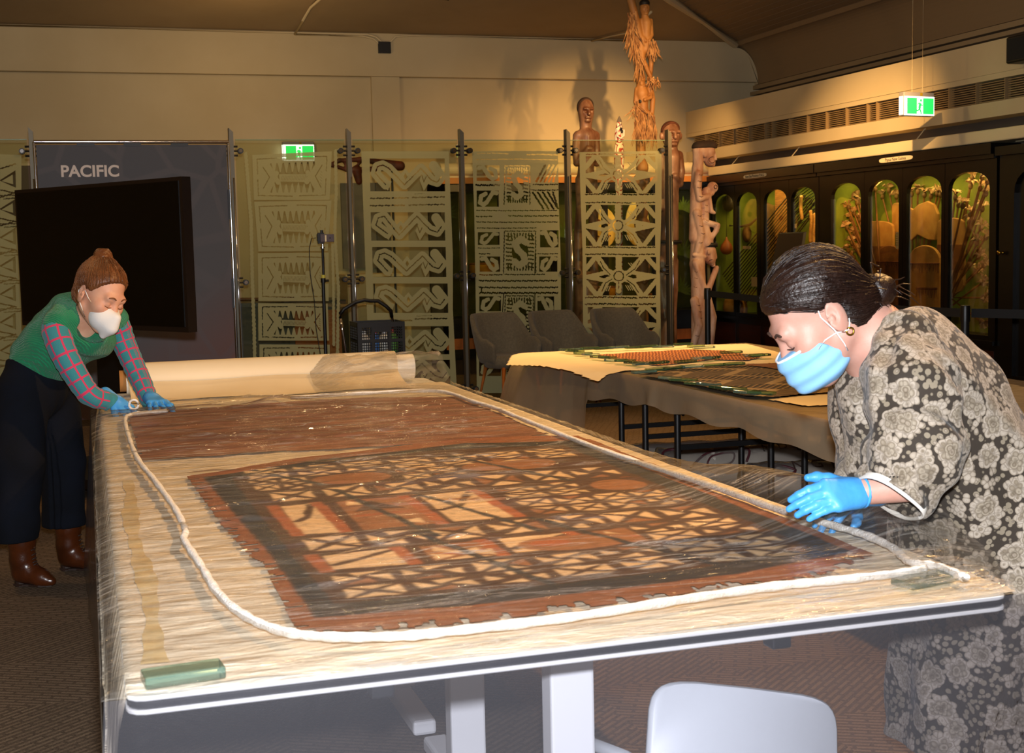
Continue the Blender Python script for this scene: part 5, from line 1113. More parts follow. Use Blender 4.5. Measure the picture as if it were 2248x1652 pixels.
# patterned barkcloth, drawn in plan at 4 mm
GX0, GY0, GS = .215, 2.26, .004
ras = Ras(365, 600); T = lambda x, y: ((x-GX0)/GS, (y-GY0)/GS)
PL = lambda P, v_: ras.poly([T(*p) for p in P], v_)
LN = lambda P, w_, v_: ras.line([T(*p) for p in P], w_/GS, v_, .12)
left = [(.258, 4.17), (.275, 3.75), (.292, 3.3), (.318, 3.0), (.335, 2.93), (.33, 2.6), (.325, 2.36)]; near = [(.46, 2.33), (.60, 2.305), (.83, 2.325), (1.0, 2.33), (1.15, 2.36), (1.31, 2.335), (1.45, 2.40), (1.59, 2.49)]
right = [(1.605, 2.95), (1.60, 3.3), (1.63, 3.7), (1.64, 4.2), (1.635, 4.45)]; farr = [(1.45, 4.53), (1.217, 4.56), (.9, 4.46), (.607, 4.37), (.4, 4.25)]
PL(left+near+right+farr, 1)
for k in range(120):                                               # ragged strips cut into the border
    if k < 48: y = rng.uniform(2.4, 4.1); x = np.interp(y, [p[1] for p in left[::-1]], [p[0] for p in left[::-1]]); L = rng.uniform(.01, .045); LN([(x-.02, y), (x+L-.01, y+rng.uniform(-.008, .008))], rng.uniform(.004, .010), 0)
    else: x = rng.uniform(.34, 1.58); y = np.interp(x, [p[0] for p in near], [p[1] for p in near]); L = rng.uniform(.012, .05); LN([(x, y-.02), (x+rng.uniform(-.008, .012), y+L-.01)], rng.uniform(.004, .016), 0)
PL([(.305, 4.13), (.335, 3.5), (.362, 3.0), (.372, 2.455), (.62, 2.425), (.90, 2.43), (1.25, 2.45), (1.56, 2.53), (1.565, 3.2), (1.575, 4.33), (1.22, 4.44), (.7, 4.31)], 2)
PL([(.385, 4.08), (.395, 3.5), (.41, 2.9), (.425, 2.535), (.8, 2.51), (1.2, 2.525), (1.50, 2.60), (1.50, 3.3), (1.51, 4.27), (1.1, 4.34), (.7, 4.23)], 3)
def tri_cell(x, y, w_, h_, kind):
    c = np.array((x+w_/2, y+h_/2)); q = [np.array(p) for p in ((x, y), (x+w_, y), (x+w_, y+h_), (x, y+h_))]
    for k in range(4):
        a, b_ = q[k], q[(k+1) % 4]; m_ = (a+b_)/2; e = b_-a; i_ = c-m_
        if kind == 0: P = [m_+i_*.80, m_-e*.34+i_*.22+i_*.05*rng.normal(), m_+e*.34+i_*.20]
        elif kind == 1: P = [c-i_*.12+e*.08, a+e*.14+i_*.16, a+e*.66+i_*.20]
        else: P = [a+e*.16+i_*.18, a+e*.60+i_*.12, m_+i_*.70+e*.06]
        g_ = np.mean(P, 0); PL([g_+(p-g_)*.93 for p in P], 4 if rng.random() < .88 else 5)
def lattice(x0, x1, y0, y1, nx, ny, seed):
    for i in range(nx):
        for j in range(ny): tri_cell(x0+(x1-x0)*i/nx, y0+(y1-y0)*j/ny, (x1-x0)/nx, (y1-y0)/ny, (i+j+seed) % 3 if (i*7+j) % 5 else 0)
lattice(.44, 1.49, 2.545, 2.77, 7, 2, 0)
def band(y0, y1, xs_, flip):
    for i in range(len(xs_)-1):
        x0, x1 = xs_[i], xs_[i+1]; w_ = x1-x0; m_ = (y0+y1)/2
        if (i+flip) % 2 == 0:
            PL([(x0+.02, y0+.03), (x1-.03, y0+.02), (x1-.03, y1-.02), (x0+.02, y1-.03)], 4); LN([(x0+.03, m_-.03), (x0+w_*.45, m_+.01), (x1-.04, y1-.04)], .022, 3); PL([(x0+.02, m_-.03), (x0+w_*.5, m_+.005), (x0+w_*.35, m_+.03), (x0+.02, m_+.02)], 5) if flip else None
        else:
            PL([(x0+.03, y0+.025), (x1-.03, y0+.03), (x1-.03, y1-.02), (x0+.03, y1-.03)], 5); PL([(x0+.05, m_+.03), (x0+w_*.5, y1-.05), (x1-.05, m_+.03), (x0+w_*.5, m_+.05)], 3); LN([(x0+.05, m_-.02), (x1-.05, m_-.015)], .022, 6)
            PL([(x0+.06, y1-.035), (x0+w_*.45, y1-.10), (x0+.05, y1-.09)], 4); PL([(x1-.05, y0+.05), (x0+w_*.55, y0+.09), (x1-.05, y0+.11)], 4)
        PL([(x1-.028, y0+.01), (x1+.004, y0+.01), (x1-.004, y1-.01), (x1-.036, y1-.01)], 6)
    PL([(xs_[0]-.01, y0+.01), (xs_[0]+.022, y0+.01), (xs_[0]+.012, y1-.01), (xs_[0]-.02, y1-.01)], 6)
band(2.78, 2.98, [.45, .66, .86, 1.08, 1.28, 1.48], 0)
PL([(1.04+.14*math.cos(a), 2.86+.075*math.sin(a)) for a in np.linspace(0, 6.28, 24)], 5); PL([(.98+.05*math.cos(a), 2.87+.03*math.sin(a)) for a in np.linspace(0, 6.28, 16)], 6)
lattice(.44, 1.49, 2.985, 3.155, 7, 1, 1)
band(3.16, 3.60, [.445, .58, .82, 1.02, 1.26, 1.48], 0)
PL([(1.04, 3.165), (1.49, 3.165), (1.49, 3.59), (1.04, 3.59)], 3); lattice(1.05, 1.48, 3.17, 3.40, 4, 2, 2); lattice(1.05, 1.30, 3.40, 3.59, 2, 2, 0); PL([(1.40+.08*math.cos(a), 3.49+.08*math.sin(a)) for a in np.linspace(0, 6.28, 20)], 5); lattice(.84, 1.0, 3.40, 3.58, 1, 2, 1)
PL([(1.20, 2.785), (1.49, 2.785), (1.49, 2.975), (1.20, 2.975)], 3); lattice(1.20, 1.49, 2.785, 2.975, 2, 2, 1); lattice(.68, .86, 2.79, 2.89, 1, 1, 0)
lattice(.44, 1.49, 3.61, 3.81, 7, 1, 2)
PL([(.72+.12*math.cos(a), 3.92+.09*math.sin(a)) for a in np.linspace(0, 6.28, 24)], 5); PL([(1.22+.15*math.cos(a), 3.95+.1*math.sin(a)) for a in np.linspace(0, 6.28, 24)], 5)
lattice(.42, 1.49, 4.01, 4.22, 7, 2, 0); lattice(.42, .60, 3.82, 4.02, 2, 2, 1); lattice(.86, 1.06, 3.82, 4.02, 2, 2, 1)
for P in ([(.72, 3.1), (.86, 2.52)], [(1.03, 3.15), (1.25, 2.5)], [(.64, 3.75), (.76, 3.05)], [(.84, 3.6), (1.0, 3.0)], [(1.1, 4.2), (1.3, 3.6)], [(.5, 4.1), (.62, 3.85)]): LN(P, .022, 2)
# deckled outline and colour table
cols = np.array([(0, 0, 0, 1), S('#9a5c36'), S('#2b2b2e'), S('#523524'), S('#f2cfa2'), S('#a06a42'), S('#b4643a')])
xs = GX0+GS*(np.arange(365)+.5); ys = GY0+GS*(np.arange(600)+.5); X, Y = np.meshgrid(xs, ys, indexing='ij'); A = ras.a.T
Z = TZ+.016+.0035*snoise(X, Y, 31, 11, 7, .6, 1.8, True)
kp = (A > 0); keep = kp[:-1, :-1] & kp[1:, :-1] & kp[:-1, 1:] & kp[1:, 1:]
m_tapa = bpy.data.materials.new('patterned_barkcloth'); n = NT(m_tapa); at_ = n.new('ShaderNodeAttribute', attribute_name='print'); v = n.coord('Object')
n.l.new(n.mix(.30, at_.outputs['Color'], n.mix(1.0, at_.outputs['Color'], n.ramp(n.noise(v, 34, 6), [(.3, (.45, .42, .4, 1)), (.7, (1.3, 1.25, 1.2, 1))]), 'MULTIPLY')), n.p.inputs['Base Color']); n.p.inputs['Roughness'].default_value = .85; n.l.new(n.bump(n.noise(v, 90, 4), .3, .004), n.p.inputs['Normal'])
CI = cols[A]
for _ in range(2): CI[1:-1, 1:-1] = np.where((A[1:-1, 1:-1, None] > 0), (CI[1:-1, 1:-1]*2+CI[2:, 1:-1]+CI[:-2, 1:-1]+CI[1:-1, 2:]+CI[1:-1, :-2])/6, CI[1:-1, 1:-1]); CI[A == 0] = cols[1]
o, used = grid_mesh('patterned_barkcloth', X, Y, Z, m_tapa, loc=(.9, 3.4, TZ), keep=keep)
ca = o.data.attributes.new('print', 'FLOAT_COLOR', 'POINT'); ca.data.foreach_set('color', CI.reshape(-1, 4)[used].astype(np.float32).ravel())
tag(o, 'barkcloth printed with cream triangles on brown and black, ragged edged', 'barkcloth')
m_gw = bpy.data.materials.new('green_glass'); n = NT(m_gw); n.n.remove(n.p)
tr = n.new('ShaderNodeBsdfTransparent'); tr.inputs[0].default_value = (.80, .93, .85, 1); gl = n.new('ShaderNodeBsdfGlossy'); gl.inputs['Roughness'].default_value = .06; df = n.new('ShaderNodeBsdfDiffuse'); df.inputs[0].default_value = S('#a8cdb8')
fr = n.new('ShaderNodeFresnel'); fr.inputs[0].default_value = 1.5; m1 = n.new('ShaderNodeMixShader', i_0=.16); n.l.new(tr.outputs[0], m1.inputs[1]); n.l.new(df.outputs[0], m1.inputs[2]); m2 = n.new('ShaderNodeMixShader'); n.l.new(fr.outputs[0], m2.inputs[0]); n.l.new(m1.outputs[0], m2.inputs[1]); n.l.new(gl.outputs[0], m2.inputs[2]); n.l.new(m2.outputs[0], n.out.inputs[0])
m_gw2 = m_gw.copy(); m_gw2.name = 'dark_green_glass'
for nd in m_gw2.node_tree.nodes:
    if nd.type == 'BSDF_TRANSPARENT': nd.inputs[0].default_value = (.66, .80, .60, 1)
    if nd.type == 'BSDF_DIFFUSE': nd.inputs[0].default_value = S('#6f9468')
def glass_bar(c, L, w_, h_, yaw, label, group, m=None):
    b = MB(); b.box(np.array(c)-[L/2, w_/2, 0], np.array(c)+[L/2, w_/2, h_], rotm(rz=yaw), c); o = bev(b.build('glass_weight', m or m_gw, loc=c), .0035, 2); return tag(o, label, 'glass weight', group)
glass_bar((.117, 2.192, TZ+.008), .128, .055, .020, 6, 'pale green glass bar on the near left corner of the long table', 'glass weights on the long table')
glass_bar((1.56, 2.26, TZ+.010), .14, .06, .014, 14, 'green glass bar under the cord end at the near right corner', 'glass weights on the long table')

# white padded cord lying around the barkcloths
m_cord = M('white_cord', '#efece8', .8, '#dcd6cf', 60, bump=.5, bscale=180)
def spline(P, k=7):
    P = [np.array(p, float) for p in P]; o = []
    for i in range(len(P)-1):
        a, b_, c_, d_ = P[max(i-1, 0)], P[i], P[i+1], P[min(i+2, len(P)-1)]
        for j in range(k):
            s = j/k; o.append(.5*((2*b_)+(-a+c_)*s+(2*a-5*b_+4*c_-d_)*s*s+(-a+3*b_-3*c_+d_)*s**3))
    return o+[P[-1]]
def cord(P, r, label):
    Q = spline([np.array([x, y, TZ+.006+r+.012]) for x, y in P], 9); rr = [r*(1+.10*math.sin(i*1.7)+.06*math.sin(i*.6)) for i in range(len(Q))]
    tag(MB().tube(Q, rr, 10).build('padded_rope', m_cord, loc=Q[len(Q)//2], smooth=True), label, 'cord', 'white cords round the barkcloths')
cord([(.30, 5.83), (.20, 5.80), (.15, 5.76), (.12, 5.6), (.118, 5.05), (.13, 4.5), (.16, 4.08), (.19, 3.6), (.197, 3.3), (.187, 3.18), (.202, 2.92), (.216, 2.66), (.248, 2.47), (.298, 2.345), (.367, 2.28), (.48, 2.238), (.583, 2.232), (.8, 2.237), (1.036, 2.27), (1.24, 2.292), (1.387, 2.287), (1.52, 2.288), (1.585, 2.30)], .0088, 'white padded cord curving down the left side and along the near edge')
cord([(1.612, 2.205), (1.618, 2.30), (1.59, 2.36), (1.628, 2.48), (1.644, 2.62), (1.626, 2.78), (1.606, 2.96), (1.597, 3.30), (1.575, 3.7), (1.56, 4.12), (1.565, 4.86), (1.572, 5.25), (1.552, 5.52), (1.515, 6.0), (1.2, 6.08), (.85, 6.06)], .0088, 'white padded cord running up the right side of the long table')

# clear plastic film
def film_mat(name, haze, tint, hz_col, rough=.09, bump=.5, bscale=(5, 16, 5), gl=1.0, base=.015, freq=1.6, crease=0):
    m = bpy.data.materials.new(name); n = NT(m); n.n.remove(n.p); v = n.coord('Object', bscale)
    nz = n.noise(v, freq, 5, .55, .6); bn = n.bump(nz, bump, .02)
    tr = n.new('ShaderNodeBsdfTransparent'); tr.inputs[0].default_value = tint
    d1 = n.new('ShaderNodeBsdfDiffuse'); d1.inputs[0].default_value = hz_col; d2 = n.new('ShaderNodeBsdfTranslucent'); d2.inputs[0].default_value = hz_col; dm = n.new('ShaderNodeMixShader', i_0=.5); n.l.new(d1.outputs[0], dm.inputs[1]); n.l.new(d2.outputs[0], dm.inputs[2])
    if crease:
        cn_ = n.noise(n.coord('Object', (1.5, 9.0, 1)), 1.5, 6, .62, .9); rg = n.ramp(n.math('ABSOLUTE', n.math('SUBTRACT', cn_, .5)), [(.0, (1, 1, 1, 1)), (.022, (.25, .25, .25, 1)), (.06, (0, 0, 0, 1))])
        pt = n.ramp(n.noise(n.coord('Object', (.8, 1.4, 1)), 1.6, 2), [(.40, (.12, .12, .12, 1)), (.62, (1, 1, 1, 1))]); haze = n.math('ADD', haze, n.math('MULTIPLY', n.math('MULTIPLY', rg, pt), crease))
    a = n.new('ShaderNodeMixShader', i_0=haze); n.l.new(tr.outputs[0], a.inputs[1]); n.l.new(dm.outputs[0], a.inputs[2])
    g_ = n.new('ShaderNodeBsdfGlossy'); g_.inputs['Roughness'].default_value = rough; n.l.new(bn, g_.inputs['Normal'])
    fr = n.new('ShaderNodeFresnel'); fr.inputs[0].default_value = 1.42; n.l.new(bn, fr.inputs['Normal'])
    f2 = n.math('MINIMUM', n.math('ADD', n.math('MULTIPLY', fr.outputs[0], gl), base), .8)
    x = n.new('ShaderNodeMixShader'); n.l.new(f2, x.inputs[0]); n.l.new(a.outputs[0], x.inputs[1]); n.l.new(g_.outputs[0], x.inputs[2]); n.l.new(x.outputs[0], n.out.inputs[0]); return m
m_film = film_mat('clear_film', .05, (.985, .98, .97, 1), (.75, .73, .70, 1), .10, .8, gl=.48, base=.012, crease=.52)
m_filmh = film_mat('hanging_film', .13, (.68, .68, .72, 1), (.34, .34, .39, 1), .18, .35, (3, 3, 2), .8, .02)
t = thing('plastic_film', 'clear crinkled plastic film over the long table hanging down its near end', 'film', (.85, 4.3, TZ))
xs = np.linspace(-.012, 1.84, 150); ys = np.linspace(2.132, 6.78, 720); X, Y = np.meshgrid(xs, ys, indexing='ij')
Z = TZ+.032+.004*snoise(X, Y, 41, 9, 6, .5, 1.6, True)+.0035*snoise(X, Y, 43, 30, 8, .4, 1.7, True)*(.4+.6*np.clip((Y-4)/1.2, 0, 1))
ed = np.minimum(np.clip((X+.012)/.07, 0, 1), np.clip((Y-2.13)/.10, 0, 1)); Z = TZ+.006+(Z-TZ-.006)*ed**.7
lift = (.07*np.exp(-((Y-3.06)/.42)**2)+.055*np.exp(-((Y-2.66)/.20)**2))*np.clip((X-1.36)/.28, 0, 1)**1.5; Z += lift*(1+.12*snoise(X, Y, 47, 12, 5))
rr2 = np.random.default_rng(77)
for k in range(150):
    fy = rr2.uniform(4.5, 6.2) if k < 105 else rr2.uniform(2.6, 4.5); fx_ = rr2.uniform(.2, 1.5); ln = rr2.uniform(.06, .26); th = rr2.normal()*.16; uu = (X-fx_)*math.cos(th)+(Y-fy)*math.sin(th); vv = -(X-fx_)*math.sin(th)+(Y-fy)*math.cos(th)+.012*np.sin(uu*26+k)
    Z += rr2.uniform(.004, .011)*np.exp(-(uu/ln)**2)*np.exp(-(vv/rr2.uniform(.007, .020))**2)
ow = np.clip(X-1.68, 0, 1); Z -= ow*(.25+.9*np.clip((Y-3.6)/.8, 0, 1))
ridge = .028*np.exp(-((X-.72-.3*(Y-5.75))/.09)**2)*np.exp(-((Y-5.78)/.20)**2); Z += ridge
roll = np.clip((Y-6.36)/.26, 0, 1); rx = np.clip((X-.92-.10*np.sin(Y*9))/.30, 0, 1); roll = roll*roll*(3-2*roll)*rx*rx*(3-2*rx); Z += roll*(.132+.020*snoise(X, Y, 49, 16, 7, 1, 1, True))
lim = 1.685+.155*np.clip((Y-2.16)/.28, 0, 1)*np.clip((4.6-Y)/1.0, .0, 1)+.008*snoise(X, Y, 53, 8, 4)
ylim = np.where(X > 1.02, 6.70+.05*np.sin(X*23), 6.20+.03*np.sin(X*11))
keep = ((X < lim) & (Y < ylim))[:-1, :-1]
o, _ = grid_mesh('top_sheet', X, Y, Z, m_film, t, keep=keep)
xs = np.linspace(-.008, 1.70, 120); hs = np.linspace(0, 1, 40); X, Hh = np.meshgrid(xs, hs, indexing='ij')
Z = TZ+.006-Hh*(TZ-.012); Yv = 2.132-.012*np.sqrt(Hh)-.03*Hh*(.5+.5*np.sin(X*5.2))+.010*Hh*snoise(X, Hh, 57, 14, 5, 1, .25); Xv = X-.05*Hh*np.clip((.12-X)/.12, 0, 1)+.05*Hh*np.clip((X-1.6)/.1, 0, 1)
Yv += .045*Hh*np.clip(1-X/.10, 0, 1)*np.sin(X*95)
grid_mesh('front_drop', Xv, Yv, Z, m_filmh, t)
ys = np.linspace(2.132, 6.3, 150); hs = np.linspace(0, 1, 24); Y, Hh = np.meshgrid(ys, hs, indexing='ij'); Z = TZ+.006-Hh*(TZ-.03)
X = -.012-.012*Hh-.05*Hh*np.clip((Y-4.5)/1.6, 0, 1)+.014*Hh*snoise(Y, Hh, 59, 9, 6, 1, .2); grid_mesh('left_drop', X, Y, Z, film_mat('side_film', .30, (.9, .88, .85, 1), (.40, .35, .30, 1), .15, .4, (4, 4, 4)), t)

# paper roll at the far end
t = thing('paper_roll', 'long roll of cream paper lying across the far end of the long table', 'roll', (.85, 6.78, TZ)); ax = (0, 6.78, TZ+.082)
m_paper = M('cream_paper', '#efdcb9', .55, '#e8d2ab', 2, bump=.05)
b = MB(); L = []
for x in (.165, 1.49):
    L.append([(x, 6.78+(.078-.004*a/9)*math.cos(a)-.0, TZ+.082+(.078-.004*a/9)*math.sin(a)) for a in np.linspace(-.9, 2*math.pi-.9, 48)])
b.loft(L, True); b.build('outer_paper', m_paper, t, auto=40)
b = MB(); b.cyl((.158, 6.78, TZ+.074), (1.585, 6.78, TZ+.074), .066, n=32); b.build('inner_roll', M('white_roll', '#f3ead9', .5), t, auto=40); MB().cyl((.128, 6.78, TZ+.074), (.160, 6.78, TZ+.074), .052, n=24).build('cardboard_core', M('cardboard', '#a8743a', .8), t, auto=40)
xs = np.linspace(.17, 1.485, 30); ys = np.linspace(0, 1, 20); X, V_ = np.meshgrid(xs, ys, indexing='ij'); Y = 6.70-V_*.33; Z = TZ+.012+.058*(1-V_)**2.4+.004*np.sin(X*9+V_*3)
grid_mesh('loose_paper', X, Y, Z, m_paper, t)
t = thing('white_ring', 'small white ring beside the gloved hands at the far left corner', 'ring', (.17, 5.93, TZ+.05)); MB().tube([(.165+.019*math.cos(a), 5.93-.006*math.sin(a), TZ+.05+.021*math.sin(a)) for a in np.linspace(0, 2*math.pi, 18)], .0055, 6).build('band', m_cord, t, True)

# ================================================================== second table, at the right
UX0, UX1, UZ = 2.66, 4.15, .75
m_frame = M('black_frame', '#0d0d0f', .4); m_top2 = M('beige_top', '#b39a74', .6)
def trestle(y0, y1, legs, label):
    t = thing('folding_table', label, 'table', ((UX0+UX1)/2, (y0+y1)/2, 0), 'tables with black frames')
    bev(MB().box((UX0, y0, UZ-.03), (UX1, y1, UZ)).build('top', m_top2, t), .008)
    for (y, xs_) in legs:
        for x in xs_: MB().cyl((x, y, 0), (x, y, UZ-.03), .0165, n=12).build('leg', m_frame, t, auto=40)
        MB().box((xs_[0], y-.010, .42), (xs_[-1], y+.010, .445)).build('crossbar', m_frame, t); MB().box((xs_[0]-.018, y-.02, UZ-.12), (xs_[0]+.018, y+.02, UZ-.03)).build('collar', m_frame, t)
    MB().cyl((UX0+.07, legs[0][0], UZ-.05), (UX0+.55, legs[0][0]+(.6 if legs[0][0] < (y0+y1)/2 else -.6), UZ-.30), .009, n=8).build('brace', m_frame, t)
trestle(6.145, 8.02, ((6.40, (2.72, 3.27)), (6.80, (2.75, 4.0)), (7.8, (2.73, 4.0))), 'black-framed table far end, bearing the orange-brown textile')
trestle(3.90, 6.13, ((6.00, (2.72, 3.23, 3.42)), (4.15, (2.74, 4.05))), 'black-framed table near end, behind the woman in the floral dress')
m_film2 = film_mat('brown_film', .58, (.80, .70, .58, 1), (.86, .66, .44, 1), .14, .4, (4, 4, 4), .7, .02)
t = thing('plastic_film', 'brownish plastic film hanging in a skirt from the right-hand table', 'film', (UX0, 6.2, UZ))
ys = np.linspace(3.88, 8.25, 160); hs = np.linspace(0, 1, 22); Y, Hh = np.meshgrid(ys, hs, indexing='ij')
drop = np.interp(Y, [4.2, 5.2, 6.1, 6.7, 6.98, 7.02, 8.25], [.15, .13, .13, .155, .17, .40, .44])+.01*np.sin(Y*13); out = np.interp(Y, [4.2, 6.6, 7.2, 7.9, 8.25], [.012, .015, .06, .23, .20])
Z = UZ+.004-Hh*drop-.03*np.clip((Y-6.8)/1.0, 0, 1); X = UX0-.004-out*np.sqrt(Hh+.02)-.012*Hh*snoise(Y, Hh, 61, 11, 6, 1, .3)-.02*Hh*np.exp(-((Y-6.14)/.05)**2)
grid_mesh('skirt', X, Y, Z, m_film2, t)
xs = np.linspace(UX0-.005, UX1, 60); ys = np.linspace(3.89, 8.05, 130); X, Y = np.meshgrid(xs, ys, indexing='ij'); Z = UZ+.004+.002*snoise(X, Y, 63, 12, 6, 1, 1, True)
grid_mesh('top_cover', X, Y, Z, film_mat('cover_film', .62, (.9, .86, .8, 1), (.60, .50, .37, 1), .12, .4, (4, 4, 4), .6, .02), t)
def px_poly(P, z): return [atz(x, y, z)[:2] for x, y in P]
def sheet(name, P, z, m, label, cat, amp=.003, res=.02, seed=1, droop=False, fringe=0):
    poly = np.array(px_poly(P, z)); lo, hi = poly.min(0), poly.max(0); w_, h_ = int((hi[0]-lo[0])/res)+2, int((hi[1]-lo[1])/res)+2
    r_ = Ras(w_, h_); r_.poly([((x-lo[0])/res, (y-lo[1])/res) for x, y in poly], 1)
    X, Y = np.meshgrid(lo[0]+res*np.arange(w_), lo[1]+res*np.arange(h_), indexing='ij'); Z = z+amp*snoise(X, Y, seed, 14, 7, 1, 1.4, True)
    if droop: Z -= np.clip(UX0-.1-X, 0, 1)**1.3*.35+np.clip(Y-8.0, 0, 1)*.1
    o, _ = grid_mesh(name, X, Y, Z, m, loc=(poly.mean(0)[0], poly.mean(0)[1], z), keep=(r_.a.T > 0)[:-1, :-1]); return tag(o, label, cat)
sheet('paper_sheet', [(1112, 786), (1124, 776), (1180, 771), (1240, 768), (1330, 765), (1440, 762), (1510, 757), (1640, 754), (1700, 770), (1760, 790), (1700, 800), (1560, 802), (1480, 806), (1420, 812), (1375, 812), (1330, 822), (1312, 828), (1250, 808), (1190, 796)], UZ+.012, m_paper, 'cream paper sheet drooping over the far left corner of the right-hand table', 'paper', .002, .012, 71, True)
sheet('paper_sheet', [(1685, 876), (1760, 866), (1860, 858), (1960, 862), (1960, 900), (1850, 888), (1770, 890)], UZ+.010, m_paper, 'white paper slip near the front of the right-hand table by the dress', 'paper', .002, .012, 72)
m_ripple = bpy.data.materials.new('rippled_textile'); n = NT(m_ripple); v = n.coord('Object', (1, 1, 1), (0, 0, .4)); wv = n.new('ShaderNodeTexWave', i_Scale=16.0, i_Distortion=5.0, i_Detail=2.0); n.l.new(v, wv.inputs['Vector']); n.l.new(n.ramp(wv.outputs['Fac'], [(.2, S('#7d4020')), (.8, S('#c07a45'))]), n.p.inputs['Base Color']); n.p.inputs['Roughness'].default_value = .85; n.l.new(n.bump(wv.outputs['Fac'], .8, .01), n.p.inputs['Normal'])
sheet('rippled_textile', [(1312, 778), (1400, 772), (1500, 766), (1590, 768), (1672, 783), (1640, 790), (1560, 788), (1500, 796), (1442, 801), (1400, 796)], UZ+.018, m_ripple, 'orange-brown rippled textile ringed by glass bars on the right-hand table', 'textile', .004, .012, 73)
m_weave = bpy.data.materials.new('striped_textile'); n = NT(m_weave)
v = n.coord('Object'); sx = n.new('ShaderNodeSeparateXYZ'); n.l.new(v, sx.inputs[0]); x_, y_ = sx.outputs[0], sx.outputs[1]
tri = n.math('ABSOLUTE', n.math('SUBTRACT', n.math('FRACT', n.math('MULTIPLY', y_, 2.2)), .5)); zz = n.math('ADD', x_, n.math('MULTIPLY', tri, .42)); st = n.math('SINE', n.math('MULTIPLY', zz, 150))
big = n.math('FRACT', n.math('MULTIPLY', n.math('SUBTRACT', x_, n.math('MULTIPLY', tri, .42)), 3.2)); c1 = n.ramp(st, [(.35, S('#3a2a18')), (.6, S('#8a6a40'))]); n.l.new(n.mix(n.ramp(big, [(.18, (0, 0, 0, 1)), (.22, (1, 1, 1, 1))]), S('#a98a5c'), c1), n.p.inputs['Base Color']); n.p.inputs['Roughness'].default_value = .85; n.l.new(n.bump(st, .5, .006), n.p.inputs['Normal'])
sheet('striped_textile', [(1402, 822), (1440, 814), (1520, 805), (1600, 797), (1700, 798), (1830, 820), (1900, 846), (1860, 856), (1760, 864), (1700, 870), (1640, 868), (1590, 858), (1500, 838), (1440, 828)], UZ+.019, m_weave, 'dark striped textile with triangles at the middle of the right-hand table', 'textile', .003, .012, 74)
sheet('brown_textile', [(1628, 800), (1690, 796), (1800, 792), (1920, 800), (1990, 830), (1930, 850), (1850, 836), (1760, 818), (1690, 806)], UZ+.024, M('plain_brown_textile', '#8a5426', .9, '#764418', 8, bump=.3), 'plain brown textile lying behind the masked woman in the dress', 'textile', .003, .012, 75)
sheet('pale_textile', [(2140, 838), (2200, 840), (2248, 848), (2300, 870), (2300, 950), (2248, 940), (2200, 905)], UZ+.014, M('pale_textile', '#b9a27c', .8, '#a08a62', 10, (1, 4, 1), bump=.3), 'pale textile at the right end of the right-hand table behind the dress', 'textile', .002, .015, 76)
ORD = ['first', 'second', 'third', 'fourth', 'fifth', 'sixth', 'seventh', 'eighth', 'ninth', 'tenth']
def bars(pts, yaw0, label, k0=0):
    for k, (x, y) in enumerate(pts):
        p = atz(x, y, UZ+.02); glass_bar((p[0], p[1], UZ+.024+.004*(k % 2)), rng.uniform(.11, .14), .038, .014, yaw0+rng.uniform(-14, 14), (ORD[sorted(range(len(pts)), key=lambda i: pts[i][0]).index(k)]+' green glass bar from the left '+label.split(' lying ')[1].replace('along ', 'on ')) if len(pts) > 1 else label, 'glass bars '+label.split(' lying ')[1], m_gw2 if (k+k0) % 3 else m_gw)
bars([(1248, 772), (1262, 775), (1280, 779), (1297, 783), (1316, 787), (1334, 790), (1352, 794), (1372, 797), (1392, 800)], -55, 'green glass bar lying along the left edge of the rippled textile')
bars([(1262, 770), (1295, 769), (1325, 768), (1358, 767), (1392, 766), (1425, 765), (1455, 764), (1500, 760), (1528, 763), (1545, 767)], 2, 'green glass bar lying along the far edge of the rippled textile')
bars([(1412, 802), (1448, 801), (1505, 797), (1540, 791), (1562, 789), (1605, 778), (1655, 783), (1668, 785)], 6, 'green glass bar lying along the near edge of the rippled textile')
bars([(1414, 820), (1440, 817), (1480, 812), (1520, 810), (1568, 805), (1612, 804)], 5, 'green glass bar lying along the far edge of the striped textile')
bars([(1470, 834), (1500, 840), (1528, 846), (1556, 850), (1584, 855), (1612, 860), (1640, 866), (1672, 869)], -62, 'green glass bar lying along the near edge of the striped textile')
bars([(1822, 832), (1834, 842), (1806, 822)], 10, 'green glass bar lying beside the dress on the brown textile')
bars([(2178, 843)], 0, 'green glass bar lying on the pale textile right of the dress')
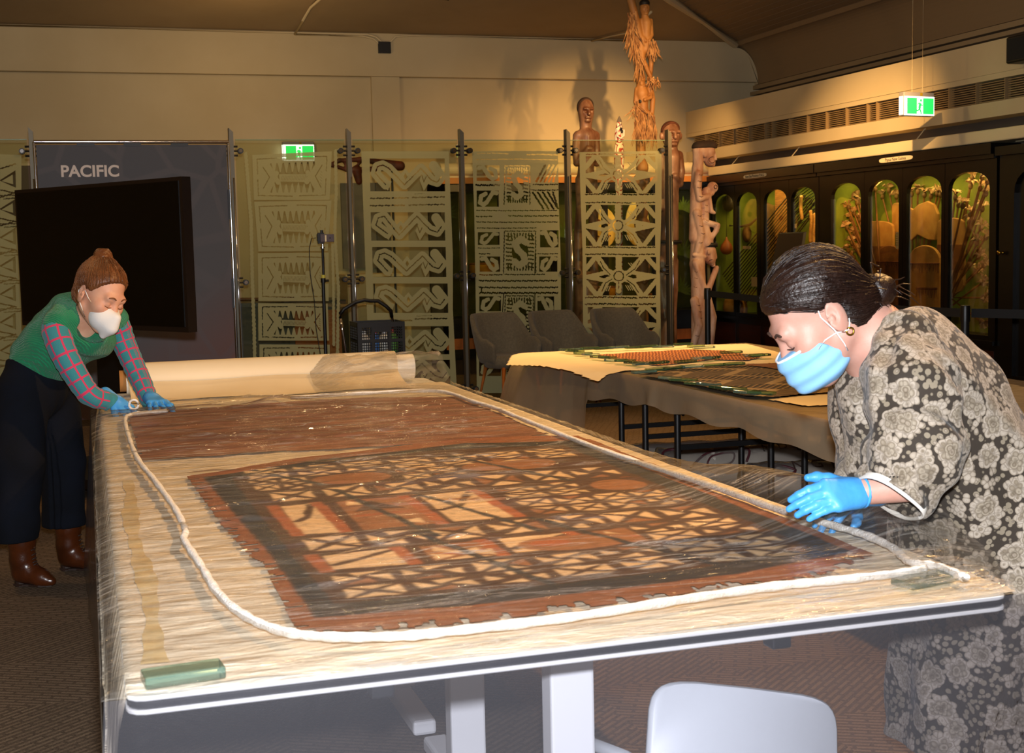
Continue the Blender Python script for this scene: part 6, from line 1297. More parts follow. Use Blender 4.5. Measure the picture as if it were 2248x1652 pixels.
# wrapped rolls on the floor under the second table
m_wrap = film_mat('roll_wrap', .30, (.92, .9, .88, 1), (.55, .50, .46, 1), .12, .8, (6, 6, 6), .9, .03); m_bag = M('white_bag', '#c9c0b6', .5, '#a99f95', 4, bump=.3, bscale=10); m_mar = M('maroon_print', '#4a1820', .6); m_brn = M('brown_print', '#3f2d26', .6)
specs = [((2.95, 7.55), (4.55, 7.25), .11, 'wrapped roll with a brown tag furthest under the right-hand table'), ((3.10, 7.12), (4.45, 6.85), .125, 'wrapped roll printed with a maroon diamond under the right-hand table'), ((3.45, 6.65), (4.6, 6.40), .105, 'wrapped roll with large brown letters nearest under the right-hand table')]
for i, (a, e, r, lb) in enumerate(specs):
    a, e = np.array([a[0], a[1], r]), np.array([e[0], e[1], r]); t = thing('wrapped_roll', lb, 'roll', (a+e)/2, 'wrapped rolls under the table'); d = nrm(e-a); up_ = np.array([0, 0, 1.]); sd_ = nrm(np.cross(up_, d)); sd_ = -sd_ if sd_[1] > 0 else sd_
    b = MB(); b.tube([a+(e-a)*k/14 for k in range(15)], [r*.93*(1+.03*math.sin(k*2.1+i)) for k in range(15)], 20); b.build('roll', m_bag, t, auto=50)
    b = MB(); b.tube([a-d*.06+(e-a+d*.12)*k/24 for k in range(25)], [r*(1.0+.05*math.sin(k*1.7+i))*(.5 if k in (0, 24) else 1) for k in range(25)], 18, False); b.build('wrapping', m_wrap, t, True)
    def on(u, ang, k=1.0): return a+(e-a)*u+(sd_*math.cos(R_(ang))+up_*math.sin(R_(ang)))*r*.955*k
    def stroke(P, wd, m, nm): MB().tube([on(u, g_, 1.0) for u, g_ in spline([np.array([u, g_, 0]) for u, g_ in P], 5) for u, g_ in [(u, g_)]] if False else [on(q[0], q[1]) for q in spline([np.array([u, g_, 0.]) for u, g_ in P], 5)], wd, 5).build(nm, m, t, True)
    if i == 1:
        stroke([(.12, 10), (.20, 52), (.30, 66), (.38, 60), (.36, 20)], .008, m_mar, 'printed_mark'); stroke([(.19, 15), (.22, 42), (.31, 50), (.29, 18), (.19, 14)], .006, m_mar, 'printed_mark'); stroke([(.02, 20), (.01, 55), (.05, 75), (.10, 70)], .010, m_mar, 'printed_mark')
        for u, g_, s in ((.46, 60, 'N'), (.53, 68, 'D'), (.60, 60, 'B'), (.67, 66, 'U')):
            n_ = sd_*math.cos(R_(g_))+up_*math.sin(R_(g_)); M3 = Matrix((tuple(d), tuple(np.cross(n_, d)), tuple(n_))).transposed()
            text_obj('lettering', s, .085, m_brn, t, on(u, g_, 1.03), M3.to_euler(), .001)
    if i == 2:
        for u, g_, s in ((.22, 58, 'N'), (.31, 62, 'G'), (.40, 56, 'R'), (.48, 62, 'B'), (.56, 60, 'U')):
            n_ = sd_*math.cos(R_(g_))+up_*math.sin(R_(g_)); M3 = Matrix((tuple(d), tuple(np.cross(n_, d)), tuple(n_))).transposed()
            text_obj('lettering', s, .10, m_brn, t, on(u, g_, 1.03), M3.to_euler(), .001)
        stroke([(.08, 30), (.12, 62), (.20, 40), (.14, 22), (.08, 32)], .008, m_mar, 'printed_mark')
    if i == 0: MB().prism([on(.30, 55), on(.36, 55), on(.36, 40), on(.30, 40)], (0, -.003, .002)).build('brown_tag', M('kraft_tag', '#7a5a36', .8), t)
# ================================================================== people
def skin_mat(name, c, c2):
    m = M(name, c, .5, c2, 18, bump=.06, bscale=240, spec=.35); p = NT(m).p
    p.inputs['Subsurface Weight'].default_value = .12; p.inputs['Subsurface Radius'].default_value = (.012, .005, .003); p.inputs['Subsurface Scale'].default_value = .5; return m
def sd_hit(sd, p, d, n=260, step=.001):
    p = np.array(p, float); d = nrm(d)
    for i in range(n):
        q = p+d*step*i; k = np.round((q-sd.lo)/sd.res).astype(int)
        if (k >= 0).all() and (k < sd.n).all() and sd.D[tuple(k)] < sd.res*.5: return q
    return None
class Head:
    def __init__(s, C, f, up, S=1.0):
        s.C = np.array(C, float); s.f = nrm(f); s.l = nrm(np.cross(up, s.f)); s.u = np.cross(s.f, s.l); s.S = S; s.R = np.stack([s.f, s.l, s.u], 1)
    def w(s, x, y, z): return s.C+s.S*(s.R@np.array([x, y, z]))
    def e(s, sd, c, r, k=.012, sub=False, R=None): sd.ell(s.w(*c), np.array(r)*s.S, s.R if R is None else R, k*s.S, sub)
    def c(s, sd, a, b, r0, r1=None, k=.012, sub=False): sd.cap(s.w(*a), s.w(*b), r0*s.S, (r1 if r1 is not None else r0)*s.S, k*s.S, sub)
    def skin(s, sd):
        s.e(sd, (-.015, 0, .042), (.098, .075, .085)); s.e(sd, (.028, 0, -.03), (.066, .060, .085), .03)
        for q in (-1, 1):
            s.c(sd, (-.005, q*.048, -.055), (.062, q*.012, -.103), .020, .018, .03); s.e(sd, (.060, q*.040, -.022), (.030, .026, .028), .03); s.e(sd, (.100, q*.031, .004), (.022, .019, .012), .012, True)
        s.e(sd, (.074, 0, -.105), (.022, .024, .02), .02); s.c(sd, (.083, -.034, .026), (.083, .034, .026), .013, None, .02); s.c(sd, (.088, 0, .012), (.112, 0, -.036), .008, .0135, .016); s.c(sd, (.097, -.014, -.040), (.097, .014, -.040), .010, None, .012)
        s.c(sd, (.090, -.018, -.067), (.090, .018, -.067), .008, None, .01); s.c(sd, (.087, -.015, -.078), (.087, .015, -.078), .009, None, .01)
        for q in (-1, 1):
            s.e(sd, (.079, q*.032, .002), (.0145, .0145, .0135), .004)                           # lowered lids over the eyes
            Re = s.R@rotm(0, -14, q*22); s.e(sd, (-.012, q*.083, -.004), (.024, .0085, .036), .006, False, Re); s.e(sd, (-.004, q*.096, .004), (.0145, .0115, .021), .003, True, Re); s.e(sd, (-.001, q*.088, -.002), (.006, .006, .009), .003, False, Re); s.e(sd, (-.008, q*.079, -.034), (.010, .006, .011), .006)
    def hair(s, m, parent, bun, bun_r, ridges, name='hair', nape=-.085, amp=.0016, lo=.16, cut=None, loose=0, ns=700):
        sd = SD(s.C-np.array([lo]*3)*1.15*s.S, s.C+np.array([lo]*3)*1.25*s.S, .0034)
        s.e(sd, (-.018, 0, .046), (.109, .0865, .094)); s.e(sd, (-.05, 0, -.02), (.065, .070, .07), .02); s.c(sd, (-.025, 0, .045), tuple(np.array(bun)*.82), .074, .034, .035)
        c, r = cut or ((.088, 0, -.036), (.112, .098, .120)); s.e(sd, c, r, .028, True)
        for q in (-1, 1): s.e(sd, (-.004, q*.088, -.016), (.036, .030, .042), .012, True)
        sd.half(s.w(0, 0, nape), -s.u+s.f*.35, .01)
        b = s.w(*bun); ax = nrm(s.w(0, 0, .03)-b); e1, e2, _ = frame(ax)
        def wf(X, Y, Z):
            x, y, z = X-b[0], Y-b[1], Z-b[2]; ph = np.arctan2(x*e1[0]+y*e1[1]+z*e1[2], x*e2[0]+y*e2[1]+z*e2[2]); rad = np.sqrt(x*x+y*y+z*z)
            return amp*np.sin(ridges*ph+5*np.sin(rad*40)+2*np.sin(ph*7))+amp*.7*np.sin(ridges*.41*ph+3)
        sd.warp(wf); o = sd.build(name, m, parent); s.strands(sd, b, m, parent, ns)
        sd = SD(b-bun_r*1.9, b+bun_r*1.9, .0032); sd.ell(b, np.array([1, 1, .82])*bun_r, s.R, .01)
        for k in range(5):                                                                        # coiled locks of the knot
            a0 = k*1.26; Q = [b+bun_r*.82*(e1*math.cos(a0+t)+e2*math.sin(a0+t))*(1-.09*i)-ax*bun_r*(.15*i-.2) for i, t in enumerate(np.linspace(0, 2.4, 6))]; sd.chain(Q, [bun_r*.22]*3+[bun_r*.28]*3, .006)
        sd.warp(lambda X, Y, Z: .0011*np.sin(260*((X-b[0])*e1[0]+(Y-b[1])*e1[1]+(Z-b[2])*e1[2]+.4*((X-b[0])*ax[0]+(Y-b[1])*ax[1]+(Z-b[2])*ax[2])))); sd.build('hair_bun', m, parent)
        mb = MB()
        for k in range(loose):
            p = b+bun_r*np.array([rng.normal(), rng.normal(), rng.normal()])*.6; d = nrm(np.array([rng.normal(), rng.normal(), rng.normal()])); mb.tube([p, p+d*bun_r*.7, p+d*bun_r*1.0+s.u*rng.uniform(-.02, .01)], [.0022, .0016, .0007], 4)
        if loose: mb.build('loose_strands', m, parent, kind='stuff')
    def strands(s, sd, b, m, parent, ns):
        """fine strands lying on the hair from the hairline back to the knot"""
        r = np.random.default_rng(11); c = s.w(-.015, 0, .03); d0 = r.normal(size=(ns*3, 3)); d0 /= np.linalg.norm(d0, axis=1)[:, None]
        db = nrm(b-c); d0 = d0[d0@db < .75]; K = 12; T_ = np.linspace(0, 1, K); P = np.zeros((len(d0), K, 3)); ok = np.zeros((len(d0), K), bool)
        om = np.arccos(np.clip(d0@db, -.999, .999))[:, None]
        for k, t_ in enumerate(T_):
            t_ = t_*.9; d = (np.sin((1-t_)*om)*d0+np.sin(t_*om)*db)/np.sin(om); q = c+d*.19*s.S; hit = np.zeros(len(d0), bool)
            for i in range(170):
                ix = np.clip(np.round((q-sd.lo)/sd.res).astype(int), 0, sd.n-1); v_ = sd.D[ix[:, 0], ix[:, 1], ix[:, 2]]; hit |= v_ < .0008
                q = np.where(hit[:, None], q, q-d*.0009)
            P[:, k] = q+d*.0006; ok[:, k] = hit & (np.linalg.norm(q-c, axis=1) > .05*s.S)
        mb = MB(); cnt = 0
        for j in range(len(d0)):
            if cnt >= ns or not ok[j].all() or np.linalg.norm(np.diff(P[j], axis=0), axis=1).max() > .05: continue
            w_ = r.uniform(.0007, .0016)*s.S; mb.tube(P[j], [w_*.4]+[w_]*(K-2)+[w_*.5], 3); cnt += 1
        if cnt: mb.build('hair_strands', m, parent, True, kind='stuff')
    def brow_lash(s, sd, sides, m, parent):
        for q in sides:
            for nm, P, r in (('eyebrow', [(q*.014, .028), (q*.028, .034), (q*.046, .030)], .0032), ('eyelashes', [(q*.019, -.006), (q*.032, -.0095), (q*.046, -.005)], .0018)):
                H = [sd_hit(sd, s.w(.16, y, z), -s.f) for y, z in P]
                if all(h is not None for h in H): MB().tube(spline(H, 4), [r*s.S*(.5+.5*math.sin(math.pi*(.15+.7*i/8))) for i in range(9)], 6).build(nm, m, parent, True)
def hand_sd(W, d, back, thumb_side, curl, S=1.0, spread=1.0, res=.0026, thick=1.0):
    """gloved hand: W wrist, d pointing along the fingers, back = out of the back of the hand; thumb_side +1/-1"""
    d = nrm(d); b = nrm(np.array(back)-d*np.dot(back, d)); y = np.cross(b, d)*thumb_side
    w = lambda p: np.array(W)+S*(d*p[0]+y*p[1]+b*p[2])
    sd = SD(np.array(W)-.25*S, np.array(W)+.25*S, res)
    yy = [.030, .010, -.010, -.028]; L = [(.040, .025, .021), (.045, .028, .022), (.041, .026, .021), (.032, .021, .019)]
    sd.cap(w((-.055, 0, 0)), w((.015, 0, 0)), .029*S*thick**2, .027*S*thick, .01)
    for i in range(4): sd.cap(w((.012, yy[i]*.62, 0)), w((.088-abs(i-1)*.005, yy[i], .002)), .0165*S*thick, .0125*S*thick, .016*S)
    for i in range(4):
        p = np.array([.088-abs(i-1)*.005, yy[i], .002]); a = R_(6*curl*10*.1); fan = (yy[i]/.03)*.13*spread
        r = [.0108, .0098, .009, .0078] if i < 3 else [.0095, .0086, .0079, .007]
        cc = curl[i] if hasattr(curl, '__len__') else curl
        for j in range(3):
            a += R_((26, 34, 22)[j]*cc); q = p+L[i][j]*np.array([math.cos(a), fan*math.cos(a), -math.sin(a)]); sd.cap(w(p), w(q), r[j]*S, r[j+1]*S, .004*S); p = q
    T = [(.018, .026, -.006), (.048, .050, -.014), (.072, .062, -.020), (.092, .066, -.026)]
    sd.chain([w(p) for p in T], [.017*S, .0135*S, .0115*S, .009*S], .008*S)
    return sd
def sleeve(path, rad, name, m, parent, n=26, wr=.0018, k=10):
    """cloth tube with UV-like coordinates stored per vertex: along the arm in metres and around it"""
    Q = spline(path, k); rr = np.interp(np.linspace(0, 1, len(Q)), np.linspace(0, 1, len(rad)), rad); V = []; C_ = []; a = None; s = 0
    for i, p in enumerate(Q):
        d = nrm(Q[min(i+1, len(Q)-1)]-Q[max(i-1, 0)]); s += 0 if i == 0 else np.linalg.norm(p-Q[i-1])
        if a is None: a, b, _ = frame(d)
        else: a = nrm(a-d*(a@d)); b = np.cross(d, a)
        for j in range(n):
            t = 2*math.pi*j/n; r = rr[i]+wr*math.sin(s*150+2.2*math.sin(t+s*9))*math.sin(t*1.0+s*22)
            V.append(p+r*(a*math.cos(t)+b*math.sin(t))); C_.append((s, j/n, 0))
    F = [(i*n+j, i*n+(j+1) % n, (i+1)*n+(j+1) % n, (i+1)*n+j) for i in range(len(Q)-1) for j in range(n)]
    o = link_mesh(name, V, F, m, parent, True); at = o.data.attributes.new('arm', 'FLOAT_VECTOR', 'POINT'); at.data.foreach_set('vector', np.array(C_, np.float32).ravel())
    so = o.modifiers.new('thick', 'SOLIDIFY'); so.thickness = .003; so.offset = -1; return o
m_glove = M('blue_nitrile', '#3d8fd4', .42, '#4b9de0', 12, bump=.10, bscale=90, spec=.4)
m_lash = M('dark_hair_line', '#2a1a12', .8)

# ------------------------------------------------------------------ the woman in green, bending over the far left corner
sk1 = skin_mat('skin_fair', '#d9a588', '#cf967a')
m_knit = bpy.data.materials.new('green_knit'); n = NT(m_knit); v = n.coord('Object'); wv = n.new('ShaderNodeTexWave', i_Scale=52.0, i_Distortion=3.0, i_Detail=1.0, bands_direction='DIAGONAL'); n.l.new(v, wv.inputs['Vector'])
n.l.new(n.mix(n.noise(v, 9, 3), S('#0f6a48'), S('#178a58')), n.p.inputs['Base Color']); n.p.inputs['Roughness'].default_value = .9; n.p.inputs['Sheen Weight'].default_value = .2; n.l.new(n.bump(wv.outputs['Fac'], .55, .006), n.p.inputs['Normal'])
m_plaid = bpy.data.materials.new('plaid_knit'); n = NT(m_plaid); at_ = n.new('ShaderNodeAttribute', attribute_name='arm'); sx = n.new('ShaderNodeSeparateXYZ'); n.l.new(at_.outputs['Vector'], sx.inputs[0])
def band_mask(sock, k, wd): return n.math('LESS_THAN', n.math('ABSOLUTE', n.math('SUBTRACT', n.math('FRACT', n.math('MULTIPLY', sock, k)), .5)), wd)
g1 = n.math('MAXIMUM', band_mask(sx.outputs[0], 17.5, .075), band_mask(sx.outputs[1], 7, .085)); end = n.math('LESS_THAN', sx.outputs[0], .468)
n.l.new(n.mix(n.math('MULTIPLY', g1, end), S('#2f7f88'), S('#c5335a')), n.p.inputs['Base Color']); n.p.inputs['Roughness'].default_value = .9; n.p.inputs['Sheen Weight'].default_value = .2; n.l.new(n.bump(n.noise(n.coord('Object'), 260, 2), .4, .003), n.p.inputs['Normal'])
m_denim = M('navy_denim', '#05070e', .9, '#090d18', 5, bump=.25, bscale=300, spec=.2); m_boot = M('brown_boot_leather', '#4d230d', .27, '#351707', 7, bump=.15, bscale=60, coat=.3); m_sole = M('boot_sole', '#2a1810', .6)
P = lambda x, y, Y: aty(x, y, Y)
hip, waist, chest, neck = P(85, 830, 6.30), P(95, 783, 6.28), P(165, 722, 6.17), P(200, 684, 6.12)
shR, shL = P(130, 712, 6.03), P(248, 700, 6.23); elR, elL = P(176, 838, 5.94), P(293, 800, 6.21); wrR, wrL = P(236, 879, 5.98), P(326, 874, 6.09)
t = thing('person', 'woman in green knit with plaid sleeves and white mask bending over the table', 'person', (hip[0], 6.28, 0))
HD = Head(P(220, 648, 6.02), (.56, -.70, -.46), (.10, .12, 1), 1.10)
sd = SD((-.52, 5.80, 0), (.36, 6.66, 1.50), .0045)
HD.skin(sd); sd.cap(HD.w(-.03, 0, -.06), neck, .052, .058, .03)
sd.chain([hip, waist, chest], [.105, .095, .11], .05); sd.cap(neck, shR, .045, .038, .03); sd.cap(neck, shL, .045, .038, .03); sd.cap(chest, neck, .09, .06, .04)
ARMR = [P(142, 700, 6.06), P(124, 722, 6.02), P(140, 775, 5.96), elR, P(200, 868, 5.94), wrR, P(246, 886, 5.985)]; ARML = [P(238, 690, 6.22), P(257, 712, 6.24), P(272, 752, 6.25), elL, P(310, 838, 6.16), wrL, P(334, 886, 6.075)]
for Q in (ARMR, ARML):
    Q = spline(Q, 4); sd.chain(Q, list(np.linspace(.036, .026, len(Q))), .008)
knR, anR, knL, anL = P(42, 1010, 6.16), atz(55, 1250, .12), P(140, 1010, 6.40), atz(158, 1220, .12); anR = P(52, 1228, 6.17); anL = P(155, 1205, 6.40)
sd.chain([P(60, 850, 6.24), knR, anR], [.085, .06, .032], .03); sd.chain([P(112, 850, 6.38), knL, anL], [.085, .06, .032], .03)
sd.build('body', sk1, t)
HD.brow_lash(sd, (-1, 1), M('ginger_brow', '#7a4a2a', .8), t)
m_ging = M('ginger_hair', '#7a4a28', .38, '#5b341b', 14, (1, 1, 1), bump=.3, bscale=120, spec=.4)
HD.hair(m_ging, t, (-.068, .0, .135), .040, 110, amp=.0009, loose=0)
# sweater
sd = SD((-.5, 5.82, .85), (.36, 6.6, 1.32), .0055)
sd.chain([P(84, 800, 6.29), waist, P(128, 750, 6.22), chest], [.125, .124, .135, .142], .05); sd.cap(P(198, 742, 6.06), P(215, 748, 6.14), .075, .075, .05); sd.cap(P(172, 700, 6.12), neck, .115, .080, .04); sd.cap(P(150, 690, 6.16), P(180, 672, 6.20), .09, .07, .04)
sd.cap(neck, shR, .072, .070, .04); sd.cap(neck, shL, .072, .066, .04); hd = nrm(waist-chest)
sd.half(P(84, 806, 6.29), hd*1.0+np.array([0, 0, -.6]), .012); sd.cap(HD.w(-.01, 0, -.085), HD.w(.035, 0, -.13), .066, .066, .01, True)
sd.warp(lambda X, Y, Z: .0035*np.sin(X*38+Z*55+4*np.sin(Y*12))*np.sin(Z*23+Y*9)); sd.build('sweater', m_knit, t)
for nm, Q in (('r', ARMR), ('l', ARML)):
    sleeve(Q, [.056, .062, .056, .050, .047, .040, .039] if nm == 'r' else [.05, .056, .052, .048, .046, .040, .040], 'sleeve', m_plaid, t)
# trousers
sd = SD((-.55, 5.95, .17), (.2, 6.65, 1.05), .0065)
sd.cap(P(80, 800, 6.29), P(82, 850, 6.30), .128, .135, .04); sd.chain([P(52, 860, 6.24), P(40, 1010, 6.16), P(36, 1150, 6.16), P(34, 1230, 6.16)], [.118, .102, .094, .098], .04); sd.chain([P(118, 860, 6.38), P(140, 1010, 6.40), P(141, 1140, 6.40), P(141, 1230, 6.40)], [.112, .098, .092, .095], .02)
sd.warp(lambda X, Y, Z: .006*np.sin(np.arctan2(Y-6.28, X+.2)*9+Z*3)*np.clip((1.0-Z)/.6, 0, 1)); sd.half((0, 0, .213), (0, 0, -1), .006); sd.half(P(80, 776, 6.29), (-.15, .1, 1), .01); sd.build('trousers', m_denim, t)
def boot(heel, toe, an, nm):
    h, e = np.array(heel), np.array(toe); d = nrm((e-h)*np.array([1, 1, 0])); L = np.linalg.norm((e-h)[:2]); s = np.array([-d[1], d[0], 0]); g = lambda x, y, z: np.array([h[0], h[1], 0])+d*x+s*y+np.array([0, 0, z])
    top = np.array([an[0], an[1], .27]); sd = SD(np.minimum(h, e)-.14, np.maximum(h, e)+np.array([.14, .14, .33]), .0042); sd.lo[2] = -.02
    sd = SD(np.array([min(h[0], e[0], an[0])-.1, min(h[1], e[1], an[1])-.1, -.02]), np.array([max(h[0], e[0], an[0])+.1, max(h[1], e[1], an[1])+.1, .30]), .0042)
    sd.chain([top, top*.5+g(.05, 0, .13)*.5+np.array([0, 0, 0]), g(.052, 0, .12), g(.05, 0, .065)], [.056, .052, .049, .043], .03); sd.chain([g(.05, 0, .062), g(L*.45, 0, .060), g(L*.72, 0, .042), g(L*.93, 0, .030)], [.038, .038, .034, .022], .03); sd.cap(g(L*.9, 0, .028), g(L, 0, .026), .022, .012, .02)
    sd.half((0, 0, .010), (0, 0, -1), .004); o = sd.build('boot', m_boot, t)
    b = MB(); L1 = []
    for x, w_ in ((.012, .020), (.06, .028), (L*.45, .022), (L*.72, .030), (L*.90, .018), (L*.985, .005)): L1.append((x, w_))
    pts = [g(x, w_, 0) for x, w_ in L1]+[g(x, -w_, 0) for x, w_ in L1[::-1]]; b.prism([p+np.array([0, 0, .006 if i not in (0, 1, 10, 11) else .006]) for i, p in enumerate(pts)], (0, 0, .008)); b.build('sole', m_sole, o)
    MB().loft([[g(.036+.026*math.cos(q), .023*math.sin(q), z) for q in np.linspace(0, 6.28, 14, endpoint=False)] for z in (.001, .03)]).build('heel', m_sole, o)
    b = MB()
    for k in range(9):
        f_ = k/8; c = top*(1-f_)+g(L*.55, 0, .075)*f_ if f_ > .5 else top*(1-f_*2)+g(.075, 0, .14)*(f_*2); c = (top+np.array([0, 0, -.02]))*(1-f_)**2+2*f_*(1-f_)*g(.085, 0, .115)+f_*f_*g(L*.6, 0, .092); o2 = d*.046*(1-f_)
        b.tube([c+o2+s*.016, c+o2+d*.004+np.array([0, 0, .004]), c+o2-s*.016], .0028, 5)
    b.build('laces', m_sole, o, True)
boot(atz(30, 1280, .01), atz(116, 1284, .01), anR, 'r'); boot(atz(130, 1246, .01), atz(226, 1248, .01), anL, 'l')
# gloves: the near hand reaches under the film edge, the far one presses flat
sd = hand_sd(P(252, 887, 5.99)+np.array([0, 0, .018]), P(285, 912, 5.95)-P(250, 886, 5.99), (.25, -.55, .8), -1, .75, .95, .6); sd.build('glove', m_glove, t)
sd = hand_sd(P(331, 884, 6.06)+np.array([0, 0, .022]), np.array([.22, -.95, -.16]), (.05, -.2, 1), 1, .30, 1.08, 1.6); sd.build('glove', m_glove, t)
# folded white mask with ear loops
m_mask = M('white_mask', '#e4e2df', .7, bump=.05, bscale=120); m_loop2 = M('white_elastic', '#e9e7e4', .6)
sd = SD(HD.C-.2, HD.C+.2, .0034); HD.e(sd, (.062, 0, -.060), (.062, .062, .060)); HD.c(sd, (.128, 0, -.032), (.132, 0, -.075), .007, .008, .05); HD.c(sd, (.118, 0, -.09), (.098, 0, -.128), .010, .008, .04)
sd.half(HD.w(.10, 0, -.012), HD.u*.9+HD.f*.15, .004); sd.half(HD.w(.022, 0, 0), -HD.f-HD.u*.25, .004); sd.build('face_mask', m_mask, t)
for q in (-1, 1): MB().tube([HD.w(.052, q*.061, -.028), HD.w(.02, q*.076, -.006), HD.w(-.012, q*.085, .022), HD.w(-.026, q*.088, .0)], .0022, 6).tube([HD.w(.032, q*.060, -.085), HD.w(.01, q*.074, -.055), HD.w(-.012, q*.083, -.034), HD.w(-.026, q*.088, .0)], .0022, 6).build('ear_loop', m_loop2, t, True)

# ------------------------------------------------------------------ the woman in the floral dress, bending from the right
sk2 = skin_mat('skin_pale', '#bf9384', '#b88878')
m_dress = bpy.data.materials.new('floral_cloth'); n = NT(m_dress); v = n.coord('Object')
nz = n.new('ShaderNodeTexNoise', i_Scale=9.0); n.l.new(v, nz.inputs['Vector']); vm = n.new('ShaderNodeVectorMath', operation='MULTIPLY_ADD'); n.l.new(nz.outputs['Color'], vm.inputs[0]); vm.inputs[1].default_value = (.02, .02, .02); n.l.new(v, vm.inputs[2])
vb = n.new('ShaderNodeTexVoronoi', i_Scale=16.5, i_Randomness=.8); n.l.new(vm.outputs[0], vb.inputs['Vector']); vs = n.new('ShaderNodeTexVoronoi', i_Scale=66.0, i_Randomness=.9); n.l.new(vm.outputs[0], vs.inputs['Vector']); ve = n.new('ShaderNodeTexVoronoi', feature='DISTANCE_TO_EDGE', i_Scale=66.0, i_Randomness=.9); n.l.new(vm.outputs[0], ve.inputs['Vector'])
rd = n.math('ADD', vb.outputs['Distance'], n.math('MULTIPLY', n.math('SUBTRACT', vs.outputs['Distance'], .32), .34))
flower = n.ramp(rd, [(.0, S('#54483a')), (.10, S('#8b7f70')), (.19, S('#625646')), (.30, S('#948979')), (.40, S('#6f6353')), (.50, S('#a2978a')), (.62, S('#8d8172')), (.67, S('#2c231a'))])
leaf = n.mix(n.ramp(vs.outputs['Distance'], [(.42, (1, 1, 1, 1)), (.50, (0, 0, 0, 1))]), S('#2c231a'), S('#7d7261'))
rim = n.ramp(ve.outputs['Distance'], [(.03, (0, 0, 0, 1)), (.09, (1, 1, 1, 1))]); gap = n.math('GREATER_THAN', rd, .66)
n.l.new(n.mix(gap, n.mix(n.math('MULTIPLY', n.math('SUBTRACT', 1.0, rim), .45), flower, S('#4a3f32')), leaf), n.p.inputs['Base Color']); n.p.inputs['Roughness'].default_value = .85; n.p.inputs['Sheen Weight'].default_value = .1; n.l.new(n.bump(n.noise(v, 300, 2), .2, .002), n.p.inputs['Normal'])
pelv, wst, ch, nk = P(2150, 1090, 2.84), P(2085, 965, 2.82), P(1995, 855, 2.80), P(1915, 740, 2.79)
shN, shF = P(2000, 800, 2.66), P(1905, 800, 2.96); elN, wrN = P(2020, 1062, 2.56), P(1900, 1077, 2.60); elF, wrF = P(1930, 1030, 3.02), P(1868, 1100, 2.84)
t = thing('person', 'dark-haired woman in floral dress and blue mask leaning in from the right', 'person', (pelv[0], 2.84, 0))
HD = Head(P(1795, 692, 2.80), (-.74, .17, -.65), (-.50, .10, .75), 1.13)
sd = SD((1.28, 2.36, 0), (2.42, 3.2, 1.46), .0043)
HD.skin(sd); sd.cap(HD.w(-.035, 0, -.05), nk, .055, .062, .04); sd.cap(nk, P(1960, 790, 2.80), .065, .09, .05)
sd.chain([nk, ch, wst, pelv], [.075, .12, .11, .135], .05); sd.cap(nk, shN, .05, .048, .04); sd.cap(nk, shF, .05, .048, .04)
sd.chain([shN, elN], [.045, .038], .01); sd.chain([elN, wrN], [.038, .031], .012); sd.chain([shF, elF, wrF], [.045, .036, .028], .012)
fx = pelv[0]
for q in (-.10, .10): sd.chain([(fx, 2.84+q, .78), (fx-.03, 2.84+q, .45), (fx, 2.84+q, .10), (fx-.1, 2.84+q, .045)], [.08, .055, .04, .032], .03)
sd.build('body', sk2, t); BODY2 = sd; HD.brow_lash(sd, (1, -1), M('dark_brow', '#3a241a', .8), t)
m_dark = M('dark_brown_hair', '#1a0e0a', .38, '#26150e', 14, bump=.35, bscale=120, spec=.5)
HD.hair(m_dark, t, (-.128, .0, -.048), .043, 110, amp=.0008, nape=-.085, lo=.19, cut=((.088, 0, -.046), (.106, .2, .112)), loose=60)
# dress body
sd = SD((1.50, 2.40, .10), (2.62, 3.28, 1.34), .0062)
sd.chain([P(1950, 775, 2.80), ch, wst, pelv], [.098, .150, .165, .19], .06); sd.cap(P(2020, 780, 2.80), P(2100, 860, 2.82), .105, .12, .06); sd.cap(P(1935, 770, 2.72), shN, .075, .085, .05); sd.cap(P(1900, 790, 2.90), shF, .07, .08, .05)
sd.cap(P(1905, 850, 2.80), P(1935, 1000, 2.82), .065, .085, .05); sd.chain([pelv, (fx+.02, 2.84, .55), (fx+.03, 2.84, .16)], [.20, .215, .25], .08)
sd.warp(lambda X, Y, Z: .011*np.sin(np.arctan2(Y-2.84, X-fx)*8+2.2*np.sin(Z*6))*np.clip((1.15-Z)/.5, .18, 1)+.006*np.sin(X*31+Z*27+3*np.sin(Y*17)))
sd.half((0, 0, .17), (0, 0, -1), .006); sd.half(P(1906, 745, 2.79), nrm(P(1880, 738, 2.79)-P(1960, 775, 2.80)), .01); sd.build('dress', m_dress, t)
# bell sleeve of the near arm, its pale hem, and the far sleeve
sd = SD((1.40, 2.32, .70), (2.16, 2.95, 1.34), .0055)
cf, cu_ = P(1962, 1078, 2.575), P(2010, 985, 2.58)
sd.chain([P(1985, 770, 2.70), P(2000, 860, 2.62), cu_, cf], [.088, .100, .098, .086], .04)
sd.warp(lambda X, Y, Z: .006*np.sin(X*46+Z*20+3*np.sin(Y*30))+.004*np.sin(Z*70+X*30))
cn = nrm(P(1925, 1120, 2.56)-P(2010, 985, 2.58)); ca = P(1955, 1090, 2.57); sd.half(ca, cn, .004)
sd.cap(ca-cn*.07, ca+cn*.1, .070, .076, .004, True); sd.build('sleeve', m_dress, t)
e1, e2, _ = frame(cn); cen = cf+cn*np.dot(ca-cf, cn)
L = [[cen+cn*o+(e1*math.cos(q)+e2*math.sin(q))*(r+.004*math.sin(q*4)) for q in np.linspace(0, 2*math.pi, 36, endpoint=False)] for o, r in ((-.010, .081), (.006, .083), (.007, .080), (-.010, .078))]
b = MB(); b.loft(L+[L[0]], False); b.build('sleeve_hem', M('pale_hem', '#d8d3cb', .8), t, True)
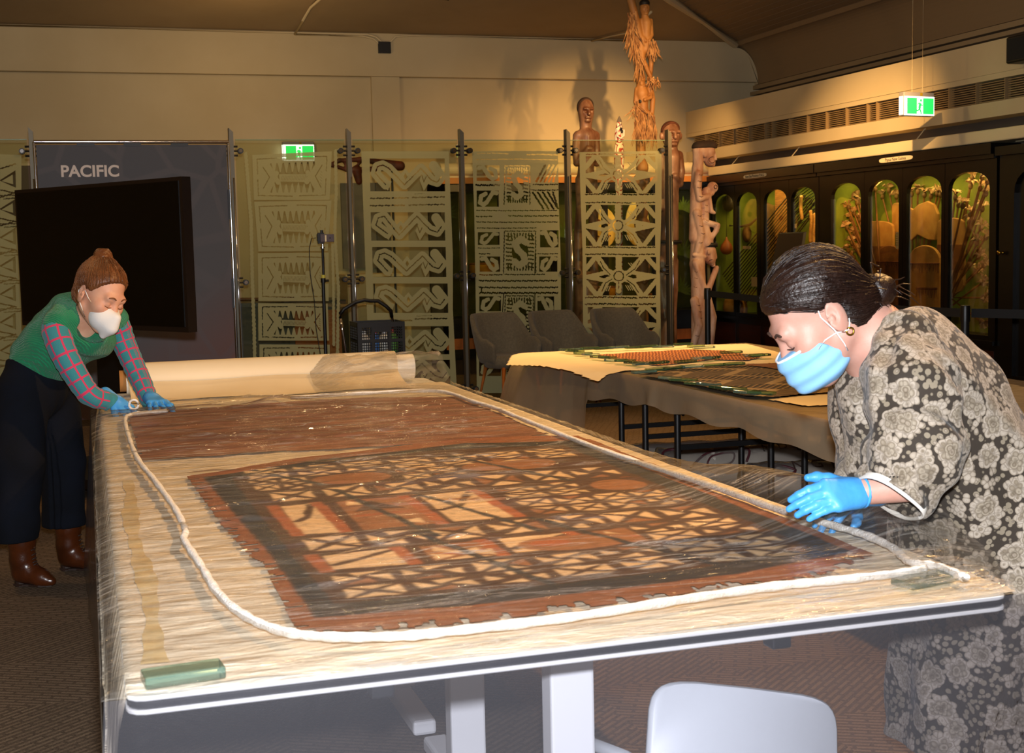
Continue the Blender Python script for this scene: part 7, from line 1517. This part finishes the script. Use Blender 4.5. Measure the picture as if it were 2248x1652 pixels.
sd = SD((1.35, 2.72, .72), (2.1, 3.3, 1.3), .007); sd.chain([shF, P(1900, 900, 3.0), elF, P(1880, 1075, 2.90)], [.085, .092, .088, .075], .04); sd.warp(lambda X, Y, Z: .007*np.sin(X*40+Z*30)); sd.build('sleeve', m_dress, t)
# gloves
sd = hand_sd(P(1884, 1081, 2.605), P(1800, 1083, 2.58)-P(1884, 1078, 2.605)+np.array([0, 0, -.006]), (-.10, -.80, .65), -1, .70, 1.0, -.1, thick=1.12); sd.build('glove', m_glove, t)
sd = hand_sd(wrF, P(1790, 1122, 2.74)-wrF, (-.3, -.5, .7), 1, .8, .92, .8); sd.build('glove', m_glove, t)
for W, a in ((P(1892, 1079, 2.605), 0),):
    MB().tube([W+.0345*(np.array([0, math.cos(q), math.sin(q)])) for q in np.linspace(0, 2*math.pi, 20)], .0035, 6).build('glove_cuff', m_glove, t, True)
# pleated blue mask, ear loops and a small ear ring
m_blue = M('blue_mask', '#8fc2ee', .75, '#7fb6e6', 6, bump=.05, bscale=150); m_bwhite = M('mask_edge', '#eef2f6', .7)
sd = SD(HD.C-.24, HD.C+.24, .0036); HD.e(sd, (.055, 0, -.066), (.070, .068, .062)); HD.e(sd, (.052, 0, -.036), (.070, .071, .042)); HD.c(sd, (.108, 0, -.03), (.112, 0, -.085), .012, .014, .05)
uz, cz, sz = HD.u, HD.C, HD.S
def pleat(X, Y, Z):
    q = ((X-cz[0])*uz[0]+(Y-cz[1])*uz[1]+(Z-cz[2])*uz[2])/sz; return .0022*np.sin((q+.06)*190)
sd.warp(pleat); sd.half(HD.w(.10, 0, -.014), HD.u*.92+HD.f*.1, .004); sd.half(HD.w(.035, 0, -.043), -HD.f*.8+HD.u*.5, .005); sd.half(HD.w(.06, 0, -.128), -HD.u, .01); sd.build('face_mask', m_blue, t)
b = MB(); b.tube([h_ for h_ in (sd_hit(sd, HD.w(.08, 0, -.017)+HD.S*.12*(HD.f*math.cos(a)+HD.l*math.sin(a)), -(HD.f*math.cos(a)+HD.l*math.sin(a)), 400) for a in np.linspace(-1.5, 1.5, 13)) if h_ is not None], .0032, 6); b.build('mask_edge', m_bwhite, t, True)
def side(x, z, q, off=.003):
    h = sd_hit(BODY2, HD.w(x, q*.14, z), -HD.l*q, 400); return (h if h is not None else HD.w(x, q*.08, z))+HD.l*q*off
for q in (1, -1):
    MB().tube([side(.058, -.034, q), side(.035, -.030, q), side(.010, -.034, q), side(-.010, -.040, q), side(-.026, -.040, q), side(-.040, -.02, q)], .0017, 6).build('ear_loop', m_loop2, t, True)
    MB().tube([side(.012, -.080, q), side(.010, -.06, q), side(.012, -.02, q), side(.012, .012, q), side(.006, .034, q, .004), side(-.012, .040, q, .004)], .0017, 6).build('ear_loop', m_loop2, t, True)
p = HD.w(-.012, .088, -.046); MB().tube([p+HD.S*.0075*(HD.u*math.cos(q)+HD.f*math.sin(q)) for q in np.linspace(0, 6.28, 14)], .0022, 6).build('ear_ring', m_brass, t, True)
for q in (-.10, .10):
    sd = SD((fx-.24, 2.84+q-.06, -.01), (fx+.08, 2.84+q+.06, .12), .006); sd.chain([(fx+.0, 2.84+q, .05), (fx-.08, 2.84+q, .045), (fx-.17, 2.84+q, .03)], [.042, .042, .03], .03); sd.half((0, 0, .002), (0, 0, -1), .003); sd.build('shoe', m_blackm, t)
